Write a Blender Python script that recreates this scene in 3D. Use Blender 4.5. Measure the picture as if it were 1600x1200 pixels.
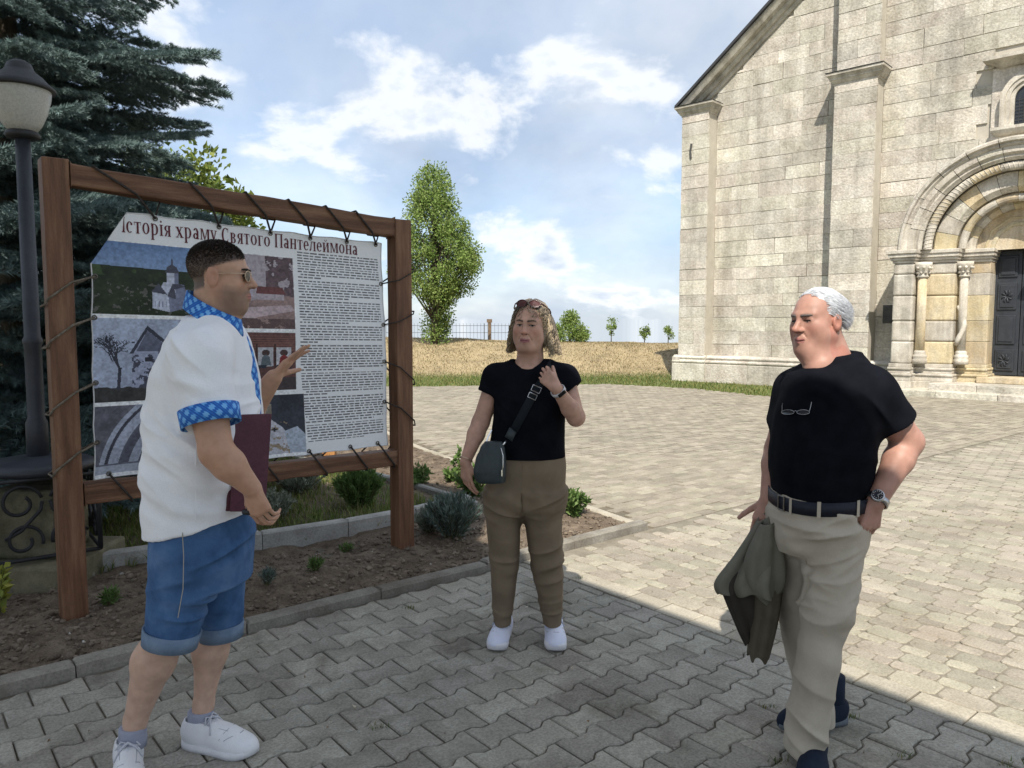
import bpy, bmesh, math, random
import numpy as np
from mathutils import Vector, Matrix
for o in list(bpy.data.objects): bpy.data.objects.remove(o)
SC = bpy.context.scene
COL = SC.collection
rng = np.random.default_rng(7)
random.seed(7)
# ---------------------------------------------------------------- camera
F, H, P = 1200.0, 1.55, math.atan(95/1200.0)
cam = bpy.data.cameras.new('camera'); camo = bpy.data.objects.new('camera', cam); COL.objects.link(camo)
cam.sensor_fit = 'HORIZONTAL'; cam.sensor_width = 36.0; cam.lens = 36.0*F/1600.0
cam.clip_start = 0.05; cam.clip_end = 3000
camo.location = (0, 0, H); camo.rotation_euler = (math.pi/2 - P, 0, 0)
SC.camera = camo
# ---------------------------------------------------------------- sky, sun, exposure
SUN_EL, SUN_AZ = math.radians(52), math.atan2(-0.995, -0.10)     # direction towards the sun, behind the camera
W = bpy.data.worlds.new('World'); SC.world = W; W.use_nodes = True
def build_world():
    nt = W.node_tree; N = nt.nodes; L = nt.links; N.clear()
    def n(t, **k):
        a = N.new(t)
        for q, v in k.items(): setattr(a, q, v)
        return a
    def math_(op, a, b=None, clamp=False):
        m = n('ShaderNodeMath', operation=op); m.use_clamp = clamp
        for i, v in enumerate((a, b)):
            if v is None: continue
            if isinstance(v, (int, float)): m.inputs[i].default_value = v
            else: L.new(v, m.inputs[i])
        return m.outputs[0]
    sky = n('ShaderNodeTexSky', sky_type='NISHITA'); sky.sun_disc = False
    sky.sun_elevation = SUN_EL; sky.sun_rotation = math.pi/2 - SUN_AZ
    sky.air_density = 1.0; sky.dust_density = 0.6; sky.ozone_density = 1.6
    tc = n('ShaderNodeTexCoord'); sp = n('ShaderNodeSeparateXYZ'); L.new(tc.outputs['Generated'], sp.inputs[0])
    zc = math_('MAXIMUM', sp.outputs[2], 0.004)
    cb = n('ShaderNodeCombineXYZ')                              # the sky goes on at and below the horizon line as at the horizon
    L.new(sp.outputs[0], cb.inputs[0]); L.new(sp.outputs[1], cb.inputs[1]); L.new(zc, cb.inputs[2]); L.new(cb.outputs[0], sky.inputs[0])
    zz = math_('ADD', zc, 0.45)
    px = math_('DIVIDE', sp.outputs[0], zz); py = math_('DIVIDE', sp.outputs[1], zz)
    cv = n('ShaderNodeCombineXYZ'); L.new(px, cv.inputs[0]); L.new(py, cv.inputs[1])
    mp = n('ShaderNodeMapping'); L.new(cv.outputs[0], mp.inputs[0]); mp.inputs['Location'].default_value = (4.62, 1.06, 0.0)
    def noise(scale, detail, rough, dist=0.0, vec=mp.outputs[0]):
        a = n('ShaderNodeTexNoise'); a.inputs['Scale'].default_value = scale; a.inputs['Detail'].default_value = detail
        a.inputs['Roughness'].default_value = rough; a.inputs['Distortion'].default_value = dist; L.new(vec, a.inputs['Vector']); return a.outputs['Fac']
    def ramp(v, *stops):
        r = n('ShaderNodeValToRGB'); L.new(v, r.inputs[0]); e = r.color_ramp.elements
        while len(e) < len(stops): e.new(0.5)
        for k, (p, c) in enumerate(stops):
            e[k].position = p; e[k].color = c if len(c) == 4 else (*c, 1)
        return r.outputs[0]
    veil = ramp(noise(1.3, 5, 0.55, 0.3), (0.25, (0.55,)*3), (0.60, (0.97,)*3))          # thin high cover
    shade = ramp(noise(1.7, 6, 0.55, 0.2), (0.36, (0.37, 0.48, 0.66)), (0.50, (0.54, 0.63, 0.77)), (0.66, (0.78, 0.83, 0.90)))
    big = noise(3.1, 11, 0.56, 0.15)
    puff = ramp(big, (0.525, (0, 0, 0)), (0.62, (0.9, 0.9, 0.9)))
    puffc = ramp(big, (0.53, (0.80, 0.86, 0.94)), (0.585, (1.0, 1.0, 1.0)), (0.63, (0.78, 0.83, 0.90)), (0.70, (0.54, 0.62, 0.75)))
    bs = n('ShaderNodeBackground'); L.new(sky.outputs[0], bs.inputs[0]); bs.inputs[1].default_value = 0.105
    bv = n('ShaderNodeBackground'); L.new(shade, bv.inputs[0]); bv.inputs[1].default_value = 0.47
    bp = n('ShaderNodeBackground'); L.new(puffc, bp.inputs[0]); bp.inputs[1].default_value = 0.52
    m1 = n('ShaderNodeMixShader'); L.new(veil, m1.inputs[0]); L.new(bs.outputs[0], m1.inputs[1]); L.new(bv.outputs[0], m1.inputs[2])
    m2 = n('ShaderNodeMixShader'); L.new(puff, m2.inputs[0]); L.new(m1.outputs[0], m2.inputs[1]); L.new(bp.outputs[0], m2.inputs[2])
    out = n('ShaderNodeOutputWorld'); L.new(m2.outputs[0], out.inputs[0])
build_world()
sun = bpy.data.lights.new('sun', 'SUN'); sun.energy = 2.85; sun.angle = math.radians(0.55); sun.color = (1.0, 0.93, 0.82)
suno = bpy.data.objects.new('sun', sun); COL.objects.link(suno)
_sd = Vector((math.cos(SUN_AZ)*math.cos(SUN_EL), math.sin(SUN_AZ)*math.cos(SUN_EL), math.sin(SUN_EL)))
suno.rotation_euler = _sd.to_track_quat('Z', 'Y').to_euler(); suno.location = (0, -20, 30)
SC.view_settings.view_transform = 'Standard'; SC.view_settings.look = 'None'
SC.view_settings.exposure = 1.2; SC.view_settings.gamma = 1.0
try: SC.view_settings.use_curve_mapping = False
except Exception: pass
# ---------------------------------------------------------------- pixel helpers (photo 1600 x 1200 -> directions)
def ray(x, y):
    u = (x-800)/F; v = (600-y)/F; c, s = math.cos(P), math.sin(P)
    return np.array([u, c+v*s, -s+v*c])
def gnd(x, y, z=0.0):
    r = ray(x, y); return np.array([0, 0, H]) + r*((z-H)/r[2])
def at(x, y, Y):
    r = ray(x, y); return np.array([0, 0, H]) + r*(Y/r[1])
def proj(p):
    p = np.asarray(p, float) - np.array([0, 0, H]); c, s = math.cos(P), math.sin(P)
    f = p[..., 1]*c - p[..., 2]*s; v = p[..., 1]*s + p[..., 2]*c
    return 800+F*p[..., 0]/f, 600-F*v/f, f
# ---------------------------------------------------------------- tags and meshes
def tag(o, label=None, cat=None, group=None, kind=None):
    if label: o['label'] = label
    if cat: o['category'] = cat
    if group: o['group'] = group
    if kind: o['kind'] = kind
    return o
def empty(name, loc=(0, 0, 0), rz=0.0):
    o = bpy.data.objects.new(name, None); COL.objects.link(o); o.location = loc; o.rotation_euler = (0, 0, rz)
    o.empty_display_size = 0.1; return o
def link(name, me, m=None, parent=None, smooth=False):
    """one mesh object; geometry given in world coordinates unless the parent carries the placement"""
    if m is not None and len(me.materials) == 0:
        for q in (m if isinstance(m, (list, tuple)) else [m]): me.materials.append(q)
    if smooth: me.polygons.foreach_set('use_smooth', [True]*len(me.polygons))
    o = bpy.data.objects.new(name, me); COL.objects.link(o)
    if parent is not None: o.parent = parent
    return o
def mesh_np(name, V, Fc, col=None, smooth=False):
    """numpy mesh: V (n,3); Fc (m,k) all the same k"""
    V = np.asarray(V, np.float32); Fc = np.asarray(Fc, np.int32)
    me = bpy.data.meshes.new(name); k = Fc.shape[1]
    me.vertices.add(len(V)); me.vertices.foreach_set('co', V.ravel())
    me.loops.add(Fc.size); me.loops.foreach_set('vertex_index', Fc.ravel())
    me.polygons.add(len(Fc)); me.polygons.foreach_set('loop_start', np.arange(0, Fc.size, k, dtype=np.int32))
    if smooth: me.polygons.foreach_set('use_smooth', np.ones(len(Fc), bool))
    if col is not None:
        a = me.color_attributes.new('Col', 'FLOAT_COLOR', 'POINT')
        c = np.ones((len(V), 4), np.float32); c[:, :3] = col; a.data.foreach_set('color', c.ravel())
    me.update(); me.validate(); return me
class MB:
    """collects shapes of ONE part, then builds one mesh object"""
    def __init__(s): s.v = []; s.f = []; s.mi = []; s.m = 0
    def add(s, vs, fs):
        b = len(s.v); s.v += [tuple(map(float, q)) for q in vs]; s.f += [tuple(b+i for i in f) for f in fs]; s.mi += [s.m]*len(fs); return s
    def box(s, lo, hi, T=None):
        x0, y0, z0 = lo; x1, y1, z1 = hi
        vs = [(x0,y0,z0),(x1,y0,z0),(x1,y1,z0),(x0,y1,z0),(x0,y0,z1),(x1,y0,z1),(x1,y1,z1),(x0,y1,z1)]
        if T is not None: vs = [T @ Vector(q) for q in vs]
        return s.add(vs, [(0,3,2,1),(4,5,6,7),(0,1,5,4),(1,2,6,5),(2,3,7,6),(3,0,4,7)])
    def prism(s, poly, z0, z1, ch=0.0, T=None):
        """vertical prism of a ccw polygon with a chamfered top rim"""
        n = len(poly); P_ = [np.array(q, float) for q in poly]; c = sum(P_)/n
        vs = [(q[0], q[1], z0) for q in P_] + [(q[0], q[1], z1-ch) for q in P_]
        fs = [(i, (i+1) % n, n+(i+1) % n, n+i) for i in range(n)]
        if ch > 0:
            ins = []
            for i in range(n):
                a, b, d = P_[i-1], P_[i], P_[(i+1) % n]
                e1 = (b-a)/np.linalg.norm(b-a); e2 = (d-b)/np.linalg.norm(d-b)
                nn = np.array([-(e1[1]+e2[1]), e1[0]+e2[0]]); l = np.linalg.norm(nn); nn = nn/l if l > 1e-6 else np.zeros(2)
                cs = max(0.5, l/2); ins.append(b + nn*ch/cs)
            vs += [(q[0], q[1], z1) for q in ins]
            fs += [(n+i, n+(i+1) % n, 2*n+(i+1) % n, 2*n+i) for i in range(n)] + [tuple(range(2*n, 3*n))]
        else: fs += [tuple(range(n, 2*n))]
        if T is not None: vs = [T @ Vector(q) for q in vs]
        return s.add(vs, fs)
    def tube(s, pts, r, seg=8, cap=True, flat=1.0):
        pts = [Vector(q) for q in pts]; n = len(pts)
        rs = [r]*n if isinstance(r, (int, float)) else list(r)
        up = Vector((0, 0, 1)); vs = []; fs = []; prev = None
        for i, q in enumerate(pts):
            t = (pts[min(i+1, n-1)] - pts[max(i-1, 0)]).normalized()
            if prev is None:
                a = t.cross(up)
                if a.length < 1e-3: a = t.cross(Vector((1, 0, 0)))
            else: a = prev - t*prev.dot(t)
            a.normalize(); b = t.cross(a); prev = a
            for k in range(seg):
                w = 2*math.pi*k/seg; vs.append(q + a*(rs[i]*math.cos(w)) + b*(rs[i]*flat*math.sin(w)))
        for i in range(n-1):
            for k in range(seg):
                k2 = (k+1) % seg; fs.append((i*seg+k, i*seg+k2, (i+1)*seg+k2, (i+1)*seg+k))
        if cap: fs += [tuple(range(seg-1, -1, -1)), tuple((n-1)*seg+k for k in range(seg))]
        return s.add(vs, fs)
    def lathe(s, prof, seg=24, T=None, cap=True):
        vs = []; fs = []; n = len(prof)
        for (r, z) in prof:
            for k in range(seg):
                w = 2*math.pi*k/seg; vs.append((r*math.cos(w), r*math.sin(w), z))
        for i in range(n-1):
            for k in range(seg):
                k2 = (k+1) % seg; fs.append((i*seg+k, i*seg+k2, (i+1)*seg+k2, (i+1)*seg+k))
        if cap: fs += [tuple(range(seg-1, -1, -1)), tuple((n-1)*seg+k for k in range(seg))]
        if T is not None: vs = [T @ Vector(q) for q in vs]
        return s.add(vs, fs)
    def mesh(s, name, smooth=False):
        me = bpy.data.meshes.new(name); me.from_pydata(s.v, [], s.f)
        if any(s.mi): me.polygons.foreach_set('material_index', s.mi)
        if smooth: me.polygons.foreach_set('use_smooth', [True]*len(me.polygons))
        me.update(); return me
    def build(s, name, m, parent=None, smooth=False, bevel=0.0, auto=False):
        me = s.mesh(name, smooth); o = link(name, me, m, parent)
        if bevel > 0:
            b = o.modifiers.new('bevel', 'BEVEL'); b.width = bevel; b.segments = 2; b.limit_method = 'ANGLE'; b.angle_limit = math.radians(35)
        return o
def frame(origin, ex, ey, ez=(0, 0, 1)):
    ex, ey, ez = Vector(ex), Vector(ey), Vector(ez)
    return Matrix(((ex.x, ey.x, ez.x, origin[0]), (ex.y, ey.y, ez.y, origin[1]), (ex.z, ey.z, ez.z, origin[2]), (0, 0, 0, 1)))
# ---------------------------------------------------------------- procedural materials
def M(name, stops, scale=6.0, detail=6.0, rough=0.85, bump=0.25, bscale=60.0, vary=0.12, hue=0.0, coord='Object', stretch=(1, 1, 1),
      fine=0.25, fscale=90.0, spec=0.3, blotch=None, bscale2=1.2, metallic=0.0, sss=0.0, transl=0.0, attr=None, bdist=0.01, sheen=0.0, coat=0.0, nrough=0.6, wave=None, streak=None):
    m = bpy.data.materials.new(name); m.use_nodes = True; nt = m.node_tree; N = nt.nodes; L = nt.links
    b = N['Principled BSDF']; out = N['Material Output']
    def n(t, **k):
        a = N.new(t)
        for q, v in k.items(): setattr(a, q, v)
        return a
    tc = n('ShaderNodeTexCoord'); oi = n('ShaderNodeObjectInfo'); ge = n('ShaderNodeNewGeometry')
    rnd = n('ShaderNodeMath', operation='ADD'); L.new(oi.outputs['Random'], rnd.inputs[0]); L.new(ge.outputs['Random Per Island'], rnd.inputs[1])
    fr = n('ShaderNodeMath', operation='FRACT'); L.new(rnd.outputs[0], fr.inputs[0])
    mp = n('ShaderNodeMapping'); mp.inputs['Scale'].default_value = stretch
    src = ge.outputs['Position'] if coord == 'World' else tc.outputs[coord]
    if coord == 'Object':
        mul = n('ShaderNodeMath', operation='MULTIPLY'); L.new(oi.outputs['Random'], mul.inputs[0]); mul.inputs[1].default_value = 37.0
        ad = n('ShaderNodeVectorMath', operation='ADD'); L.new(src, ad.inputs[0]); L.new(mul.outputs[0], ad.inputs[1]); src = ad.outputs[0]
    L.new(src, mp.inputs[0]); vec = mp.outputs[0]
    def noise(sc, de, ro=nrough, v=vec, dist=0.0):
        a = n('ShaderNodeTexNoise'); a.inputs['Scale'].default_value = sc; a.inputs['Detail'].default_value = de; a.inputs['Roughness'].default_value = ro
        a.inputs['Distortion'].default_value = dist; L.new(v, a.inputs['Vector']); return a.outputs['Fac']
    def ramp(v, st):
        r = n('ShaderNodeValToRGB'); L.new(v, r.inputs[0]); e = r.color_ramp.elements
        while len(e) < len(st): e.new(0.5)
        for k, (p, c) in enumerate(st): e[k].position = p; e[k].color = (*c, 1) if len(c) == 3 else c
        return r.outputs[0]
    def mix(t, fac, a, c):
        x = n('ShaderNodeMix', data_type='RGBA', blend_type=t)
        for sock, v in ((x.inputs[0], fac), (x.inputs[6], a), (x.inputs[7], c)):
            if isinstance(v, (int, float)): sock.default_value = v
            elif isinstance(v, tuple): sock.default_value = (*v, 1)
            else: L.new(v, sock)
        return x.outputs[2]
    c = ramp(noise(scale, detail), stops) if len(stops) > 1 else None
    if c is None:
        r = n('ShaderNodeRGB'); r.outputs[0].default_value = (*stops[0][1], 1); c = r.outputs[0]
    if attr:
        at_ = n('ShaderNodeVertexColor', layer_name=attr); c = mix('MULTIPLY', 1.0, at_.outputs[0], c)
    if blotch:                                                   # larger stains with a shape of their own
        (lo, hi, bc, amt) = blotch
        k = ramp(noise(bscale2, 7, 0.62, ge.outputs['Position'], 0.4), [(lo, (0, 0, 0)), (hi, (amt,)*3)])
        c = mix('MIX', k, c, bc)
    if streak:                                                   # run-off stains, drawn out downwards
        (sc_, amt) = streak; m3 = n('ShaderNodeMapping'); m3.inputs['Scale'].default_value = (3.0, 3.0, 0.35); L.new(ge.outputs['Position'], m3.inputs[0])
        c = mix('MULTIPLY', amt, c, ramp(noise(sc_, 8, 0.65, m3.outputs[0], 0.3), [(0.36, (0.42, 0.40, 0.37)), (0.56, (1.06, 1.06, 1.06))]))
    if fine:
        c = mix('MULTIPLY', fine, c, ramp(noise(fscale, 4, 0.7), [(0.33, (0.35,)*3), (0.62, (1.25,)*3)]))
    if vary or hue:
        hs = n('ShaderNodeHueSaturation'); mr = n('ShaderNodeMapRange'); L.new(fr.outputs[0], mr.inputs[0])
        mr.inputs[3].default_value = 1-vary; mr.inputs[4].default_value = 1+vary; L.new(mr.outputs[0], hs.inputs['Value'])
        if hue:
            f2 = n('ShaderNodeMath', operation='MULTIPLY'); L.new(fr.outputs[0], f2.inputs[0]); f2.inputs[1].default_value = 7.31
            f3 = n('ShaderNodeMath', operation='FRACT'); L.new(f2.outputs[0], f3.inputs[0])
            m2 = n('ShaderNodeMapRange'); L.new(f3.outputs[0], m2.inputs[0]); m2.inputs[3].default_value = 0.5-hue; m2.inputs[4].default_value = 0.5+hue
            L.new(m2.outputs[0], hs.inputs['Hue'])
        L.new(c, hs.inputs['Color']); c = hs.outputs[0]
    L.new(c, b.inputs['Base Color'])
    b.inputs['Roughness'].default_value = rough; b.inputs['Metallic'].default_value = metallic
    b.inputs['Specular IOR Level'].default_value = spec
    if sss: b.inputs['Subsurface Weight'].default_value = sss; b.inputs['Subsurface Radius'].default_value = (0.012, 0.005, 0.003); b.inputs['Subsurface Scale'].default_value = 0.6
    if sheen: b.inputs['Sheen Weight'].default_value = sheen
    if coat: b.inputs['Coat Weight'].default_value = coat
    if bump:
        h = noise(bscale, 5, 0.65)
        if wave:
            w = n('ShaderNodeTexWave'); w.inputs['Scale'].default_value = wave; L.new(vec, w.inputs['Vector'])
            ad = n('ShaderNodeMath', operation='ADD'); L.new(h, ad.inputs[0]); L.new(w.outputs['Fac'], ad.inputs[1]); h = ad.outputs[0]
        bp = n('ShaderNodeBump'); bp.inputs['Strength'].default_value = bump; bp.inputs['Distance'].default_value = bdist
        L.new(h, bp.inputs['Height']); L.new(bp.outputs[0], b.inputs['Normal'])
    if transl:
        tr = n('ShaderNodeBsdfTranslucent'); L.new(c, tr.inputs[0]); mx = n('ShaderNodeMixShader'); mx.inputs[0].default_value = transl
        L.new(b.outputs[0], mx.inputs[1]); L.new(tr.outputs[0], mx.inputs[2]); L.new(mx.outputs[0], out.inputs[0])
    return m
# ================================================================ GROUND
TH = math.radians(39.5)
E1 = np.array([math.cos(TH), math.sin(TH)]); E2 = np.array([-math.sin(TH), math.cos(TH)])
def st(s, t): return E1*s + E2*t
def sz(s, t, z=0.0): q = st(s, t); return (q[0], q[1], z)
MT_terrain = M('terrain_grass', [(0.3, (0.8, 0.8, 0.8)), (0.6, (1.2, 1.2, 1.2))], attr='Col', scale=1.5, coord='World', bump=0.6, bscale=30, vary=0)
def smooth01(x): x = np.clip(x, 0, 1); return x*x*(3-2*x)
def terrain_z(x, y):
    x = np.asarray(x, float); y = np.asarray(y, float)
    crest = 0.98 - 0.02*(x+2)
    foot = 22.9 + 0.06*x
    up = smooth01((y-foot)/6.6)*crest
    z = -0.07 + up - np.clip(y-31.0, 0, None)*0.055
    bump = 0.05*np.sin(x*1.7+y*0.6)*np.sin(y*1.1-x*0.4)*smooth01((y-foot)/2)
    return z + bump
def build_terrain():
    xs = np.concatenate([np.linspace(-400, -30, 12), np.linspace(-28, 40, 86), np.linspace(44, 400, 12)])
    ys = np.concatenate([np.linspace(-150, 10, 14), np.linspace(11, 40, 90), np.linspace(44, 600, 20)])
    X, Y = np.meshgrid(xs, ys); Z = terrain_z(X, Y)
    V = np.stack([X, Y, Z], -1).reshape(-1, 3); nx = len(xs); ny = len(ys)
    i = np.arange(ny-1)[:, None]*nx + np.arange(nx-1)[None, :]
    Fq = np.stack([i, i+1, i+1+nx, i+nx], -1).reshape(-1, 4)
    k = smooth01((V[:, 1]-(22.9+0.06*V[:, 0]))/1.6)[:, None]; C = np.array([[0.13, 0.15, 0.045]])*(1-k)+np.array([[0.31, 0.245, 0.145]])*k
    tag(link('ground', mesh_np('ground', V, Fq, col=C, smooth=True), MT_terrain), kind='structure')
build_terrain()
# --- edge between the paved plaza and the grass in front of the church
EDGE = [gnd(-700, 604), gnd(645, 604), gnd(950, 600), gnd(1080, 607), gnd(1200, 619.5), gnd(1300, 624), gnd(1400, 623), gnd(1462, 614)]
EDGE = [np.array([q[0], q[1]]) for q in EDGE]
def plaza_far(x, y):
    """True on the paved side"""
    ex = [e[0] for e in EDGE]; ey = [e[1] for e in EDGE]
    return y < np.interp(x, ex, ey, right=30.0)
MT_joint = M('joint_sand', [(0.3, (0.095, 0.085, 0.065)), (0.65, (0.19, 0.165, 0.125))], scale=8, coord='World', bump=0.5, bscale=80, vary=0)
base = MB()
bp_ = [(-30, -8), (24, -8), (24, 14.5)] + [tuple(q) for q in EDGE[::-1]] + [(-30, EDGE[0][1])]
base.add([(x, y, -0.016) for x, y in bp_], [tuple(range(len(bp_)))])
plaza = tag(base.build('plaza_paving', MT_joint), kind='structure')
T_KERB, S_STRIP0, S_STRIP1, S_COR = 3.74, 3.17, 3.33, 4.41
MT_wave = M('paver_concrete_grey', [(0.28, (0.245, 0.23, 0.195)), (0.5, (0.33, 0.31, 0.265)), (0.72, (0.41, 0.39, 0.335))], scale=5, vary=0.14, hue=0.014, fine=0.5, fscale=95, bump=0.6, bscale=130, bdist=0.006,
            blotch=(0.50, 0.66, (0.16, 0.145, 0.115), 0.8), bscale2=1.9, rough=0.9)
MT_hex = M('paver_concrete_beige', [(0.28, (0.26, 0.235, 0.185)), (0.5, (0.33, 0.30, 0.24)), (0.72, (0.40, 0.365, 0.295))], scale=5, vary=0.17, hue=0.016, fine=0.45, fscale=100, bump=0.6, bscale=130, bdist=0.006,
           blotch=(0.53, 0.70, (0.24, 0.205, 0.15), 0.65), bscale2=0.8, rough=0.9)
MT_far = M('paver_concrete_far', [(0.3, (0.225, 0.20, 0.155)), (0.5, (0.285, 0.255, 0.20)), (0.7, (0.36, 0.325, 0.26))], scale=4, vary=0.15, hue=0.012, fine=0.3, fscale=60, bump=0.4, bscale=90, bdist=0.006,
           blotch=(0.5, 0.68, (0.20, 0.18, 0.145), 0.6), bscale2=0.55, rough=0.9)
def in_view(x, y, m=260):
    if y < 1.2: return False
    px, py, f = proj(np.array([x, y, 0.0])); return -m < px < 1600+m and py < 1200+m*1.2
def bobbin(L_, p, dl):
    g = 0.0035; a, b = 0.17*L_, 0.33*L_
    up = [(0+g, p/2+dl-g), (a, p/2+dl-g), (b, p/2-dl-g), (L_-b, p/2-dl-g), (L_-a, p/2+dl-g), (L_-g, p/2+dl-g)]
    lo = [(x, -y) for x, y in up]
    return lo + up[::-1]
def half_bobbin(): pass
def scatter_pavers(kind_name, cells, protos, material, parent, n_single=300):
    """cells: list of (x, y, proto index); biggest in the picture become single objects, the rest one joined part"""
    infr = []
    for k, (x, y, q) in enumerate(cells):
        px, py, f = proj(np.array([x, y, 0.0]))
        infr.append((0 if (-20 < px < 1620 and py < 1215) else 1, f, k))
    infr.sort(); single = {k for _, _, k in infr[:n_single]}
    R = Matrix.Rotation(TH, 4, 'Z'); meshes = []
    for (poly, ch) in protos:
        mb = MB(); mb.prism(poly, -0.05, 0.0, ch); me = mb.mesh(kind_name); me.materials.append(material); meshes.append((me, mb))
    rest_v = []; rest_f = []; nb = 0
    for k, (x, y, q) in enumerate(cells):
        dz = rng.normal(0, 0.0016); rx, ry = rng.normal(0, 0.008, 2); rz = TH + rng.normal(0, 0.006)
        if k in single:
            o = bpy.data.objects.new(kind_name, meshes[q][0]); COL.objects.link(o); o.parent = parent
            o.location = (x, y, dz); o.rotation_euler = (rx, ry, rz)
        else:
            v = np.array(meshes[q][1].v); c, s = math.cos(rz), math.sin(rz)
            w = np.stack([x + v[:, 0]*c - v[:, 1]*s, y + v[:, 0]*s + v[:, 1]*c, v[:, 2] + dz + v[:, 0]*ry*-1 + v[:, 1]*rx], -1)
            rest_v.append(w); rest_f += [tuple(nb+i for i in f) for f in meshes[q][1].f if min(v[i, 2] for i in f) > -0.045 or True]; nb += len(v)
    if rest_v:
        me = bpy.data.meshes.new(kind_name+'_field'); me.from_pydata(np.concatenate(rest_v).tolist(), [], rest_f); me.update()
        tag(link(kind_name+'_field', me, material, parent), kind='stuff')
def inside_poly(poly, x, y):
    c = False; n = len(poly)
    for i in range(n):
        x0, y0 = poly[i]; x1, y1 = poly[i-1]
        if (y0 > y) != (y1 > y) and x < (x1-x0)*(y-y0)/(y1-y0)+x0: c = not c
    return c
# --- bobbin shaped pavers on the shaded path
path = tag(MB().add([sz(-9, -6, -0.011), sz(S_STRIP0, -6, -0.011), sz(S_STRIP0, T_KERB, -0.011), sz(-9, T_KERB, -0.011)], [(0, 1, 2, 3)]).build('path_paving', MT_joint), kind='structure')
LB, PB, DB = 0.207, 0.143, 0.0125
cells = []
row = 0; t = T_KERB - 0.012 - PB/2 - DB
while t > -4:
    off = 0 if row % 2 == 0 else LB/2
    k = -60
    while True:
        s0 = k*LB + off
        if s0 + LB > S_STRIP0 - 0.005: break
        q = st(s0 + LB/2, t)
        if in_view(*q): p0 = st(s0, t); cells.append((p0[0], p0[1], 0))
        k += 1
    if row % 2 == 0 or True:
        left = S_STRIP0 - s0                                     # cut piece closing the row
        if left > 0.03:
            q = st(s0+left/2, t)
            if in_view(*q): p0 = st(s0, t); cells.append((p0[0], p0[1], 1 if left > 0.08 else 2))
    t -= PB; row += 1
rem0 = [(S_STRIP0 - (math.floor((S_STRIP0-0.005-o)/LB)*LB+o)) for o in (0, LB/2)]
rem0 = sorted(rem0, reverse=True)
bob = bobbin(LB, PB, DB)
def cut_poly(poly, xmax):
    out = []
    n = len(poly)
    for i in range(n):
        a, b = poly[i], poly[(i+1) % n]
        if a[0] <= xmax: out.append(a)
        if (a[0] <= xmax) != (b[0] <= xmax):
            t_ = (xmax-a[0])/(b[0]-a[0]); out.append((xmax, a[1]+(b[1]-a[1])*t_))
    return out
protos = [(bob, 0.005)] + [(cut_poly(bob, max(0.02, r-0.006)), 0.004) for r in rem0]
scatter_pavers('paver', cells, protos, MT_wave, path)
# --- flush border strip of plain slabs along the edge of the path
MT_strip = M('border_slab_concrete', [(0.3, (0.33, 0.30, 0.24)), (0.7, (0.46, 0.42, 0.34))], scale=5, vary=0.1, fine=0.4, bump=0.5, bscale=110, bdist=0.006, blotch=(0.5, 0.7, (0.27, 0.235, 0.17), 0.6), bscale2=1.5)
strip = tag(MB().add([sz(S_STRIP0, -6, -0.009), sz(S_STRIP1, -6, -0.009), sz(S_STRIP1, T_KERB, -0.009), sz(S_STRIP0, T_KERB, -0.009)], [(0, 1, 2, 3)]).build('border_strip', MT_joint), kind='structure')
mb = MB(); mb.prism([(0.004, 0.004), (S_STRIP1-S_STRIP0-0.004, 0.004), (S_STRIP1-S_STRIP0-0.004, 0.216), (0.004, 0.216)], -0.05, 0.002, 0.004)
slab = mb.mesh('border_slab'); slab.materials.append(MT_strip)
t = T_KERB - 0.22
while t > -3:
    q = st(S_STRIP0+0.08, t+0.1)
    if in_view(*q):
        o = bpy.data.objects.new('border_slab', slab); COL.objects.link(o); o.parent = strip
        p0 = st(S_STRIP0, t); o.location = (p0[0], p0[1], rng.normal(0, 0.0015)); o.rotation_euler = (0, 0, TH)
    t -= 0.22
# --- elongated octagons and narrow fillers in the sunny plaza
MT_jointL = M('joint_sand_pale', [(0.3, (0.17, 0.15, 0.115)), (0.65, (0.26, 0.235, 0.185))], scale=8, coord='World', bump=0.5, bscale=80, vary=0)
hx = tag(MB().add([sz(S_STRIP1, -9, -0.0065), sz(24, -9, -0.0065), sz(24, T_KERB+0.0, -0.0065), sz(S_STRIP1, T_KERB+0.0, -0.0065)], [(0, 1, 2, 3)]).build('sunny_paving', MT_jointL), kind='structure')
def octo(w, l, c):      # w along e1, l along e2
    g = 0.003
    x0, x1, y0, y1 = g, w-g, g, l-g
    return [(x0+c*0.9, y0), (x1-c*0.9, y0), (x1, y0+c), (x1, y1-c), (x1-c*0.9, y1), (x0+c*0.9, y1), (x0, y1-c), (x0, y0+c)]
BIGW, SMW, LN = 0.135, 0.082, 0.205
protos = [(octo(BIGW, LN, 0.030), 0.005), (octo(SMW, LN*0.62, 0.012), 0.004), (octo(SMW, LN*0.38, 0.012), 0.004), (octo(BIGW, LN, 0.020), 0.005), (octo(BIGW, LN, 0.030), 0.0), (octo(SMW, LN, 0.014), 0.0)]
cells = []
s = S_STRIP1 + 0.004; r_ = 0
while s < 18:
    big = r_ % 2 == 0; w = BIGW if big else SMW
    tt = T_KERB - 0.01 - (r_*0.077 % LN)
    while tt > -9:
        q = st(s+w/2, tt-LN/2)
        if in_view(*q, m=480) and plaza_far(*q):
            far = q[1] > 7.0
            p0 = st(s, tt-LN)
            if big: cells.append((p0[0], p0[1], 4 if far else (0 if rng.random() < 0.7 else 3)))
            elif far: cells.append((p0[0], p0[1], 5))
            else:
                cells.append((p0[0], p0[1], 1)); p1 = st(s, tt-LN*0.38); cells.append((p1[0], p1[1], 2))
        tt -= LN
    s += w; r_ += 1
scatter_pavers('paver', cells, protos, MT_hex, hx)
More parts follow.
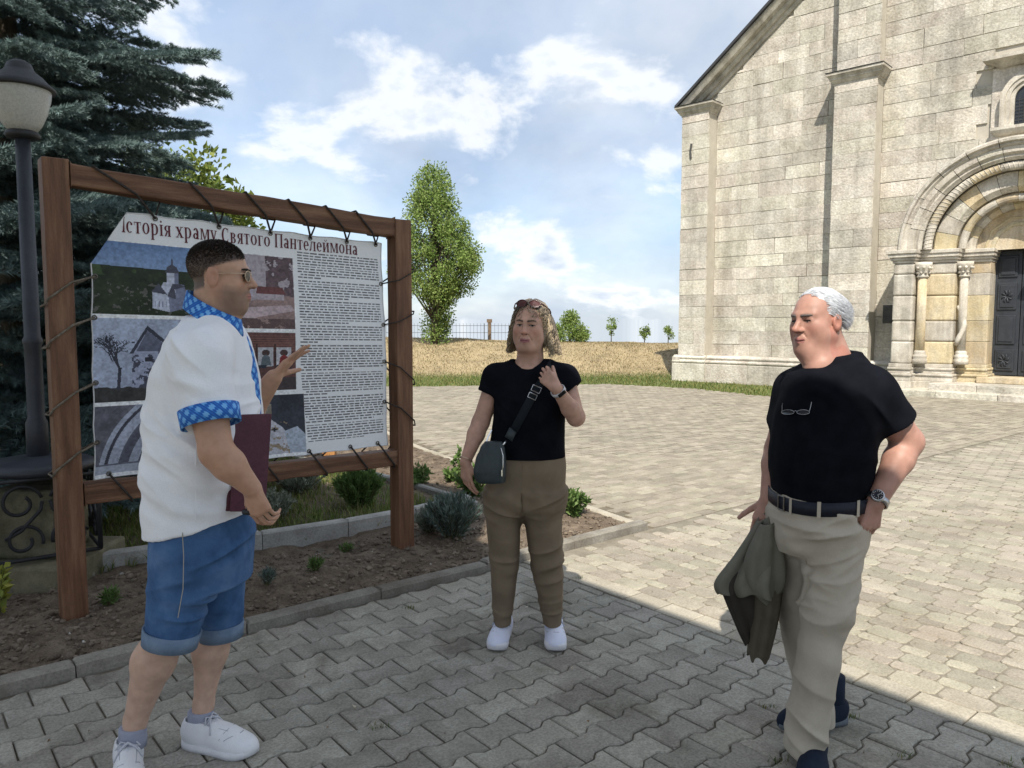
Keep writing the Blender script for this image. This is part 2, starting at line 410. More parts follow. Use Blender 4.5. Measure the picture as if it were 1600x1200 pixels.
# --- brick pavers of the plaza beyond the bed
BED_BACK = [(S_COR+0.06, T_KERB), (4.62, 5.2), (4.95, 6.9), (5.32, 8.6), (5.9, 11.0), (6.5, 14.0)]
def bed_edge(t): return np.interp(t, [q[1] for q in BED_BACK], [q[0] for q in BED_BACK])
protos = [([(0.003, 0.003), (0.197, 0.003), (0.197, 0.097), (0.003, 0.097)], 0.004), ([(0.004, 0.004), (0.196, 0.004), (0.196, 0.096), (0.004, 0.096)], 0.0), ([(0.003, 0.003), (0.097, 0.003), (0.097, 0.197), (0.003, 0.197)], 0.004)]
cells = []
t = T_KERB + 0.012; r_ = 0
while t < 24:
    s = 4.3 + (0.1 if r_ % 2 else 0.0) - 0.2*40
    while s < 22:
        q = st(s+0.1, t+0.05)
        if s > bed_edge(t) + 0.0 and in_view(*q, m=300) and plaza_far(*q) and q[1] < 20:
            if q[1] < 9: cells.append((*st(s, t), 0))
            elif (r_ % 1 == 0): cells.append((*st(s, t), 1))
        s += 0.2
    t += 0.1; r_ += 1
scatter_pavers('paver', cells, protos, MT_far, plaza)
# ================================================================ FLOWER BED
MT_soil = M('bed_soil', [(0.3, (0.09, 0.068, 0.048)), (0.5, (0.16, 0.122, 0.088)), (0.7, (0.24, 0.19, 0.14))], scale=9, detail=10, coord='World', bump=1.0, bscale=45, bdist=0.02, vary=0, fine=0.5, fscale=70, rough=0.95)
bedpoly = [(-9, T_KERB+0.085), (S_COR-0.06, T_KERB+0.085), (4.53, 5.2), (4.86, 6.9), (5.23, 8.6), (5.8, 11.0), (5.2, 14), (-9, 14)]
def vnoise(x, y, s=1.0, seed=0):
    r = np.random.default_rng(seed).random((64, 64)); x = np.asarray(x)*s; y = np.asarray(y)*s
    xi = np.floor(x).astype(int); yi = np.floor(y).astype(int); fx = x-xi; fy = y-yi; fx = fx*fx*(3-2*fx); fy = fy*fy*(3-2*fy)
    g = lambda a, b: r[a % 64, b % 64]
    return (g(xi, yi)*(1-fx)+g(xi+1, yi)*fx)*(1-fy) + (g(xi, yi+1)*(1-fx)+g(xi+1, yi+1)*fx)*fy
def bed_h(x, y):
    return 0.018 + 0.05*(vnoise(x, y, 2.2, 1)-0.5) + 0.035*(vnoise(x, y, 9, 2)-0.5) + 0.022*(vnoise(x, y, 26, 3)-0.5)
LAWN = [(-6.0, 5.42), (0.96, 5.11+0.02), (2.84, 4.85+0.05), (3.82, 5.2), (3.70, 7.23), (3.6, 9.5), (-6, 12)]
def build_bed():
    ss = np.arange(-4.5, 5.9, 0.035); ts = np.arange(T_KERB+0.07, 11.0, 0.035)
    S, T = np.meshgrid(ss, ts); X = E1[0]*S+E2[0]*T; Y = E1[1]*S+E2[1]*T
    keep = (S < np.interp(T, [q[1] for q in bedpoly[1:6]], [q[0] for q in bedpoly[1:6]]))
    Z = bed_h(X, Y); Z -= 0.03*np.exp(-((T-T_KERB-0.09)/0.06)**2)
    V = np.stack([X, Y, Z], -1).reshape(-1, 3); nx = len(ss)
    i = (np.arange(len(ts)-1)[:, None]*nx + np.arange(nx-1)[None, :])
    k = keep[:-1, :-1] & keep[1:, 1:] & keep[1:, :-1] & keep[:-1, 1:]
    i = i[k]; Fq = np.stack([i, i+1, i+1+nx, i+nx], -1)
    return tag(link('flower_bed', mesh_np('flower_bed', V, Fq, smooth=True), MT_soil), kind='structure')
bed = build_bed()
def lumps(n, rad, region, material, name, parent, hfun, seed=3, flat=0.7):
    r = np.random.default_rng(seed); ico = bmesh.new(); bmesh.ops.create_icosphere(ico, subdivisions=1, radius=1.0)
    base_v = np.array([v.co[:] for v in ico.verts]); base_f = np.array([[v.index for v in f.verts] for f in ico.faces]); ico.free()
    VV = []; FF = []; nb = 0
    while len(VV) < n:
        q = region(r)
        if q is None: continue
        a = rad[0]*(rad[1]/rad[0])**(r.random()**2.2)
        v = base_v*(a*(0.7+0.6*r.random(3)))*np.array([1, 1, flat]) * (1+0.25*r.standard_normal((len(base_v), 1)))
        w = r.random()*6.28; c, s_ = math.cos(w), math.sin(w)
        v = np.stack([v[:, 0]*c-v[:, 1]*s_, v[:, 0]*s_+v[:, 1]*c, v[:, 2]], -1) + np.array([q[0], q[1], hfun(q[0], q[1])+a*0.25])
        VV.append(v); FF.append(base_f+nb); nb += len(v)
    return tag(link(name, mesh_np(name, np.concatenate(VV), np.concatenate(FF)), material, parent), kind='stuff')
def reg_front(r):
    s = r.uniform(-2.6, 4.4); t = r.uniform(T_KERB+0.1, 5.3)
    tl = np.interp(s, [0.96, 2.84, 3.82], [5.05, 4.82, 5.15]); 
    if t > tl-0.03 and s < 3.9: return None
    return st(s, t)
def reg_back(r):
    s = r.uniform(3.75, 5.2); t = r.uniform(5.0, 9.5)
    if s > bed_edge(t)-0.15 : return None
    return st(s, t)
MT_clod = M('soil_clods', [(0.3, (0.10, 0.077, 0.055)), (0.7, (0.23, 0.185, 0.14))], scale=12, coord='World', bump=0.6, bscale=60, vary=0.3)
lumps(8000, (0.004, 0.021), reg_front, MT_clod, 'soil_clods', bed, bed_h, 3)
lumps(1500, (0.005, 0.022), reg_back, MT_clod, 'soil_clods', bed, bed_h, 4)
MT_peb = M('pale_pebbles', [(0.3, (0.35, 0.33, 0.29)), (0.7, (0.6, 0.57, 0.5))], scale=12, vary=0.3)
lumps(70, (0.006, 0.016), reg_front, MT_peb, 'pale_pebbles', bed, bed_h, 5)
# --- kerbs
MT_kerb = M('kerb_concrete', [(0.3, (0.20, 0.185, 0.155)), (0.7, (0.31, 0.29, 0.25))], scale=7, vary=0.1, fine=0.4, bump=0.5, bscale=90, bdist=0.006, blotch=(0.48, 0.66, (0.13, 0.11, 0.085), 0.7), bscale2=2.2)
MT_kerb2 = M('kerb_concrete_pale', [(0.3, (0.30, 0.29, 0.265)), (0.7, (0.46, 0.45, 0.42))], scale=7, vary=0.08, fine=0.35, bump=0.5, bscale=90, bdist=0.006, blotch=(0.5, 0.68, (0.2, 0.185, 0.155), 0.7), bscale2=2.0)
def kerb_run(parent, pts, width, z0, z1, length, material, gap=0.006, ch=0.012, side=1):
    for i in range(len(pts)-1):
        a, b = np.array(pts[i]), np.array(pts[i+1]); d = b-a; Ltot = np.linalg.norm(d); d = d/Ltot; nn = np.array([-d[1], d[0]])*side
        k = max(1, round(Ltot/length)); l = Ltot/k
        for j in range(k):
            p = a + d*(j*l); jz = rng.normal(0, 0.004); jn = rng.normal(0, 0.004)
            mb = MB(); poly = [(gap/2, 0), (l-gap/2, 0), (l-gap/2, width), (gap/2, width)]
            if side < 0: poly = [(gap/2, -width), (l-gap/2, -width), (l-gap/2, 0), (gap/2, 0)]
            mb.prism(poly, z0, z1, ch); o = mb.build('kerb_stone', material, parent)
            o.location = (p[0]+nn[0]*jn, p[1]+nn[1]*jn, jz); o.rotation_euler = (0, rng.normal(0, 0.004), math.atan2(d[1], d[0])+rng.normal(0, 0.003))
kerb = tag(empty('bed_kerb'), kind='structure')
kerb_run(kerb, [st(-5.5, T_KERB), st(S_COR, T_KERB)], 0.085, -0.1, 0.055, 0.78, MT_kerb)
kerb_run(kerb, [st(*BED_BACK[i]) for i in range(1, 5)], 0.08, -0.1, 0.012, 0.8, MT_strip, side=1)
kerb_run(kerb, [st(S_COR, T_KERB+0.0), st(*BED_BACK[1])], 0.08, -0.1, 0.03, 0.8, MT_strip, side=1)
lkerb = tag(empty('lawn_kerb'), kind='structure')
kerb_run(lkerb, [gnd(155, 897)[:2], gnd(411, 862)[:2], gnd(545, 840)[:2], gnd(650, 820)[:2], gnd(736, 798)[:2]], 0.085, -0.05, 0.13, 0.75, MT_kerb2)
kerb_run(lkerb, [gnd(736, 795)[:2], gnd(700, 782)[:2], gnd(640, 763)[:2], gnd(535, 738)[:2], gnd(440, 716)[:2]], 0.07, -0.05, 0.06, 0.9, MT_kerb2, side=-1)
kerb_run(lkerb, [gnd(-260, 975)[:2], gnd(-60, 946)[:2], gnd(150, 905)[:2]], 0.09, -0.05, 0.05, 0.8, MT_kerb)
# ================================================================ CHURCH (facade coordinates: u to the right, w outwards, z up)
FA = math.atan((470+800)/1200.0)
FD = np.array([math.sin(FA), -math.cos(FA)]); FN = np.array([-math.cos(FA), -math.sin(FA)])
FC0 = gnd(1050, 590)[:2]
FT = frame((FC0[0], FC0[1], 0.0), (FD[0], FD[1], 0), (FN[0], FN[1], 0))
def fw(u, w, z): q = FC0 + FD*u + FN*w; return (q[0], q[1], z)
church = empty('stone_church', (FC0[0], FC0[1], 0), math.atan2(FD[1], FD[0]))
tag(church, 'pale limestone church with carved round-arched portal and gabled front', 'church')
# parts are built in local coordinates: x = u, y = -w (the outward side is -y), z
def cbox(mb, u0, u1, w0, w1, z0, z1): mb.box((u0, -w1, z0), (u1, -w0, z1)); return mb
UC = 8.28; UW0, UW1 = 0.2, 2*UC-0.2; WALL = -0.45; EAVE = 7.62; SL = 0.777
APEX = EAVE + SL*(UC-UW0)
ST = [(0.24, (0.38, 0.345, 0.285)), (0.42, (0.53, 0.49, 0.415)), (0.58, (0.60, 0.565, 0.49)), (0.78, (0.72, 0.695, 0.63))]
MT_stone = M('limestone_blocks', ST, scale=2.6, detail=11, vary=0.15, hue=0.016, fine=0.42, fscale=20, bump=0.9, bscale=22, bdist=0.02, rough=0.9,
             blotch=(0.52, 0.68, (0.36, 0.345, 0.31), 0.6), bscale2=1.1, streak=(0.7, 0.42))
MT_stoneY = M('limestone_warm', [(0.26, (0.46, 0.37, 0.22)), (0.5, (0.58, 0.49, 0.33)), (0.75, (0.66, 0.59, 0.45))], scale=2.0, detail=9, vary=0.1, hue=0.01, fine=0.3, fscale=30, bump=0.6, bscale=26, bdist=0.015, rough=0.9,
              blotch=(0.50, 0.68, (0.40, 0.37, 0.31), 0.8), bscale2=1.5, streak=(1.2, 0.5))
MT_mortar = M('mortar', [(0.3, (0.42, 0.385, 0.32)), (0.7, (0.52, 0.48, 0.41))], scale=4, vary=0, bump=0.5, bscale=40)
MT_trim = M('limestone_trim', [(0.26, (0.40, 0.365, 0.30)), (0.5, (0.55, 0.51, 0.44)), (0.75, (0.66, 0.63, 0.56))], scale=3, detail=9, vary=0.08, fine=0.3, fscale=40, bump=0.6, bscale=30, bdist=0.012,
            blotch=(0.5, 0.68, (0.30, 0.28, 0.24), 0.75), bscale2=1.8, streak=(1.2, 0.55))
MT_roof = M('roof_metal_dark', [(0.3, (0.035, 0.036, 0.04)), (0.7, (0.06, 0.06, 0.065))], scale=3, rough=0.55, vary=0, bump=0.1)
def gable_z(u): return EAVE + SL*min(u-UW0, UW1-u)
# core with gable
mb = MB()
def wall_slab(prof, y0, y1):
    n_ = len(prof); vs = [(x, y0, z) for x, z in prof] + [(x, y1, z) for x, z in prof]
    mb.add(vs, [tuple(range(n_)), tuple(range(2*n_-1, n_-1, -1))] + [(i, i+n_, (i+1) % n_+n_, (i+1) % n_) for i in range(n_)])
outer = [(UW1-0.02, 0.0), (UW1-0.02, EAVE), (UC, APEX), (UW0+0.02, EAVE), (UW0+0.02, 0.0)]
niche = [(UC-1.85, 0.0), (UC-1.85, 3.14)] + [(UC-1.85*math.cos(math.pi*i/24), 3.14+1.85*math.sin(math.pi*i/24)) for i in range(1, 24)] + [(UC+1.85, 3.14), (UC+1.85, 0.0)]
wall_slab(outer + niche, 0.47, 0.62)                     # front leaf with the portal opening
wall_slab(outer, 0.625, 22.0)
mb.build('wall', MT_mortar, church)
# ashlar courses
PIL = [(UW0, 1.02), (4.35, 5.33), (2*UC-5.33, 2*UC-4.35), (2*UC-1.02, UW1)]
PILTOP = [7.2, 7.2, 7.2, 7.2]
R_OUT = 2.14; Z_SPR = 3.14
def stone_mesh(w, h, dpt, r):
    mb = MB(); ch = 0.006; v = []
    j = lambda a: r.normal(0, a)
    x0, x1, z0, z1 = j(.004), w+j(.004), j(.003), h+j(.003)
    f = [(x0+ch, z0+ch), (x1-ch, z0+ch), (x1-ch, z1-ch), (x0+ch, z1-ch)]; b = [(x0, z0), (x1, z0), (x1, z1), (x0, z1)]
    mx, mz = (x0+x1)/2 + j(w*0.1), (z0+z1)/2
    vs = [(x, 0.05, z) for x, z in b] + [(x, -dpt+ch*0.8, z) for x, z in b] + [(x, -dpt+j(.003), z) for x, z in f]
    fs = [(0, 1, 5, 4), (1, 2, 6, 5), (2, 3, 7, 6), (3, 0, 4, 7), (4, 5, 9, 8), (5, 6, 10, 9), (6, 7, 11, 10), (7, 4, 8, 11), (8, 9, 10, 11)]
    return vs, fs
MIDW = 0.003
def lay_stones():
    r = np.random.default_rng(11); todo = []
    z = 0.66; zs = [z]
    while z < APEX: z += r.uniform(0.30, 0.42); zs.append(z)
    spans = [(UW0, 1.02, 0.0), (1.02, 4.35, WALL), (4.35, 5.33, MIDW), (5.33, 2*UC-5.33, WALL), (2*UC-5.33, 2*UC-4.35, MIDW), (2*UC-4.35, 2*UC-1.02, WALL), (2*UC-1.02, UW1, 0.0)]
    for k in range(len(zs)-1):
        z0, z1 = zs[k], zs[k+1]-0.005
        for (a, b, w) in spans:
            if w == 0.0 and z0 > 7.2: w = WALL
            if w == MIDW and z0 > 7.2: w = MIDW-0.12
            u = a
            while u < b-0.02:
                l = min(r.uniform(0.45, 1.25), b-u)
                if b-(u+l) < 0.28: l = b-u
                zt = z1
                uc = u+l/2
                if gable_z(uc) < z0+0.12: u += l; continue
                du = abs(uc-UC)
                if z0 < Z_SPR+0.05 and du < 2.21+l/2-0.05: 
                    if du < 2.18: u += l; continue
                cz = max(0, (z0+z1)/2-Z_SPR)
                if math.hypot(du, cz) < R_OUT-0.05 and z0 >= Z_SPR-0.3: u += l; continue
                if abs(uc-UC) < 0.72 and 5.45 < z0 < 7.2: u += l; continue
                if gable_z(u) < z1 or gable_z(u+l) < z1: 
                    zt = min(z1, max(z0+0.05, min(gable_z(u+0.02), gable_z(u+l-0.02))))
                todo.append((u, z0, l-0.004, zt-z0, w)); u += l
    return todo, r
todo, r_ = lay_stones()
single = []; joined = MB()
scored = []
for k, (u, z0, l, h, w) in enumerate(todo):
    px, py, f = proj(np.array(fw(u+l/2, w, z0+h/2))); scored.append((0 if (1040 < px < 1640 and -30 < py < 600) else 1, -l*h/(f*f), k))
scored.sort(); keep = {k for a, _, k in scored[:298] if a == 0}
for k, (u, z0, l, h, w) in enumerate(todo):
    vs, fs = stone_mesh(l, h, 0.016+abs(r_.normal(0, 0.005)), r_)
    if k in keep:
        me = bpy.data.meshes.new('stone'); me.from_pydata(vs, [], fs); warm = False
        o = link('stone', me, MT_stoneY if warm else MT_stone, church); o.location = (u, -w, z0)
    else: joined.add([(x+u, y-w, z+z0) for x, y, z in vs], fs)
tag(joined.build('stone_field', MT_stone, church), kind='stuff')
# pilaster cores, capitals
def molding(mb, u0, u1, wback, prof, ends=True):
    """horizontal moulding: prof = [(w, z)...] from bottom to top, returned at both ends"""
    n_ = len(prof); P0 = []; P1 = []
    wb = wback
    for (w, z) in prof: e = (w-prof[0][0]); P0.append((u0-e, -w, z)); P1.append((u1+e, -w, z))
    B0 = [(u0-(w-prof[0][0]), -wb, z) for w, z in prof]; B1 = [(u1+(w-prof[0][0]), -wb, z) for w, z in prof]
    vs = P0+P1+B0+B1; fs = []
    for i in range(n_-1):
        fs += [(i, n_+i, n_+i+1, i+1), (2*n_+i, i, i+1, 2*n_+i+1), (n_+i, 3*n_+i, 3*n_+i+1, n_+i+1)]
    fs += [(n_-1, 2*n_-1, 4*n_-1, 3*n_-1), (0, 2*n_, 3*n_, n_)]
    mb.add(vs, fs); return mb
CAP = [(0.0, 7.20), (0.02, 7.215), (0.02, 7.25), (0.04, 7.26), (0.08, 7.32), (0.10, 7.33), (0.10, 7.36), (0.15, 7.43), (0.165, 7.43), (0.165, 7.485)]
for k, (a, b) in enumerate(PIL):
    dw = MIDW if k in (1, 2) else 0.0; p = cbox(MB(), a+0.004, b-0.004, WALL-0.05, dw-0.014, 0.5, 7.5).build('pilaster', MT_mortar, church)
    if dw: cbox(MB(), a+0.004, b-0.004, WALL-0.05, dw-0.134, 7.502, gable_z(a if k == 1 else b)-0.35).build('pilaster', MT_mortar, church)
    c = MB(); molding(c, a, b, WALL+0.002, [(w_+dw, z_) for w_, z_ in CAP]); c.build('pilaster_capital', MT_trim, church)
    c = MB(); molding(c, a-0.165, b+0.165, WALL+0.004, [(0.18+dw, 7.487), (0.19+dw, 7.50)]); c.build('flashing', MT_roof, church)
# plinth
PL = [(0.12, -0.1), (0.12, 0.42), (0.10, 0.44), (0.13, 0.47), (0.13, 0.50), (0.07, 0.53), (0.07, 0.56), (0.09, 0.58), (0.09, 0.605), (0.03, 0.64), (0.0, 0.66)]
def plinth_run(u0, u1, dw, name='plinth'):
    q = MB(); u = u0
    n_ = len(PL); vs = []; fs = []
    vs = [(u0, -(w+dw), z) for w, z in PL] + [(u1, -(w+dw), z) for w, z in PL] + [(u0, 0.55, PL[0][1]), (u0, 0.55, PL[-1][1]), (u1, 0.55, PL[0][1]), (u1, 0.55, PL[-1][1])]
    for i in range(n_-1): fs.append((i, n_+i, n_+i+1, i+1))
    fs += [(n_-1, 2*n_-1, 2*n_+3, 2*n_+1), tuple([2*n_] + list(range(0, n_)) + [2*n_+1])[::-1], tuple([2*n_+2] + list(range(n_, 2*n_)) + [2*n_+3])]
    q.add(vs, fs); return q
u = 0.06
r2 = np.random.default_rng(5)
cuts = []
STOPS = [1.08, 4.29, 5.39, 6.06]
while u < 6.05:
    nx = min(q_ for q_ in STOPS if q_ > u+0.01); l = r2.uniform(0.8, 1.35); e = min(u+l, nx)
    if nx-e < 0.4: e = nx
    cuts.append((u, e)); u = e
for (a, b) in cuts + [(2*UC-b, 2*UC-a) for a, b in cuts]:
    on_p = any(x0-0.06 <= (a+b)/2 <= x1+0.06 for x0, x1 in PIL)
    plinth_run(a+0.003, b-0.003, (MIDW if 4.2 < min((a+b)/2, 2*UC-(a+b)/2) < 5.5 else 0.0) if on_p else -0.045 + r2.normal(0, 0.004)).build('plinth_stone', MT_stone, church)
# left flank plinth and flank wall skin
q = MB(); q.box((0.06, -0.11, -0.1), (UW0+0.1, 22.0, 0.6)); q.build('flank_plinth', MT_stone, church)
# gable cornice and roof
def slope_prism(side, prof, y0, y1, name, material, z_off=0.0, ext=0.12):
    """prof: closed polygon (n, y) with n = distance normal to the slope"""
    mb = MB(); sl = math.atan(SL); du, dz = math.cos(sl), math.sin(sl)
    L_ = (UC-UW0)/du + ext; vs = []
    for t_ in (-ext, L_-ext):
        for (nn, y) in prof:
            uu = UW0 + du*t_ - dz*nn; zz = EAVE + dz*t_ + du*nn
            if t_ > 0: uu = min(uu, UC) if False else uu
            vs.append((uu if side == 0 else 2*UC-uu, y, zz))
    n_ = len(prof); fs = [(i, (i+1) % n_, (i+1) % n_+n_, i+n_) for i in range(n_)] + [tuple(range(n_)), tuple(range(2*n_-1, n_-1, -1))]
    mb.add(vs, fs); return mb.build(name, material, church)
for side in (0, 1):
    slope_prism(side, [(-0.34, 0.5), (-0.34, 0.39), (-0.30, 0.36), (-0.24, 0.36), (-0.235, 0.28), (-0.17, 0.24), (-0.13, 0.24), (-0.12, 0.10), (-0.02, 0.02), (0.03, 0.02), (0.03, 0.5)], 0, 0, 'gable_cornice', MT_trim)
    slope_prism(side, [(0.034, -0.06), (0.034, 22.2), (0.10, 22.2), (0.10, -0.06)], 0, 0, 'roof', MT_roof, ext=0.22)
# chimney-like belfry corner seen at the picture's top edge
q = MB(); q.box((2.9, 1.0, 9.6), (3.3, 1.4, 11.5)); q.build('roof_post', MT_trim, church)
# ---------------------------------------------------------------- portal
def hw(x): return x       # half-distance from the axis
portal_jambs = [  # (half distance outer, inner, face w)
    (2.20, 1.79, 0.80), (1.50, 1.06, 0.45), (0.80, 0.49, 0.05)]
MT_door = M('door_painted_dark', [(0.3, (0.022, 0.026, 0.034)), (0.7, (0.04, 0.046, 0.056))], scale=5, rough=0.5, vary=0.05, bump=0.3, bscale=50, spec=0.4)
for sgn in (-1, 1):
    def U(hd): return UC + sgn*hd
    def cb(mb, h0, h1, w0, w1, z0, z1):
        a, b = sorted((U(h0), U(h1))); return cbox(mb, a, b, w0, w1, z0, z1)
    for j, (ho, hi, w) in enumerate(portal_jambs):
        inner_w = (portal_jambs[j+1][2] if j < 2 else -0.42)
        zc = 0.66; zz = [0.66, 1.15, 1.6, 2.15, 2.62, 2.86]
        for a, b in zip(zz[:-1], zz[1:]):
            m_ = MB(); cb(m_, ho if j == 0 else ho+0.28, hi, -0.5, w + r2.normal(0, 0.003), a+0.002, b-0.002)
            m_.build('jamb_block', MT_trim if j == 0 else (MT_stoneY if r2.random() < 0.75 else MT_trim), church, bevel=0.035 if j < 2 else 0.012)
        # stepped base of every order
        m_ = MB()
        for (dw, z0, z1) in ((0.16, -0.1, 0.28), (0.12, 0.28, 0.40), (0.15, 0.40, 0.45), (0.06, 0.45, 0.53), (0.09, 0.53, 0.58), (0.02, 0.58, 0.66)):
            cb(m_, ho+0.03 if j == 0 else ho+0.32, hi-dw*0.45, -0.5, w+dw+0.002*j, z0, z1)
        m_.build('jamb_base', MT_stoneY if j == 2 else MT_trim, church, bevel=0.012)
        # impost moulding
        m_ = MB()
        for (dw, z0, z1) in ((0.02, 2.86, 2.92), (0.06, 2.92, 2.98), (0.10, 2.98, 3.06), (0.13, 3.06, 3.14)):
            cb(m_, (ho+dw) if j == 0 else ho+0.32, hi-dw*0.6, -0.5, w+dw+0.002*j, z0, z1)
        m_.build('impost', MT_trim, church, bevel=0.012)
    # columns in the steps
    for j, (hd, w) in enumerate(((1.655, 0.61), (0.93, 0.26))):
        T = Matrix.Translation((U(hd), -w, 0)); rr = 0.095 if j == 0 else 0.085
        MB().lathe([(rr, 0.95), (rr*0.98, 1.6), (rr*0.96, 2.56)], 20, T).build('column_shaft', MT_stoneY if j == 0 else MT_trim, church, smooth=True)
        MB().lathe([(0.15, 0.66), (0.15, 0.76), (0.135, 0.78), (0.15, 0.81), (0.145, 0.85), (0.115, 0.87), (0.12, 0.90), (0.115, 0.93), (rr, 0.955)], 20, T).build('column_base', MT_trim, church, smooth=True)
        cp = MB().lathe([(rr, 2.53), (rr+0.025, 2.55), (rr+0.025, 2.575), (rr+0.005, 2.59), (rr+0.02, 2.66), (rr+0.06, 2.74), (rr+0.085, 2.80), (rr+0.085, 2.87)], 20, T).build('column_capital', MT_trim, church, smooth=True)
        lv = MB()
        for k in range(8):
            a = 2*math.pi*k/8; 
            for (z_, rad, s_) in ((2.64, rr+0.03, 0.03), (2.74, rr+0.07, 0.034)):
                a2 = a + (0.39 if z_ > 2.7 else 0); c_ = (U(hd)+rad*math.cos(a2), -w+rad*math.sin(a2), z_)
                lv.lathe([(0.004, -s_), (s_*0.8, -s_*0.4), (s_, s_*0.2), (s_*0.75, s_*0.8), (0.004, s_)], 8, Matrix.Translation(c_))
        lv.build('capital_leaves', MT_trim, church, smooth=True)
    # weathered carved figure wound round the inner column
    T0 = (U(0.93), -0.26)
    pts = [(T0[0]+sgn*0.02+0.07*math.cos(3.6+q_*0.55), T0[1]-0.06+0.06*math.sin(3.6+q_*0.55), 1.08+q_*0.085) for q_ in range(11)]
    MB().tube(pts, [0.04, 0.05, 0.055, 0.05, 0.06, 0.055, 0.05, 0.055, 0.05, 0.04, 0.025], 10).build('carved_beast', MT_trim, church, smooth=True)
    # steps of the left and right door reveal
    cb(MB(), 0.53, 0.491, -0.5, -0.30, 0.40, 3.14).build('door_reveal', MT_stoneY, church)
# archivolts: rings of voussoirs
def ring(name, r0, r1, w0, w1, nseg, material, chamf=0.03, a0=0.0, a1=math.pi, prof=None):
    out = []
    for k in range(nseg):
        b0 = a0+(a1-a0)*k/nseg+0.0035; b1 = a0+(a1-a0)*(k+1)/nseg-0.0035; sub = 5; mb = MB()
        pr = prof or [(r0, w0), (r0, w1-chamf), (r0+chamf, w1), (r1-chamf*0.4, w1), (r1, w1-chamf*0.4), (r1, w0)]
        vs = []
        for i in range(sub+1):
            a = b0+(b1-b0)*i/sub
            for (rr, w) in pr: vs.append((UC+math.cos(a)*rr, -w, Z_SPR+math.sin(a)*rr))
        n_ = len(pr); fs = []
        for i in range(sub):
            for j in range(n_): fs.append((i*n_+j, (i+1)*n_+j, (i+1)*n_+(j+1) % n_, i*n_+(j+1) % n_))
        fs += [tuple(range(n_)), tuple(range(sub*n_+n_-1, sub*n_-1, -1))]
        mb.add(vs, fs); out.append(mb.build(name, material[k % len(material)], church))
    return out
def roll(rm, wm, rr, n_=10): return [(rm+rr*math.cos(2*math.pi*i/n_), wm+rr*math.sin(2*math.pi*i/n_)) for i in range(n_)]
ring('hood_voussoir', 0, 0, 0, 0, 11, [MT_trim, MT_stone], prof=[(1.95, WALL-0.05), (1.95, 0.76), (1.99, 0.81), (2.03, 0.81), (2.05, 0.87), (2.10, 0.87), (2.14, 0.81), (2.14, WALL-0.05)])
ring('voussoir', 0, 0, 0, 0, 13, [MT_trim, MT_stone, MT_stone], prof=[(1.69, -0.3), (1.69, 0.66), (1.75, 0.72), (1.79, 0.70), (1.84, 0.77), (1.95, 0.77), (1.95, -0.3)])
ring('roll_voussoir', 0, 0, 0, 0, 9, [MT_trim, MT_stoneY], prof=roll(1.59, 0.58, 0.09, 12))
ring('voussoir', 1.10, 1.53, -0.3, 0.45, 12, [MT_stone, MT_trim, MT_stoneY], chamf=0.10)
ring('roll_voussoir', 0, 0, 0, 0, 8, [MT_stoneY, MT_trim], prof=roll(0.99, 0.27, 0.08, 12))
ring('voussoir', 0.80, 1.12, -0.36, 0.08, 11, [MT_trim, MT_stoneY], chamf=0.08)
# carved cable on the outer roll
for k in range(60):
    a = math.pi*(k+0.5)/60
    q = MB(); c = np.array([UC+math.cos(a)*1.59, -0.58, Z_SPR+math.sin(a)*1.59]); tv = np.array([-math.sin(a), 0, math.cos(a)]); rv = np.array([math.cos(a), 0, math.sin(a)])
    pts = [c + rv*0.091*math.cos(b) + np.array([0, -1, 0])*0.091*math.sin(b) + tv*(0.03*math.cos(b)) for b in np.linspace(-0.4, 2.9, 8)]
    q.tube(pts, 0.009, 5).build('cable_rib', MT_trim, church, smooth=True)
# tympanum
q = MB(); n_ = 28; vs = [(UC+math.cos(math.pi*i/n_)*0.83, 0.12, Z_SPR-0.03+math.sin(math.pi*i/n_)*0.83) for i in range(n_+1)]
q.add(vs + [(x, 0.5, z) for x, _, z in vs], [tuple(range(n_, -1, -1))] + [(i, i+1, n_+2+i, n_+1+i) for i in range(n_)]); q.build('tympanum', MT_stoneY, church)
ring('tympanum_ring', 0, 0, 0, 0, 1, [MT_stoneY], prof=[(0.46, -0.14), (0.48, -0.10), (0.52, -0.092), (0.56, -0.10), (0.58, -0.14)])
ring('tympanum_ring', 0, 0, 0, 0, 1, [MT_stoneY], prof=[(0.62, -0.14), (0.63, -0.11), (0.67, -0.105), (0.69, -0.14)])
# door: two leaves with raised panels
for sgn in (-1, 1):
    a, b = sorted((UC+sgn*0.006, UC+sgn*0.5))
    d_ = cbox(MB(), a, b, -0.5, -0.44, 0.42, 3.10).build('door_leaf', MT_door, church, bevel=0.006)
    for (z0, z1, frame_) in ((0.52, 0.98, 1), (1.10, 1.72, 0), (1.84, 2.42, 1), (2.54, 3.0, 0)):
        m_ = cbox(MB(), a+0.07, b-0.07, -0.45, -0.415, z0, z1); cbox(m_, a+0.115, b-0.115, -0.45, -0.40, z0+0.05, z1-0.05); m_.build('door_panel', MT_door, d_, bevel=0.008)
        if frame_:
            c_ = ((a+b)/2, 0.398, (z0+z1)/2); m_ = MB()
            for k in range(8):
                w_ = k*math.pi/4; m_.tube([(c_[0]+0.015*math.cos(w_), c_[1], c_[2]+0.015*math.sin(w_)), (c_[0]+0.09*math.cos(w_+0.2), c_[1]-0.008, c_[2]+0.11*math.sin(w_+0.2)), (c_[0]+0.11*math.cos(w_+0.5), c_[1], c_[2]+0.15*math.sin(w_+0.5))], [0.012, 0.016, 0.006], 6)
            m_.build('panel_carving', MT_door, d_, smooth=True)
cbox(MB(), UC-0.62, UC+0.62, -0.55, 0.25, 0.275, 0.40).build('door_sill', MT_stoneY, church, bevel=0.01)
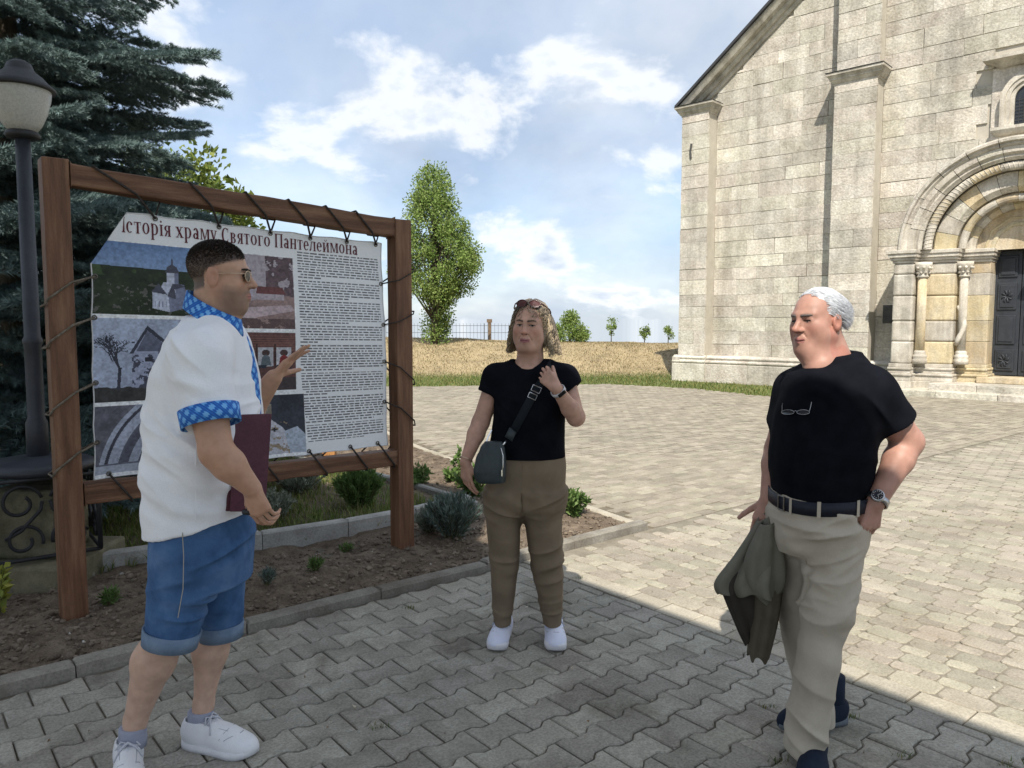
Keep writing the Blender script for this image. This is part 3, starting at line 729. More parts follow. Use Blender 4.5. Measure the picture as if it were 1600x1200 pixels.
for (hwid, w1, z1, z0, nn) in ((1.35, 0.98, 0.27, 0.0, 3), (2.25, 1.35, 0.13, -0.1, 4)):
    e = np.linspace(-hwid, hwid, nn+1)
    for k in range(nn): cbox(MB(), UC+e[k]+0.003, UC+e[k+1]-0.003, 0.0, w1+r2.normal(0, .006), z0, z1+r2.normal(0, .003)).build('step_stone', MT_stone, church, bevel=0.012)
# plaque on the wall beside the portal
MT_plq = M('bronze_plaque', [(0.3, (0.05, 0.05, 0.05)), (0.7, (0.09, 0.09, 0.085))], scale=8, rough=0.6, vary=0, bump=0.4)
q = MB(); cbox(q, 5.50, 5.80, WALL, WALL+0.04, 1.55, 1.98); cbox(q, 5.53, 5.77, WALL, WALL+0.055, 1.58, 1.95); q.build('plaque', MT_plq, church, bevel=0.008)
for k in range(6): cbox(MB(), 5.56, 5.74-0.03*(k % 2), WALL+0.05, WALL+0.062, 1.63+k*0.045, 1.65+k*0.045).build('plaque_relief', MT_plq, church)
# window over the portal with hood, frame and latticed pane
MT_glass = M('dark_window_glass', [(0.3, (0.012, 0.014, 0.018)), (0.7, (0.03, 0.034, 0.04))], scale=14, rough=0.25, vary=0, spec=0.6, bump=0.3, bscale=25)
def arch_frame(name, rin, rout, w0, w1, zs, zb, material):
    mb = MB(); n_ = 16; path_ = [(rin, rout, zb)]
    ins = [(UC-rin, zb)] + [(UC-rin*math.cos(math.pi*i/n_), zs+rin*math.sin(math.pi*i/n_)) for i in range(n_+1)] + [(UC+rin, zb)]
    ous = [(UC-rout, zb)] + [(UC-rout*math.cos(math.pi*i/n_), zs+rout*math.sin(math.pi*i/n_)) for i in range(n_+1)] + [(UC+rout, zb)]
    m_ = len(ins); vs = [(x, -w1, z) for x, z in ins] + [(x, -w1, z) for x, z in ous] + [(x, -w0, z) for x, z in ins] + [(x, -w0, z) for x, z in ous]
    fs = []
    for i in range(m_-1): fs += [(i, i+1, m_+i+1, m_+i), (2*m_+i, 2*m_+i+1, i+1, i), (m_+i, m_+i+1, 3*m_+i+1, 3*m_+i)]
    fs += [(0, m_, 3*m_, 2*m_), (m_-1, 3*m_-1, 4*m_-1, 2*m_-1)]
    mb.add(vs, fs); return mb.build(name, material, church)
win_zb, win_zs = 5.72, 6.28
arch_frame('window_frame', 0.28, 0.36, -0.65, -0.35, win_zs, win_zb, MT_trim)
arch_frame('window_frame', 0.36, 0.44, -0.65, -0.31, win_zs, win_zb, MT_trim)
arch_frame('window_frame', 0.44, 0.54, -0.65, -0.28, win_zs, win_zb, MT_trim)
q = cbox(MB(), UC-0.72, UC+0.72, WALL-0.02, WALL+0.03, 5.5, 7.0); q.build('window_surround', MT_stone, church)
n_ = 16; vs = [(UC-0.3, -0.115+0.0, win_zb)] + [(UC-0.3*math.cos(math.pi*i/n_), -0.115, win_zs+0.3*math.sin(math.pi*i/n_)) for i in range(n_+1)] + [(UC+0.3, -0.115, win_zb)]
vs = [(x, 0.40, z) for x, _, z in vs]
pane = MB().add(vs, [tuple(range(len(vs)))]).build('window_pane', MT_glass, church)
mm = MB()
for k in range(-9, 10):
    mm.tube([(UC+k*0.06-0.3, 0.388, win_zb), (UC+k*0.06+0.3, 0.388, win_zb+0.9)], 0.004, 4); mm.tube([(UC+k*0.06+0.3, 0.388, win_zb), (UC+k*0.06-0.3, 0.388, win_zb+0.9)], 0.004, 4)
cut = []; 
for f in range(0): pass
lat = MB()
for k in range(8): lat.tube([(UC-0.28+k*0.08, 0.388, win_zb), (UC-0.28+k*0.08, 0.388, win_zs+0.02)], 0.005, 4)
for k in range(8): lat.tube([(UC-0.28, 0.388, win_zb+0.04+k*0.07), (UC+0.28, 0.388, win_zb+0.04+k*0.07)], 0.005, 4)
lat.build('lattice', MT_plq, pane)
m_ = MB(); molding(m_, UC-0.58, UC+0.58, WALL+0.002, [(-0.32, 6.98), (-0.28, 7.0), (-0.20, 7.05), (-0.08, 7.10), (-0.05, 7.10), (-0.05, 7.16)]); m_.build('window_hood', MT_trim, church)
m_ = MB(); molding(m_, UC-0.6, UC+0.6, WALL+0.002, [(-0.33, 5.56), (-0.28, 5.60), (-0.24, 5.66), (-0.24, 5.72)]); m_.build('window_sill', MT_trim, church)
# iron tie anchor on the corner pilaster
q = MB(); q.tube([(0.50, -0.03, 6.05), (0.49, -0.05, 6.25), (0.52, -0.05, 6.45)], 0.028, 6); q.build('wall_anchor', MT_plq, church)
# ================================================================ INFORMATION BOARD
PLB = gnd(116, 968)[:2]; PRB = gnd(629, 858)[:2]
BD = (PRB-PLB)/np.linalg.norm(PRB-PLB); BN = np.array([BD[1], -BD[0]]); BLEN = np.linalg.norm(PRB-PLB)   # BN looks to the camera
def brd(px, py, off=0.0):
    """pixel -> (s, z) on the vertical plane of the board, off metres towards the viewer"""
    r = ray(px, py); o = np.array([0, 0, H]); a = PLB + BN*off
    t_ = ((a-o[:2])@BN)/(r[:2]@BN); p = o+r*t_; return np.array([(p[:2]-PLB)@BD, p[2]])
def bw(s, z, off=0.0): q = PLB+BD*s+BN*off; return np.array([q[0], q[1], z])
board = empty('information_board', (PLB[0], PLB[1], 0), math.atan2(BD[1], BD[0]))
tag(board, 'brown timber frame with a laced printed banner about the church, standing in the flower bed', 'notice board')
MT_wood = M('stained_timber', [(0.3, (0.085, 0.038, 0.019)), (0.5, (0.155, 0.072, 0.036)), (0.72, (0.25, 0.135, 0.075))], scale=3.0, detail=8, stretch=(9, 9, 0.8), rough=0.55, bump=0.4, bscale=14, vary=0.1, fine=0.35, fscale=60, spec=0.4)
MT_woodH = M('stained_timber_rail', [(0.3, (0.075, 0.034, 0.018)), (0.5, (0.135, 0.064, 0.033)), (0.72, (0.23, 0.125, 0.07))], scale=3.0, detail=8, stretch=(0.8, 9, 9), rough=0.6, bump=0.4, bscale=14, vary=0.1, fine=0.35, fscale=60, spec=0.4)
def lx(px, py, off=0.0): q = brd(px, py, off); return q
def post(s, ztop):
    mb = MB(); w = 0.060; n_ = 9; vs = []; fs = []
    for i in range(n_):
        z = -0.05 + (ztop+0.05)*i/(n_-1)
        for (a, b) in ((-w, -w), (w, -w), (w, w), (-w, w)): vs.append((s+a+rng.normal(0, .0012), b+rng.normal(0, .0012), z))
    for i in range(n_-1):
        for k in range(4): fs.append((i*4+k, i*4+(k+1) % 4, (i+1)*4+(k+1) % 4, (i+1)*4+k))
    fs += [(n_*4-4, n_*4-3, n_*4-2, n_*4-1)]
    o = mb.add(vs, fs).build('post', MT_wood, board, bevel=0.006); return o
ztl = brd(110, 252)[1]; ztr = brd(630, 345)[1]
post(0.0, ztl); post(BLEN, ztr)
def rail(s0, s1, z0a, z1a, z0b, z1b, name):
    mb = MB(); n_ = 14; vs = []; fs = []
    for i in range(n_):
        k = i/(n_-1); s = s0+(s1-s0)*k; za = z0a+(z0b-z0a)*k; zb = z1a+(z1b-z1a)*k
        for (y, z) in ((-0.055, za), (0.055, za), (0.055, zb), (-0.055, zb)): vs.append((s, y+rng.normal(0, .0015), z+rng.normal(0, .0025)))
    for i in range(n_-1):
        for k in range(4): fs.append((i*4+k, (i+1)*4+k, (i+1)*4+(k+1) % 4, i*4+(k+1) % 4))
    fs += [(3, 2, 1, 0), (n_*4-4, n_*4-3, n_*4-2, n_*4-1)]
    return mb.add(vs, fs).build(name, MT_woodH, board, bevel=0.008)
tl0, tl1 = brd(130, 291, .055), brd(130, 257, .055); tr0, tr1 = brd(608, 369, .055), brd(608, 341, .055)
rail(0.064, BLEN-0.064, tl0[1], tl1[1], tr0[1], tr1[1], 'top_rail')
bl0, bl1 = brd(140, 789, .055), brd(140, 757, .055); br0, br1 = brd(622, 727, .055), brd(622, 704, .055)
rail(0.064, BLEN-0.064, bl0[1], bl1[1], br0[1], br1[1], 'bottom_rail')
# ---------------------------------------------------------------- the printed sheet: a fine grid whose vertices carry the print
CTL, CTR, CBR, CBL = brd(141, 323, .02), brd(598, 379, .02), brd(608, 696, .02), brd(147, 750, .02)
def ban(u, v, off=0.0):
    """u 0..1 left to right, v 0..1 top to bottom -> local board coordinates (x, y, z), sagging between its eyelets"""
    u = np.array(u, float); v = np.array(v, float)
    f = np.clip(1-(u/0.10+v/0.20), 0, 1); u = u+f*0.10; v = v+f*0.20         # the upper left corner is folded back behind the sheet
    p = (CTL[None]*((1-u)*(1-v))[:, None] + CTR[None]*(u*(1-v))[:, None] + CBR[None]*(u*v)[:, None] + CBL[None]*((1-u)*v)[:, None])
    y = 0.0 - 0.012*np.sin(u*7.0+v*2.0) - 0.008*np.sin(v*9.0-u*3) - 0.006*np.sin(u*23+v*5)*np.exp(-v*5)
    z = p[:, 1] + 0.008*np.abs(np.sin(u*math.pi*6.2))*np.exp(-v*22)*-1 - 0.006*np.abs(np.sin(u*math.pi*6))*-1*np.exp((v-1)*22)
    x = p[:, 0] + 0.006*np.abs(np.sin(v*math.pi*5))*np.exp(-u*25) - 0.006*np.abs(np.sin(v*math.pi*5))*np.exp((u-1)*25)
    y = y + 0.02*np.clip(f*6, 0, 1)
    return np.stack([x, y - off, z], -1)
def paint():
    """the print as colours: returns (h, w, 3) in linear values"""
    w, h = 560, 480; A = np.zeros((h, w, 3)); A[:] = (0.84, 0.86, 0.88)
    yy, xx = np.mgrid[0:h, 0:w]; U = (xx+0.5)/w; V = (yy+0.5)/h
    rr = np.random.default_rng(21)
    def fb(s, seed, o=4):
        t = np.zeros_like(U); a = 1.0; tot = 0
        for i in range(o): t += a*vnoise(U*1.15, V, s*2**i, seed+i); tot += a; a *= 0.55
        return t/tot
    def pict(u0, v0, u1, v1):
        m = (U >= u0) & (U < u1) & (V >= v0) & (V < v1); return m, (U-u0)/(u1-u0), (V-v0)/(v1-v0)
    def put(m, c):
        A[m] = c
    def poly(m, x, y, pts, c, tex=None):
        n_ = len(pts); ins = np.zeros_like(m)
        for i in range(n_):
            x0, y0 = pts[i]; x1, y1 = pts[i-1]
            with np.errstate(divide='ignore', invalid='ignore'):
                ins ^= ((y0 > y) != (y1 > y)) & (x < (x1-x0)*(y-y0)/(y1-y0+1e-9)+x0)
        k = m & ins; A[k] = c
        if tex is not None: A[k] *= tex[k][:, None]
    n1 = fb(26, 1); n2 = fb(70, 9, 3); n3 = fb(9, 14)
    # 1: aerial view of a white church in green country
    m, x, y = pict(0.0, 0.115, 0.372, 0.385)
    A[m] = (np.array([0.14, 0.23, 0.42])*(1-y[m])[:, None]**0.3 + np.array([0.30, 0.38, 0.50])*(y[m])[:, None])
    g = m & (y > 0.33+0.03*x); A[g] = np.array([0.020, 0.030, 0.016])*(0.5+1.6*n1[g])[:, None]
    g2 = g & (y < 0.47) & (n3 > 0.45); A[g2] = np.array([0.045, 0.075, 0.03])*(0.6+n1[g2])[:, None]
    g2 = g & (n2 > 0.66) & (y > 0.55); A[g2] = (0.11, 0.11, 0.10)
    wl = (0.50, 0.54, 0.66); sh = (0.20, 0.22, 0.32); rf = (0.075, 0.08, 0.11)
    cx = 0.60
    poly(m, x, y, [(cx-.14, .90), (cx-.14, .66), (cx-.02, .60), (cx+.0, .95)], wl); poly(m, x, y, [(cx+.0, .95), (cx-.02, .60), (cx+.17, .62), (cx+.18, .86)], sh)
    poly(m, x, y, [(cx-.09, .66), (cx-.05, .52), (cx+.04, .52), (cx+.05, .66)], wl); poly(m, x, y, [(cx+.05, .72), (cx+.04, .52), (cx+.12, .55), (cx+.14, .72)], sh)
    poly(m, x, y, [(cx-.15, .67), (cx-.09, .54), (cx-.02, .70)], rf); poly(m, x, y, [(cx-.02, .72), (cx+.03, .50), (cx+.13, .57), (cx+.04, .62), (cx+.05, .76)], rf)
    poly(m, x, y, [(cx-.025, .54), (cx-.025, .38), (cx+.07, .38), (cx+.07, .54)], wl); poly(m, x, y, [(cx+.04, .54), (cx+.04, .38), (cx+.07, .38), (cx+.07, .54)], sh)
    poly(m, x, y, [(cx-.035, .385), (cx-.02, .30), (cx+.02, .255), (cx+.06, .30), (cx+.08, .385)], rf); poly(m, x, y, [(cx+.016, .27), (cx+.016, .18), (cx+.027, .18), (cx+.027, .27)], rf)
    poly(m, x, y, [(cx+.22, .76), (cx+.22, .60), (cx+.28, .55), (cx+.34, .62), (cx+.34, .75)], wl); poly(m, x, y, [(cx+.29, .76), (cx+.28, .55), (cx+.34, .62), (cx+.34, .75)], sh)
    for q in range(7): poly(m, x, y, [(cx-.12+q*.03, .88), (cx-.12+q*.03, .80), (cx-.113+q*.03, .79), (cx-.113+q*.03, .88)], sh)
    # 2: grey winter view of a ruined gable with a bare tree
    m, x, y = pict(0.0, 0.40, 0.372, 0.715)
    A[m] = np.array([0.40, 0.46, 0.60])*(0.75+0.5*n3[m])[:, None]
    poly(m, x, y, [(.30, .84), (.30, .40), (.42, .10), (.58, .30), (1.0, .42), (1.0, .84)], (0.36, 0.40, 0.54)); 
    k = m & (x > .30) & (y > .28) & (n2 > 0.56); A[k] = (0.07, 0.075, 0.11)
    poly(m, x, y, [(.28, .42), (.42, .08), (.60, .31), (.56, .31), (.42, .14), (.31, .42)], (0.05, 0.055, 0.08)); poly(m, x, y, [(.33, .40), (.42, .14), (.55, .30), (.52, .40)], (0.12, 0.13, 0.19), 0.6+n1)
    for (a, b, c, d_) in ((.40, .47, .46, .52), (.44, .60, .50, .72), (.62, .50, .68, .60), (.80, .48, .86, .60)): poly(m, x, y, [(a, d_), (a, b), (c, b), (c, d_)], (0.035, 0.035, 0.05))
    k = m & (y > 0.80+0.06*n1); A[k] = np.array([0.045, 0.045, 0.045])*(0.5+n1[k])[:, None]
    def branch(x0, y0, a, l, wd, dep):
        x1, y1 = x0+l*math.cos(a), y0-l*math.sin(a)*1.15
        d_ = np.abs((x-x0)*(y1-y0)-(y-y0)*(x1-x0))/(math.hypot(x1-x0, y1-y0)+1e-9); t_ = ((x-x0)*(x1-x0)+(y-y0)*(y1-y0))/(l*l*1.2)
        A[m & (d_ < wd) & (t_ > 0) & (t_ < 1)] = (0.04, 0.042, 0.06)
        if dep > 0:
            for q in range(3): branch(x0+(x1-x0)*rr.uniform(.5, 1), y0+(y1-y0)*rr.uniform(.5, 1), a+rr.uniform(-.75, .75), l*rr.uniform(.55, .8), wd*0.62, dep-1)
    branch(.19, .86, 1.50, .26, .013, 5); branch(.80, .72, 1.6, .12, .007, 4)
    for q in range(6): 
        cx = .50+q*.035; A[m & ((x-cx)**2*2+(y-.79)**2 < .0005)] = (0.03, 0.03, 0.04); A[m & (np.abs(x-cx) < .014) & (y > .79) & (y < .86)] = (0.03, 0.03, 0.04)
    # 3: arches of a portal seen close
    m, x, y = pict(0.0, 0.73, 0.372, 0.985)
    A[m] = np.array([0.36, 0.40, 0.50])*(0.7+0.6*n1[m])[:, None]
    rad = np.hypot((x-1.0)*1.55, (y-1.1))
    for (a, b, c) in ((1.52, 1.9, (0.12, 0.12, 0.15)), (1.42, 1.46, (0.05, 0.05, 0.07)), (1.18, 1.30, (0.10, 0.105, 0.14)), (1.04, 1.07, (0.07, 0.07, 0.1)), (0.70, 0.86, (0.13, 0.135, 0.17)), (0.62, 0.66, (0.3, 0.33, 0.42))):
        k = m & (rad > a) & (rad < b); A[k] = np.array(c)*(0.6+0.9*n1[k])[:, None]
    k = m & (y > .86) & (x < .5); A[k] = np.array([0.42, 0.46, 0.56])*(0.7+0.5*n1[k])[:, None]; A[m & (np.abs(y-.87) < .012)] = (0.14, 0.15, 0.2)
    for q in range(7): A[m & (np.abs(x-(.45+q*.06)) < .008) & (np.abs(y-.72) < .05)] = (0.12, 0.13, 0.18)
    # 4: faded painting of a town church on a hill
    m, x, y = pict(0.378, 0.115, 0.645, 0.43)
    A[m] = np.array([0.42, 0.37, 0.41])*(0.8+0.4*n3[m])[:, None]
    k = m & (y > .55+.08*np.sin(x*5)); A[k] = np.array([0.33, 0.23, 0.22])*(0.5+1.0*n3[k])[:, None]
    k = m & (x > .62) & (y < .55) & (n1 > .52-.2*x+.3*np.abs(y-.3)); A[k] = np.array([0.11, 0.075, 0.085])*(0.6+n2[k])[:, None]
    poly(m, x, y, [(.16, .56), (.16, .30), (.30, .20), (.44, .32), (.44, .56)], (0.46, 0.42, 0.52)); poly(m, x, y, [(.14, .31), (.30, .16), (.46, .33), (.30, .22)], (0.10, 0.07, 0.09)); poly(m, x, y, [(.24, .2), (.27, .06), (.30, .19)], (0.10, 0.07, 0.09))
    poly(m, x, y, [(.48, .52), (.50, .42), (.84, .42), (.88, .52)], (0.16, 0.06, 0.06)); poly(m, x, y, [(.50, .60), (.50, .52), (.86, .52), (.86, .60)], (0.42, 0.36, 0.40))
    for q in range(6): poly(m, x, y, [(.20+q*.04, .42), (.20+q*.04, .37), (.22+q*.04, .37), (.22+q*.04, .42)], (0.13, 0.10, 0.14))
    poly(m, x, y, [(.0, .95), (.3, .72), (.95, .66), (1.0, .74), (.5, .84), (.2, 1.0), (0, 1.0)], (0.50, 0.40, 0.42)); k = m & (y > .86) & (n1 > .5); A[k] = (0.12, 0.08, 0.08)
    # 5: interior with two panel icons
    m, x, y = pict(0.378, 0.445, 0.645, 0.70)
    A[m] = np.array([0.125, 0.062, 0.06])*(0.6+0.9*n1[m])[:, None]
    for q in range(7): A[m & (np.abs(y-.06-.04*q) < .010)] = (0.20, 0.10, 0.085)
    A[m & (y > .78)] = (0.07, 0.055, 0.06)
    for (a, b) in ((.50, .70), (.74, .94)):
        poly(m, x, y, [(a, .58), (a, .26), (b, .26), (b, .58)], (0.50, 0.50, 0.54)); c = (a+b)/2
        A[m & ((x-c)**2+(y-.35)**2*.9 < .0028)] = (0.08, 0.05, 0.05); poly(m, x, y, [(c-.07, .57), (c-.05, .42), (c, .38), (c+.05, .42), (c+.07, .57)], (0.12, 0.15, 0.17) if a < .6 else (0.22, 0.035, 0.04))
        k = m & (x > a) & (x < b) & (np.abs(y-.59) < .03) & (n2 > .45); A[k] = (0.03, 0.04, 0.06)
        A[m & (np.abs(x-a+.02) < .012) & (y > .2) & (y < .8)] = (0.05, 0.03, 0.03)
    poly(m, x, y, [(.20, .72), (.22, .40), (.30, .36), (.36, .48), (.36, .76)], (0.40, 0.45, 0.56)); A[m & ((x-.28)**2+(y-.33)**2 < .0014)] = (0.09, 0.06, 0.06); poly(m, x, y, [(0, .66), (0, .36), (.1, .34), (.14, .68)], (0.28, 0.07, 0.06))
    # 6: seated figure in pale embroidered vestments
    m, x, y = pict(0.378, 0.72, 0.672, 0.985)
    A[m] = np.array([0.035, 0.04, 0.055])*(0.6+n1[m])[:, None]
    poly(m, x, y, [(.15, 1.0), (.22, .55), (.40, .38), (.58, .40), (.72, .55), (.95, 1.0)], (0.46, 0.47, 0.53), 0.75+0.5*n1); poly(m, x, y, [(.80, 1.0), (.74, .62), (.90, .55), (1.0, .7), (1.0, 1.0)], (0.42, 0.48, 0.58))
    k = m & (n2 > .66) & (x > .25) & (x < .8) & (y > .45); A[k] = (0.30, 0.24, 0.17)
    poly(m, x, y, [(.36, .36), (.36, .16), (.48, .08), (.60, .16), (.60, .36)], (0.24, 0.21, 0.17), 0.6+0.8*n2); A[m & (((x-.48)/.10)**2+((y-.40)/.075)**2 < 1)] = (0.33, 0.22, 0.19)
    A[m & (np.abs(x-.48) < .05) & (np.abs(y-.27) < .035)] = (0.50, 0.48, 0.44)
    for (a, b) in ((.30, .60), (.62, .58), (.40, .78)): A[m & (np.abs(x-a) < .035) & (np.abs(y-b) < .012)] = (0.03, 0.03, 0.04); A[m & (np.abs(x-a) < .012) & (np.abs(y-b) < .035)] = (0.03, 0.03, 0.04)
    # small grey text of the right-hand column: unreadable dashes of word length, in paragraphs
    u0, u1 = 0.662, 0.985; v = 0.085; left = 9
    while v < 0.955:
        end = 1.0
        if left == 0: end = rr.uniform(0.2, 0.9); left = rr.integers(3, 10)
        else: left -= 1
        uu = u0 + (0.012 if left == 0 else 0) + 0.018*max(0, v-.6)*3; stop = u0+(u1-u0)*end
        while uu < stop:
            l = rr.uniform(0.008, 0.028); k = (U > uu) & (U < min(uu+l, stop)) & (np.abs(V-v) < 0.0030); A[k] = np.array([0.16, 0.165, 0.18])*rr.uniform(0.6, 1.4); uu += l+0.0045
        v += 0.01215 if end == 1.0 else 0.0165
    # printed grain and uneven exposure over the pictures
    pic = (U < 0.648) & (V > 0.11) | ((U < 0.675) & (V > 0.72)); A[pic] *= (0.62+0.76*fb(120, 40, 3)[pic])[:, None]; A[pic] *= (0.85+0.3*fb(12, 50, 4)[pic])[:, None]
    return A
def build_banner():
    A = paint(); h, w, _ = A.shape
    uu = np.linspace(0, 1, w+1); vv = np.linspace(0, 1, h+1); Ug, Vg = np.meshgrid(uu, vv)
    # compensate the perspective stretch so that print stays even along the sheet
    V3 = ban(Ug.ravel(), Vg.ravel())
    i = np.arange(h)[:, None]*(w+1)+np.arange(w)[None, :]
    Fq = np.stack([i, i+w+1, i+w+2, i+1], -1).reshape(-1, 4)
    me = mesh_np('banner', V3, Fq, smooth=True)
    a = me.color_attributes.new('Col', 'FLOAT_COLOR', 'CORNER'); c = np.ones((len(Fq), 4, 4), np.float32); c[..., :3] = A.reshape(-1, 1, 3); a.data.foreach_set('color', c.ravel())
    m = M('printed_vinyl', [(0.0, (1, 1, 1)), (1.0, (1, 1, 1))], attr='Col', rough=0.42, bump=0.12, bscale=9, bdist=0.02, vary=0, fine=0.08, spec=0.35, transl=0.22)
    return link('banner', me, m, board)
banner = build_banner()
# hem: slim rolled edge all round the sheet
MT_vin = M('white_vinyl', [(0.3, (0.58, 0.60, 0.62)), (0.7, (0.68, 0.69, 0.70))], scale=6, rough=0.5, vary=0, bump=0.1)
hem = MB()
for e in (0, 1):
    k = np.linspace(0, 1, 50)
    hem.tube(ban(k, np.full(50, float(e)), 0.001), 0.0035, 6); hem.tube(ban(np.full(50, float(e)), k, 0.001), 0.0035, 6)
hem.build('banner_hem', MT_vin, board, smooth=True)
# ---------------------------------------------------------------- title lettering (serif capitals and lower case drawn as strokes)
def glyphs():
    G = {}; T, t = 0.215, 0.07        # thick and thin strokes, x-height 1, cap height 1.4
    R = lambda x0, y0, x1, y1: [(x0, y0), (x1, y0), (x1, y1), (x0, y1)]
    def arc(cx, cy, rx, ry, a0, a1, tx, ty, n=14):
        o = []; i_ = []
        for k in range(n+1):
            a = math.radians(a0+(a1-a0)*k/n); o.append((cx+rx*math.cos(a), cy+ry*math.sin(a))); i_.append((cx+(rx-tx)*math.cos(a), cy+(ry-ty)*math.sin(a)))
        return [[o[k], o[k+1], i_[k+1], i_[k]] for k in range(n)]
    def stem(x, h, y0=0.0, w=T): return [R(x, y0, x+w, h), R(x-0.08, y0, x+w+0.08, y0+t), R(x-0.08, h-t, x+w+0.08, h)]
    G['І'] = (0.42, stem(0.12, 1.4)); G['і'] = (0.40, stem(0.11, 1.0) + arc(0.195, 1.27, .1, .1, 0, 360, .1, .1))
    G['с'] = (0.80, arc(0.42, 0.5, .38, .5, 50, 310, T, t) + arc(0.62, .78, .11, .11, 0, 360, .11, .11)); G['о'] = (0.90, arc(0.45, .5, .41, .5, 0, 360, T, t))
    G['т'] = (0.86, stem(.34, 1.0)[:2] + [R(.05, 1-t, .81, 1), R(.05, .70, .09, 1), R(.77, .70, .81, 1)])
    G['р'] = (0.95, stem(.12, 1.0, -.42) + arc(.45, .5, .42, .5, -110, 110, T, t)); G['в'] = (0.84, stem(.12, 1.0) + arc(.42, .75, .30, .25, -90, 90, T, t) + arc(.44, .26, .34, .26, -90, 90, T, t) + [R(.2, .48, .45, .48+t)])
    G['я'] = (0.84, stem(.55, 1.0) + arc(.45, .72, .35, .28, 90, 270, T, t) + [[(.10, 0), (.28, 0), (.52, .47), (.36, .47)], R(.36, .44, .6, .44+t)]); G['а'] = (0.84, stem(.50, .75)[:2] + arc(.38, .68, .29, .32, 0, 160, T, t) + arc(.36, .27, .30, .27, 20, 340, T, t))
    G['х'] = (0.92, [[(.06, 1), (.30, 1), (.86, 0), (.62, 0)], [(.66, 1), (.76, 1), (.24, 0), (.14, 0)], R(.0, 0, .34, t), R(.52, 0, .92, t), R(.0, 1-t, .38, 1), R(.56, 1-t, .88, 1)])
    G['м'] = (1.22, stem(.12, 1.0, w=.1) + stem(.92, 1.0) + [[(.16, 1), (.34, 1), (.64, .1), (.54, .0)], [(.88, 1), (.98, 1), (.62, 0), (.54, 0)]]); G['у'] = (0.88, [[(.04, 1), (.26, 1), (.52, .15), (.40, 0)], [(.68, 1), (.78, 1), (.36, -.40), (.24, -.40)], R(.0, 1-t, .36, 1), R(.56, 1-t, .88, 1)] + arc(.2, -.30, .12, .12, 0, 360, .12, .12))
    G['С'] = (1.08, arc(.56, .7, .5, .72, 48, 312, T*1.1, t) + [R(.86, .95, .91, 1.4), R(.86, 0, .91, .35)]); G['г'] = (0.74, stem(.12, 1.0) + [R(.1, 1-t, .70, 1), R(.66, .68, .70, 1)])
    G['П'] = (1.22, stem(.14, 1.4) + stem(.88, 1.4) + [R(.14, 1.4-t, .95, 1.4)]); G['н'] = (1.0, stem(.12, 1.0) + stem(.68, 1.0) + [R(.2, .47, .75, .47+t)]); G['е'] = (0.82, arc(.42, .5, .38, .5, 0, 315, T, t) + [R(.1, .48, .78, .48+t)])
    G['л'] = (0.98, stem(.66, 1.0) + [[(.30, 1), (.40, 1), (.26, .1), (.08, .0)], R(.26, 1-t, .7, 1)] + arc(.12, .08, .1, .1, 0, 360, .1, .1)); G['й'] = (1.02, stem(.12, 1.0) + stem(.68, 1.0) + [[(.24, .12), (.32, .12), (.74, .88), (.66, .88)]] + arc(.48, 1.32, .2, .2, 180, 360, .06, .06))
    return G
def title():
    G = glyphs(); txt = 'Історія храму Святого Пантелеймона'; sp = 0.07
    width = sum((G[c][0]+sp) if c != ' ' else 0.48 for c in txt); u0, u1 = 0.085, 0.90
    m = M('maroon_print', [(0.0, (0.10, 0.012, 0.022)), (1.0, (0.10, 0.012, 0.022))], rough=0.5, vary=0, bump=0, fine=0)
    ku = (u1-u0)/width; kv = 0.0445; x = 0.0
    for c in txt:
        if c == ' ': x += 0.48; continue
        adv, polys = G[c]; mb = MB()
        for pl in polys:
            q = np.array(pl); uu = u0+(x+q[:, 0])*ku; base_v = 0.079 - 0.010*uu
            mb.add(ban(uu, base_v - q[:, 1]*kv, 0.003), [tuple(range(len(pl)))])
        mb.build('title_letter', m, banner)
        x += adv+sp
title()
# ---------------------------------------------------------------- lacing
MT_rope = M('hemp_cord', [(0.3, (0.09, 0.075, 0.055)), (0.7, (0.22, 0.19, 0.15))], scale=60, rough=0.9, vary=0.1, bump=0.8, bscale=200, bdist=0.003)
MT_ropeD = M('dark_cord', [(0.3, (0.022, 0.018, 0.016)), (0.7, (0.06, 0.05, 0.045))], scale=60, rough=0.85, vary=0.1, bump=0.8, bscale=200, bdist=0.003)
MT_eye = M('eyelet_metal', [(0.3, (0.10, 0.09, 0.08)), (0.7, (0.25, 0.23, 0.2))], rough=0.4, metallic=0.9, vary=0)
def eyelet(u, v):
    p = ban(np.array([u]), np.array([v]), 0.004)[0]
    q = MB(); q.tube([(p[0]+0.011*math.cos(a), p[1], p[2]+0.011*math.sin(a)) for a in np.linspace(0, 2*math.pi, 13)], 0.0035, 5, cap=False); q.build('eyelet', MT_eye, board, smooth=True); return p
def rail_z(s, top=True):
    k = (s-0.064)/(BLEN-0.128)
    return ((tl0[1]+(tr0[1]-tl0[1])*k, tl1[1]+(tr1[1]-tl1[1])*k) if top else (bl0[1]+(br0[1]-bl0[1])*k, bl1[1]+(br1[1]-bl1[1])*k))
rf = 0.064
def loop_top(u, ds):
    p = eyelet(u, 0.012); s = p[0]; a0, a1 = rail_z(s-ds*0.4); b0, b1 = rail_z(s-ds)
    pts = [(s, p[1]-0.004, p[2]), (s-ds*0.35, -rf, a0+0.005), (s-ds*0.95, -rf, b1-0.01), (s-ds, -rf*0.8, b1+0.007), (s-ds*0.95, rf*0.8, b1+0.007), (s-ds*0.8, rf, b1-0.01), (s-ds*0.3+0.03, rf, a0), (s+0.035, rf*0.4, a0-0.01), (s, p[1]+0.006, p[2])]
    MB().tube(pts, 0.0065, 6).build('lacing_cord', MT_ropeD, board, smooth=True)
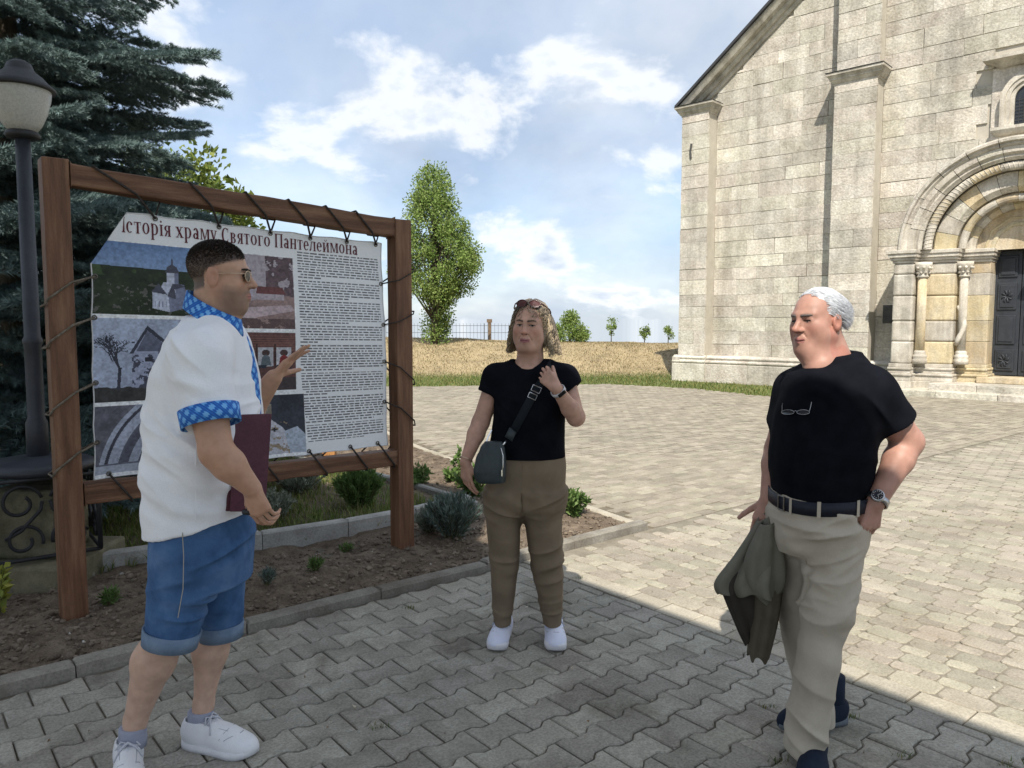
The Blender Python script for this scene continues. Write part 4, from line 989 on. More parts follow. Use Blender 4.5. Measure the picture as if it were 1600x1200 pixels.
for u in (0.185, 0.385, 0.565, 0.715, 0.855, 0.975): loop_top(u, 0.165 if u > .2 else 0.30)
def loop_bot(u, ds):
    p = eyelet(u, 0.985); s = p[0]; a0, a1 = rail_z(s+ds*0.3, False); b0, b1 = rail_z(s+ds, False)
    pts = [(s, p[1]-0.004, p[2]), (s+ds*0.25, -rf, a1), (s+ds*0.95, -rf, b0+0.01), (s+ds, -rf*0.8, b0-0.007), (s+ds, rf*0.8, b0-0.007), (s+ds*1.05, rf, b0), (s+ds*1.25, rf, b1), (s+ds*1.55, 0.0, b1+0.06)]
    MB().tube(pts, 0.006, 6).build('lacing_cord', MT_ropeD, board, smooth=True)
for u in (0.04, 0.50, 0.68, 0.84, 0.955): loop_bot(u, 0.10)
def loop_side(v, dz, left=True):
    u = 0.008 if left else 0.992; p = eyelet(u, v); c = 0.0 if left else BLEN; w = 0.074; sg = -1 if left else 1
    z = p[2]
    pts = [(p[0], p[1]-0.004, z), (c-sg*w, -w*0.9, z+dz*0.18), (c-sg*w*0.6, -w, z+dz*0.25), (c+sg*w*0.8, -w, z+dz*0.8), (c+sg*w, -w*0.8, z+dz), (c+sg*w, w, z+dz*1.05), (c, w, z+dz*0.7), (c-sg*w, w*0.8, z+dz*0.3), (p[0], p[1]+0.008, z+0.005)]
    MB().tube(pts, 0.0058 if left else 0.005, 6).build('lacing_cord', MT_rope if left else MT_ropeD, board, smooth=True)
for v in (0.25, 0.40, 0.64, 0.86): loop_side(v, -0.15, True)
for v, dz in ((0.20, 0.10), (0.40, 0.09), (0.58, -0.16), (0.78, -0.17)): loop_side(v, dz, False)
# ================================================================ ADDED CANOPY OVER THE CAMERA, OUT OF VIEW (put in to cast the wide shade over the path)
MT_tile = M('brown_roof_sheet', [(0.3, (0.10, 0.05, 0.035)), (0.7, (0.16, 0.08, 0.055))], scale=5, vary=0, bump=0.4, wave=6.0)
MT_soffit = M('white_soffit_boards', [(0.3, (0.66, 0.65, 0.61)), (0.7, (0.74, 0.73, 0.70))], scale=3, vary=0, bump=0.2, wave=9.0)
CH = 4.6; sv = np.array([math.cos(SUN_AZ), math.sin(SUN_AZ)])/math.tan(SUN_EL)        # horizontal run towards the sun per metre of height
sE, tE = float(sv@E1), float(sv@E2); S_ED = S_STRIP0-0.03+CH*sE; S_BK = S_ED-3.3; T_A, T_B = -1.3+CH*tE, 7.6+CH*tE
can = empty('added_shade_canopy', (*st((S_ED+S_BK)/2, (T_A+T_B)/2), 0), TH); tag(can, 'added out-of-view canopy on posts that casts the wide shade over the path', 'canopy')
ws, wt = (S_ED-S_BK)/2, (T_B-T_A)/2
MB().box((-ws, -wt, CH), (ws, wt, CH+0.05)).build('soffit', MT_soffit, can); MB().box((-ws, -wt, CH+0.054), (ws, wt, CH+0.14)).build('roof_sheet', MT_tile, can)
MT_cpost = M('canopy_timber', [(0.3, (0.13, 0.09, 0.06)), (0.7, (0.22, 0.16, 0.11))], vary=0)
for x in (-ws+0.25, -ws+1.8):
    for y in (-wt+0.3, wt-0.3): MB().box((x-0.08, y-0.08, -0.05), (x+0.08, y+0.08, CH-0.002)).build('post', MT_cpost, can)
# added upright panel on the canopy's front edge, placed to shade the board's end
pt = st(2.85, 4.35); t_c = 4.35+2.4*tE*0; hz = 2.35
t1 = (2.78-S_ED)/(-sE); tt = 4.38+t1*tE; zz = hz+t1; t0 = tt-(T_A+T_B)/2
q = MB(); vs = [(ws-0.10, t0-0.55, CH+0.14), (ws-0.10, t0+1.6, CH+0.14), (ws-0.10, t0+1.6, zz-0.5), (ws-0.10, t0+0.3, zz+0.15), (ws-0.10, t0-0.55, zz+0.1)]
q.add(vs+[(ws-0.02, y, z) for _, y, z in vs], [(0, 1, 2, 3, 4), (9, 8, 7, 6, 5), (0, 5, 6, 1), (1, 6, 7, 2), (2, 7, 8, 3), (3, 8, 9, 4), (4, 9, 5, 0)]); q.build('shade_panel', MT_tile, can)
# ================================================================ GRASS
def blades(name, pts, h, wd, cols, material, lean=0.5, seed=1, kind='stuff', parent=None, curve=True):
    r = np.random.default_rng(seed); n_ = len(pts); a = r.random(n_)*2*math.pi; hh = h*(0.5+r.random(n_)); w = wd*(0.6+0.8*r.random(n_))
    d_ = np.stack([np.cos(a), np.sin(a), np.zeros(n_)], -1); s_ = np.stack([-np.sin(a), np.cos(a), np.zeros(n_)], -1)
    ln = (lean*hh*r.random(n_))[:, None]
    p0 = pts - s_*w[:, None]/2; p1 = pts + s_*w[:, None]/2; up = np.array([0, 0, 1.0])
    m0 = pts + d_*ln*0.35 + up*(hh*0.55)[:, None] - s_*w[:, None]*0.4; m1 = m0 + s_*w[:, None]*0.8; tp = pts + d_*ln + up*hh[:, None]
    V = np.stack([p0, p1, m1, m0, tp], 1).reshape(-1, 3); b = np.arange(n_)*5
    F1 = np.stack([b, b+1, b+2], -1); F2 = np.stack([b, b+2, b+3], -1); F3 = np.stack([b+3, b+2, b+4], -1)
    c = np.array(cols)[r.integers(0, len(cols), n_)]*(0.75+0.5*r.random((n_, 1))); C = np.repeat(c, 5, 0)
    me = mesh_np(name, V, np.concatenate([F1, F2, F3]), col=C)
    o = link(name, me, material, parent)
    if kind: tag(o, kind=kind)
    return o
MT_leafv = M('leaf_vertex_green', [(0.3, (0.85, 0.85, 0.85)), (0.7, (1.15, 1.15, 1.15))], attr='Col', scale=3, rough=0.6, vary=0, bump=0, fine=0, transl=0.35, coord='World')
r = np.random.default_rng(31)
GREEN = [(0.075, 0.12, 0.022), (0.10, 0.15, 0.03), (0.14, 0.17, 0.05), (0.06, 0.10, 0.02)]; DRY = [(0.34, 0.27, 0.16), (0.40, 0.33, 0.21), (0.28, 0.22, 0.12), (0.36, 0.27, 0.15), (0.22, 0.20, 0.09), (0.44, 0.38, 0.26)]
def church_side(x, y):   # True where the church stands
    q = np.stack([x, y], -1)-FC0; u = q@FD; w = q@FN; return (u > 0.05) & (u < 17) & (w < 0.12)
N_ = 90000; x = r.uniform(-9, 16, N_); y = r.uniform(14.5, 26, N_); ok = ~plaza_far(x, y) & ~church_side(x, y) & (y < 23.6+0.06*x+r.normal(0, .5, N_))
x, y = x[ok], y[ok]; tag(blades('meadow_grass', np.stack([x, y, terrain_z(x, y)-0.01], -1), 0.065, 0.014, GREEN+[(0.20, 0.19, 0.06), (0.26, 0.23, 0.09)], MT_leafv, lean=1.0, seed=2), 'short green grass between the paving and the church wall', 'grass')
N_ = 75000; x = r.uniform(-13, 14, N_); y = r.uniform(22.6, 30.5, N_); ok = ~church_side(x, y) & (y > 23.2+0.06*x+r.normal(0, .45, N_)); x, y = x[ok], y[ok]
tag(blades('dry_meadow_grass', np.stack([x, y, terrain_z(x, y)-0.01], -1), 0.05, 0.018, DRY+[(0.17, 0.17, 0.07)], MT_leafv, lean=1.8, seed=3), 'dry golden grass covering the bank behind the plaza', 'grass')
def in_lawn(s, t): 
    front = np.interp(s, [-6, 0.96, 2.84, 3.82], [5.6, 5.18, 4.97, 5.3]); return (t > front) & (s < 3.62) & (t < 11.5)
N_ = 110000; s = r.uniform(-3.5, 3.7, N_); t = r.uniform(4.9, 10.5, N_); ok = in_lawn(s, t) & (vnoise(s, t, 2.5, 8)+0.25*r.standard_normal(N_) > 0.20); s, t = s[ok], t[ok]
x = E1[0]*s+E2[0]*t; y = E1[1]*s+E2[1]*t
tag(blades('lawn_grass', np.stack([x, y, bed_h(x, y)-0.005], -1), 0.065, 0.007, [(0.13, 0.19, 0.04), (0.17, 0.22, 0.06), (0.10, 0.16, 0.03), (0.28, 0.26, 0.11), (0.20, 0.22, 0.07)], MT_leafv, lean=1.2, seed=4), 'patchy lawn grass inside the pale kerb behind the board', 'grass')
# ================================================================ SHRUBS, CLUMPS
def leaf_quads(pts, dirs, l, w, cols, r, fold=0.25):
    """pointed leaves: (n) base points, unit directions"""
    n_ = len(pts); rnd = r.standard_normal((n_, 3)); s_ = np.cross(dirs, rnd); s_ /= np.linalg.norm(s_, axis=1, keepdims=True)+1e-9; nn = np.cross(dirs, s_)
    L_ = (l*(0.6+0.8*r.random(n_)))[:, None]; W_ = (w*(0.7+0.6*r.random(n_)))[:, None]
    tip = pts+dirs*L_ - nn*L_*0.15; mid = pts+dirs*L_*0.45; a = mid+s_*W_/2+nn*W_*fold; b = mid-s_*W_/2+nn*W_*fold
    V = np.stack([pts, a, tip, b], 1).reshape(-1, 3); i = np.arange(n_)*4
    Fc = np.concatenate([np.stack([i, i+1, i+2], -1), np.stack([i, i+2, i+3], -1)])
    c = np.array(cols)[r.integers(0, len(cols), n_)]*(0.75+0.5*r.random((n_, 1)))
    return V, Fc, np.repeat(c, 4, 0)
def unit(v): return v/(np.linalg.norm(v, axis=-1, keepdims=True)+1e-9)
MT_stem = M('green_stem', [(0.3, (0.09, 0.08, 0.04)), (0.7, (0.14, 0.13, 0.06))], vary=0, bump=0.3)
def clump(name, base, rad, h, nst, nleaf, l, w, cols, label, cat, group=None, seed=1, spread=1.0, upright=0.6):
    r = np.random.default_rng(seed); root = empty(name, tuple(base)); tag(root, label, cat, group)
    P_ = []; D_ = []; st_ = MB()
    for k in range(nst):
        a = r.random()*6.28; e = spread*r.random()**0.6; d_ = np.array([math.cos(a)*e*rad, math.sin(a)*e*rad, h*(1-0.35*e*e)*(0.8+0.3*r.random())])
        b0 = np.array([math.cos(a)*e*rad*0.25, math.sin(a)*e*rad*0.25, 0.0])
        mid = b0*0.5+d_*0.5+np.array([0, 0, h*0.08]); st_.tube([b0, mid, d_], [0.004, 0.003, 0.0015], 4)
        tt = r.random(nleaf)**0.7; p = (1-tt)[:, None]**2*b0 + 2*((1-tt)*tt)[:, None]*mid + (tt**2)[:, None]*d_
        dr = unit(unit(d_-b0)*upright + r.standard_normal((nleaf, 3))*0.45); P_.append(p); D_.append(dr)
    V, Fc, C = leaf_quads(np.concatenate(P_), np.concatenate(D_), l, w, cols, r)
    tag(link('foliage', mesh_np('foliage', V, Fc, col=C), MT_leafv, root), kind='stuff'); st_.build('stem', MT_stem, root)
    return root
def bedp(px, py): q = gnd(px, py); return np.array([q[0], q[1], bed_h(q[0], q[1])-0.01])
SAGE = [(0.30, 0.34, 0.27), (0.38, 0.41, 0.34), (0.24, 0.28, 0.20)]; LAV = [(0.15, 0.21, 0.18), (0.20, 0.27, 0.23), (0.12, 0.17, 0.13), (0.25, 0.29, 0.27)]; GR2 = [(0.09, 0.16, 0.04), (0.13, 0.21, 0.06), (0.16, 0.25, 0.08)]
clump('lavender_clump', bedp(708, 845), 0.20, 0.30, 150, 26, 0.055, 0.006, LAV, 'grey-green lavender clump at the foot of the board post', 'plant', seed=1, upright=1.4)
clump('lavender_clump', bedp(672, 838), 0.11, 0.17, 60, 24, 0.05, 0.006, SAGE, 'small silvery clump squeezed between post and lavender', 'plant', seed=11, upright=1.2)
clump('green_shrub', bedp(562, 800), 0.21, 0.34, 130, 34, 0.045, 0.010, GR2, 'round dark green shrub on the lawn behind the board', 'shrub', seed=2, upright=1.1)
clump('silver_shrub', bedp(430, 818), 0.16, 0.24, 90, 34, 0.034, 0.008, SAGE, 'silvery shrub near the lawn kerb behind the guide', 'shrub', seed=3, upright=0.7)
clump('silver_shrub', bedp(465, 775), 0.26, 0.26, 130, 34, 0.034, 0.008, SAGE, 'broad silvery shrub under the bottom rail of the board', 'shrub', seed=4, upright=0.7)
clump('seedling', bedp(418, 921), 0.045, 0.085, 26, 12, 0.035, 0.005, LAV, 'small blue-green tuft on bare soil', 'plant', seed=5, upright=1.2)
clump('seedling', bedp(492, 898), 0.05, 0.08, 22, 12, 0.035, 0.006, GR2, 'small bright green tuft in front of the lawn kerb', 'plant', seed=6, upright=1.0)
clump('seedling', bedp(541, 865), 0.04, 0.07, 16, 12, 0.03, 0.006, GR2, 'tiny green seedling against the lawn kerb', 'plant', seed=7)
clump('seedling', bedp(172, 948), 0.05, 0.09, 22, 12, 0.04, 0.007, GR2, 'small green seedling beside the foot of the board post', 'plant', seed=8)
LF = [(0.09, 0.16, 0.04), (0.13, 0.21, 0.06), (0.17, 0.25, 0.08)]
clump('leafy_plant', bedp(896, 812), 0.13, 0.20, 46, 16, 0.045, 0.026, LF, 'low leafy plant in the sunny corner of the bed', 'plant', seed=9, upright=0.5)
clump('leafy_plant', bedp(738, 779), 0.17, 0.26, 40, 16, 0.05, 0.03, LF, 'bushy leafy plant behind the woman with the bag', 'plant', seed=10, upright=0.5)
clump('leafy_plant', bedp(652, 763), 0.12, 0.20, 30, 14, 0.05, 0.03, LF, 'leafy plant partly hidden by the board post', 'plant', seed=12, upright=0.5)
clump('leafy_plant', bedp(706, 752), 0.10, 0.12, 22, 14, 0.045, 0.028, LF, 'small spreading plant on the sunny soil strip', 'plant', seed=13, upright=0.4)
clump('rose_stem', bedp(716, 762), 0.05, 0.46, 5, 16, 0.05, 0.036, LF, 'tall thin stem with sparse rounded leaves', 'plant', seed=14, upright=0.3)
clump('yellow_weed', bedp(-4, 968), 0.09, 0.30, 10, 14, 0.05, 0.03, [(0.28, 0.30, 0.05), (0.20, 0.24, 0.05), (0.36, 0.36, 0.08)], 'pale yellow-green weed at the edge of the bare bed', 'plant', seed=15, upright=0.4)
# ================================================================ TREES
MT_bark = M('bark', [(0.3, (0.05, 0.04, 0.03)), (0.7, (0.12, 0.10, 0.075))], scale=5, stretch=(4, 4, 0.7), bump=0.9, bscale=18, bdist=0.02, vary=0.1)
def broad_tree(name, base, h, prof, nclump, nleaf, leaf, cols, label, group=None, seed=1, trunk=0.1, cr=0.28, cat='tree'):
    """prof: [(height fraction, radius)] envelope of the crown"""
    r = np.random.default_rng(seed); root = empty(name, tuple(base)); tag(root, label, cat, group)
    hs = [q[0] for q in prof]; rs = [q[1] for q in prof]; tk = MB()
    tk.tube([(0, 0, -0.1), (0.02*h*0.1, 0, h*0.3), (0, 0.01*h, h*0.6), (0, 0, h*0.93)], [trunk, trunk*0.8, trunk*0.45, trunk*0.1], 8)
    P_ = []; D_ = []
    for k in range(nclump):
        for _ in range(50):
            f = r.uniform(hs[0], hs[-1]); R_ = np.interp(f, hs, rs)
            if r.random() < R_/max(rs): break
        a = r.random()*6.28; e = R_*(0.35+0.68*r.random()**0.6); c = np.array([math.cos(a)*e, math.sin(a)*e, f*h])
        if k % 3 == 0:
            z0 = max(0.12*h, c[2]-e*1.3-0.1*h); tk.tube([(0, 0, z0), (c[0]*0.5, c[1]*0.5, z0*0.45+c[2]*0.55), tuple(c)], [trunk*0.28, trunk*0.16, trunk*0.05], 5)
        m_ = int(nleaf*(0.6+0.8*r.random())); q = r.standard_normal((m_, 3)); q = unit(q)*(r.random((m_, 1))**0.45)*cr*(0.7+0.6*r.random())
        P_.append(c+q*np.array([1, 1, 1.15])); D_.append(unit(unit(q)*0.5+r.standard_normal((m_, 3))*0.6+np.array([0, 0, 0.2])))
    V, Fc, C = leaf_quads(np.concatenate(P_), np.concatenate(D_), leaf, leaf*0.62, cols, r)
    tag(link('crown', mesh_np('crown', V, Fc, col=C), MT_leafv, root), kind='stuff'); tk.build('trunk', MT_bark, root, smooth=True)
    return root
def hill(px, Y): q = at(px, 530, Y); return np.array([q[0], Y, float(terrain_z(q[0], Y))-0.03])
TL = [(0.19, 0.28, 0.065), (0.25, 0.34, 0.095), (0.14, 0.22, 0.05), (0.30, 0.37, 0.13)]
broad_tree('columnar_tree', hill(680, 28.0), 6.35, [(0.02, .32), (0.10, .38), (0.20, .42), (0.28, .72), (0.36, 1.35), (0.45, 1.62), (0.58, 1.38), (0.72, 1.02), (0.86, .66), (0.94, .42), (1.0, .10)], 200, 150, 0.09, TL, 'tall tapering green tree with a leafy trunk on the dry bank', seed=3, trunk=0.17, cr=0.34)
broad_tree('round_bush', hill(890, 30.0), 1.05, [(0.02, .55), (0.3, .8), (0.6, .45), (1.0, .12)], 50, 110, 0.075, TL, 'low green bush on the crest behind the woman', seed=4, trunk=0.04, cr=0.22, cat='bush')
for px, hh, sd in ((955, 1.0, 5), (1007, 0.72, 6), (1044, 0.62, 7)):
    broad_tree('sapling', hill(px, 30.5)+np.array([0, 0, 0]), hh, [(0.35, .08), (0.6, .16), (0.85, .13), (1.0, .04)], 10, 45, 0.07, TL, {5: 'taller sapling with a leafy top on the crest', 6: 'thin sapling on the crest, second from the bush', 7: 'small sapling on the crest beside the church corner'}[sd], 'saplings on the crest', seed=sd, trunk=0.022, cr=0.11)
YG = [(0.17, 0.22, 0.045), (0.22, 0.26, 0.06), (0.12, 0.17, 0.035)]
broad_tree('leafy_tree', np.array([-4.55, 10.6, 0.0]), 3.75, [(0.25, .5), (0.5, 1.1), (0.8, 0.9), (1.0, .3)], 80, 130, 0.10, YG, 'yellow-green leafy tree glimpsed through the spruce branches', seed=8, trunk=0.09, cr=0.34)
# far railing and timber post on the crest
MT_iron = M('black_iron', [(0.3, (0.016, 0.017, 0.02)), (0.7, (0.03, 0.032, 0.036))], scale=8, rough=0.55, vary=0, bump=0.2, spec=0.4)
fa, fb_ = hill(560, 33.0), hill(830, 33.0); rl = empty('iron_railing', tuple(fa)); tag(rl, 'low black iron railing along the crest beside the tall tree', 'railing')
MT_rl = M('hazy_grey_iron', [(0.3, (0.07, 0.075, 0.085)), (0.7, (0.11, 0.115, 0.125))], rough=0.6, vary=0, bump=0); L_ = fb_[0]-fa[0]; zt = 0.55  # black railing paled to grey: distance haze put into its colour
for z in (0.25, zt): MB().tube([(0, 0, z), (L_, 0, z)], 0.010, 5).build('rail', MT_rl, rl)
for k in range(int(L_/0.15)): MB().tube([(k*0.15, 0, -0.1), (k*0.15, 0, zt+0.10)], 0.006 if k % 12 else 0.018, 4).build('baluster', MT_rl, rl)
MT_pw = M('grey_timber', [(0.3, (0.13, 0.09, 0.06)), (0.7, (0.22, 0.16, 0.11))], vary=0)
pp = hill(765, 31.0); b = empty('timber_marker', tuple(pp)); tag(b, 'short timber post with a small cap on the grassy crest', 'post')
MB().box((-0.06, -0.06, -0.1), (0.06, 0.06, 0.72)).build('post', MT_pw, b); MB().box((-0.11, -0.08, 0.72), (0.10, 0.08, 0.86)).build('cap', MT_pw, b)
MT_box = M('plain_pine', [(0.3, (0.38, 0.18, 0.06)), (0.7, (0.48, 0.25, 0.10))], stretch=(8, 1, 1), vary=0)
q = gnd(515, 718); tag(MB().box((-0.07, -0.05, 0), (0.07, 0.05, 0.14)).prism([(-0.09, -0.07), (0.09, -0.07), (0.09, 0.07), (-0.09, 0.07)], 0.14, 0.17, 0.01).build('pine_stake', MT_box), 'short pale pine block standing behind the board', 'stake').location = (q[0], q[1], 0.03)
# ---------------------------------------------------------------- blue spruce
MT_needle = M('spruce_needles', [(0.3, (0.8, 0.8, 0.8)), (0.7, (1.2, 1.2, 1.2))], attr='Col', scale=4, rough=0.55, vary=0.12, bump=0, fine=0, transl=0.12, coord='World')
def bough_mesh(seed, L_=1.0):
    """a flat spray: main axis along +x, side twigs, needles all round"""
    r = np.random.default_rng(seed); P_ = []; D_ = []; sk = MB(); tw = [(np.array([0, 0, 0.0]), np.array([L_, 0, 0.06*L_]), 1.0)]
    for k in range(11):
        for sg in (-1, 1):
            f = 0.14+0.80*k/11+r.uniform(-.03, .03); l = L_*(0.50*(1-f)+0.10)*r.uniform(.8, 1.15); a = r.uniform(0.65, 0.95)
            b0 = np.array([f*L_, 0, 0.06*L_*f]); e = b0+np.array([math.cos(a)*l, sg*math.sin(a)*l, r.uniform(-.12, .05)*l]); tw.append((b0, e, 0.6))
            for j in range(3):
                g = r.uniform(.3, .9); l2 = l*0.42*r.uniform(.7, 1.1); a2 = a+r.choice([-1, 1])*r.uniform(.5, .8); c0 = b0+(e-b0)*g
                tw.append((c0, c0+np.array([math.cos(a2)*l2, sg*math.sin(a2)*l2, r.uniform(-.15, .05)*l2]), 0.4))
    for (a, b, w_) in tw:
        ln = np.linalg.norm(b-a); n_ = int(ln*520)+16; t_ = r.random(n_)**0.85; ax = (b-a)/ln
        P_.append(a+(b-a)*t_[:, None]+r.standard_normal((n_, 3))*0.002)
        q = r.standard_normal((n_, 3)); q -= (q@ax)[:, None]*ax; q = unit(q); q[:, 2] += 0.25; D_.append(unit(q*0.8+ax*0.75)); sk.tube([a, b], [0.007*w_, 0.003*w_], 4)
    P_ = np.concatenate(P_); D_ = np.concatenate(D_); r2 = np.random.default_rng(seed+1)
    n_ = len(P_); s_ = unit(np.cross(D_, r2.standard_normal((n_, 3)))); l = 0.034*(0.8+0.5*r2.random((n_, 1))); w = 0.0034
    V = np.stack([P_-s_*w, P_+s_*w, P_+D_*l], 1).reshape(-1, 3); i = np.arange(n_)*3; Fc = np.stack([i, i+1, i+2], -1)
    tipf = np.clip(np.linalg.norm(P_[:, :2]-np.array([0.2, 0]), axis=1)/L_, 0, 1)
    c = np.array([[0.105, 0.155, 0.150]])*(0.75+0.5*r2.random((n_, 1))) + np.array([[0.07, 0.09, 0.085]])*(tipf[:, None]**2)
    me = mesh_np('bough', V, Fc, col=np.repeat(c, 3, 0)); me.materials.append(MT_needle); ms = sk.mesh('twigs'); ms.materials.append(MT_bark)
    return me, ms
BM = [bough_mesh(100+k) for k in range(4)]
def spruce(base, h, rmax, label, seed, zmin=0.1, view=None):
    r = np.random.default_rng(seed); root = empty('blue_spruce', tuple(base)); tag(root, label, 'spruce tree')
    MB().tube([(0, 0, -0.1), (0, 0, h*0.5), (0, 0, h)], [0.17, 0.10, 0.01], 10).build('trunk', MT_bark, root, smooth=True)
    z = zmin; cnt = 0
    while z < h-0.15 and cnt < 420:
        R_ = rmax*(1-z/h)**0.75*r.uniform(.82, 1.12)+0.12; n_ = max(6, int(10*R_/rmax+5))
        for k in range(n_):
            a = 2*math.pi*(k+r.random()*.7)/n_ + z*3.1; l = R_*r.uniform(.75, 1.1); dr = r.uniform(-.30, -.02)
            q = base+np.array([math.cos(a)*l, math.sin(a)*l, z+dr*l])
            px, py, f = proj(q)
            if f < 0.5 or px < -330 or py < -330 or z+dr*l < 0.05: continue
            me, ms = BM[r.integers(0, 4)]
            # inner reach of long branches is covered by a second spray half way
            for (f0, sc) in (((0.0, 1.0),) if l < 1.0 else ((0.0, 0.62), (0.42, 0.62))):
                o = bpy.data.objects.new('bough', me); COL.objects.link(o); o.parent = root; x0 = l*f0
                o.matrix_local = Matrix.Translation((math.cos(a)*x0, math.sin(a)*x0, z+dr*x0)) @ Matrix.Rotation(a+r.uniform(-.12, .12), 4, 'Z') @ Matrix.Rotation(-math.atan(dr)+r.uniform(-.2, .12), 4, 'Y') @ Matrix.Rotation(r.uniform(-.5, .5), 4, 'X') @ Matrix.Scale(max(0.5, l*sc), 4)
                cnt += 1
        z += r.uniform(.24, .34)
    return root
spruce(np.array([-4.45, 6.95, 0.0]), 8.2, 2.5, 'big blue spruce with drooping sprays rising behind the notice board and lamp', 5)
# ================================================================ LAMP POST ON ITS PEDESTAL
lp = np.array([-3.02, 4.55, 0.0]); lp = np.array([*(at(60, 716, 4.62)[:2]), 0.0])
lamp = empty('street_lamp', tuple(lp)); tag(lamp, 'dark lamp post with a milky globe and domed cap on a scrolled iron pedestal', 'street lamp')
def zt(py): return at(38, py, lp[1])[2]
MT_pole = M('dark_painted_pole', [(0.3, (0.028, 0.032, 0.042)), (0.7, (0.05, 0.055, 0.068))], scale=6, rough=0.5, vary=0, bump=0.15, spec=0.4)
MT_globe = M('milky_globe', [(0.3, (0.70, 0.70, 0.66)), (0.7, (0.78, 0.78, 0.74))], scale=3, rough=0.25, vary=0, bump=0, spec=0.5, transl=0.45)
zb, zg0, zg1, ztop = zt(716), zt(208), zt(140), zt(103)
MB().lathe([(0.060, zb-0.02), (0.060, zb+0.22), (0.047, zb+0.25), (0.047, zt(540)), (0.054, zt(536)), (0.054, zt(530)), (0.044, zt(526)), (0.040, zg0-0.03)], 20).build('pole', MT_pole, lamp, smooth=True)
MB().lathe([(0.04, zg0-0.035), (0.085, zg0-0.03), (0.095, zg0-0.012), (0.085, zg0+0.004), (0.07, zg0+0.012)], 24).build('globe_collar', MT_iron, lamp, smooth=True)
gr = 0.160
MB().lathe([(0.075, zg0+0.01), (0.105, zg0+0.05), (0.135, zg0+0.12), (0.155, zg0+0.20), (gr, zg1-0.01), (gr-0.004, zg1+0.01)], 32).build('globe', MT_globe, lamp, smooth=True)
MB().lathe([(gr+0.022, zg1-0.004), (gr+0.024, zg1+0.012), (gr-0.01, zg1+0.04), (0.12, zg1+0.075), (0.085, zg1+0.10), (0.075, zg1+0.115), (0.065, zg1+0.145), (0.035, zg1+0.165), (0.004, zg1+0.17)], 32).build('globe_cap', MT_iron, lamp, smooth=True)
MT_ped = M('pedestal_stone', [(0.3, (0.13, 0.12, 0.075)), (0.7, (0.26, 0.235, 0.16))], scale=5, vary=0, bump=0.6, bscale=40, blotch=(.5, .66, (0.09, 0.10, 0.06), 0.7), bscale2=6)
MB().lathe([(0.30, zb-0.07), (0.315, zb-0.05), (0.315, zb-0.03), (0.27, zb-0.008), (0.10, zb+0.012), (0.062, zb+0.02)], 28).build('pedestal_cap', MT_pole, lamp, smooth=True)
pb = MB().box((-0.19, -0.19, 0.16), (0.19, 0.19, zb-0.16)).build('pedestal_core', MT_ped, lamp, bevel=0.02)
MB().box((-0.34, -0.34, -0.05), (0.34, 0.34, 0.16)).build('pedestal_footing', MT_ped, lamp, bevel=0.02)
def spiral(cx, cz, r0, turns, a0, sgn, n_=26): return [(cx+sgn*r0*(1-0.62*k/n_)*math.cos(a0+turns*2*math.pi*k/n_), cz+r0*(1-0.62*k/n_)*math.sin(a0+turns*2*math.pi*k/n_)) for k in range(n_+1)]
for side in range(4):
    T = Matrix.Rotation(side*math.pi/2+0.66, 4, 'Z')
    def iron(p2, name, rad=0.011): MB().tube([T @ Vector((x, -0.275, z)) for x, z in p2], rad, 6).build(name, MT_iron, lamp, smooth=True)
    zl, zu = 0.19, zb-0.08
    for sg in (-1, 1):
        iron([(sg*0.27, zl), (sg*0.27, zu)], 'pedestal_bar', 0.012)
        top = spiral(sg*0.13, zu-0.13, 0.11, 1.1, 0.2, -sg); iron(top, 'scroll'); low = spiral(sg*0.12, zl+0.11, 0.10, 1.1, -0.3, -sg); iron(low, 'scroll')
        iron([(sg*0.02, zu-0.13), (sg*0.03, (zl+zu)/2+0.05), (sg*0.13, (zl+zu)/2-0.06), (sg*0.21, zl+0.13)], 'scroll')
    for z in (zl, zu): iron([(-0.27, z), (0.27, z)], 'pedestal_rail', 0.012)

# ================================================================ SMALL LITTER AND WEEDS IN THE JOINTS
r = np.random.default_rng(77); pts = []
for (px, py) in ((1410, 1180), (1570, 1195), (595, 1138), (1200, 1105), (1330, 1120), (640, 950), (420, 970), (250, 1035), (1215, 1190), (1420, 815), (1475, 800), (1050, 860), (905, 905), (1180, 1010)):
    q = gnd(px, py); m_ = 26; pts.append(np.stack([q[0]+r.normal(0, .018, m_), q[1]+r.normal(0, .012, m_), np.full(m_, -.004)], -1))
tag(blades('joint_weeds', np.concatenate(pts), 0.018, 0.003, GREEN+[(0.22, 0.19, 0.07)], MT_leafv, lean=1.4, seed=6), 'small weeds growing in the paving joints', 'weeds')
n_ = 420; s = r.uniform(0.2, 8, n_); t = r.uniform(-2.5, 3.6, n_); x = E1[0]*s+E2[0]*t; y = E1[1]*s+E2[1]*t; d_ = unit(np.stack([r.normal(size=n_), r.normal(size=n_), r.uniform(-.1, .25, n_)], -1))
V, Fc, C = leaf_quads(np.stack([x, y, np.full(n_, .004)], -1), d_, 0.018, 0.008, [(0.42, 0.33, 0.20), (0.55, 0.48, 0.36), (0.24, 0.16, 0.09), (0.6, 0.56, 0.48)], r)
tag(link('litter', mesh_np('litter', V, Fc, col=C), MT_leafv), 'dry leaf scraps scattered over the paving', 'litter', kind='stuff')
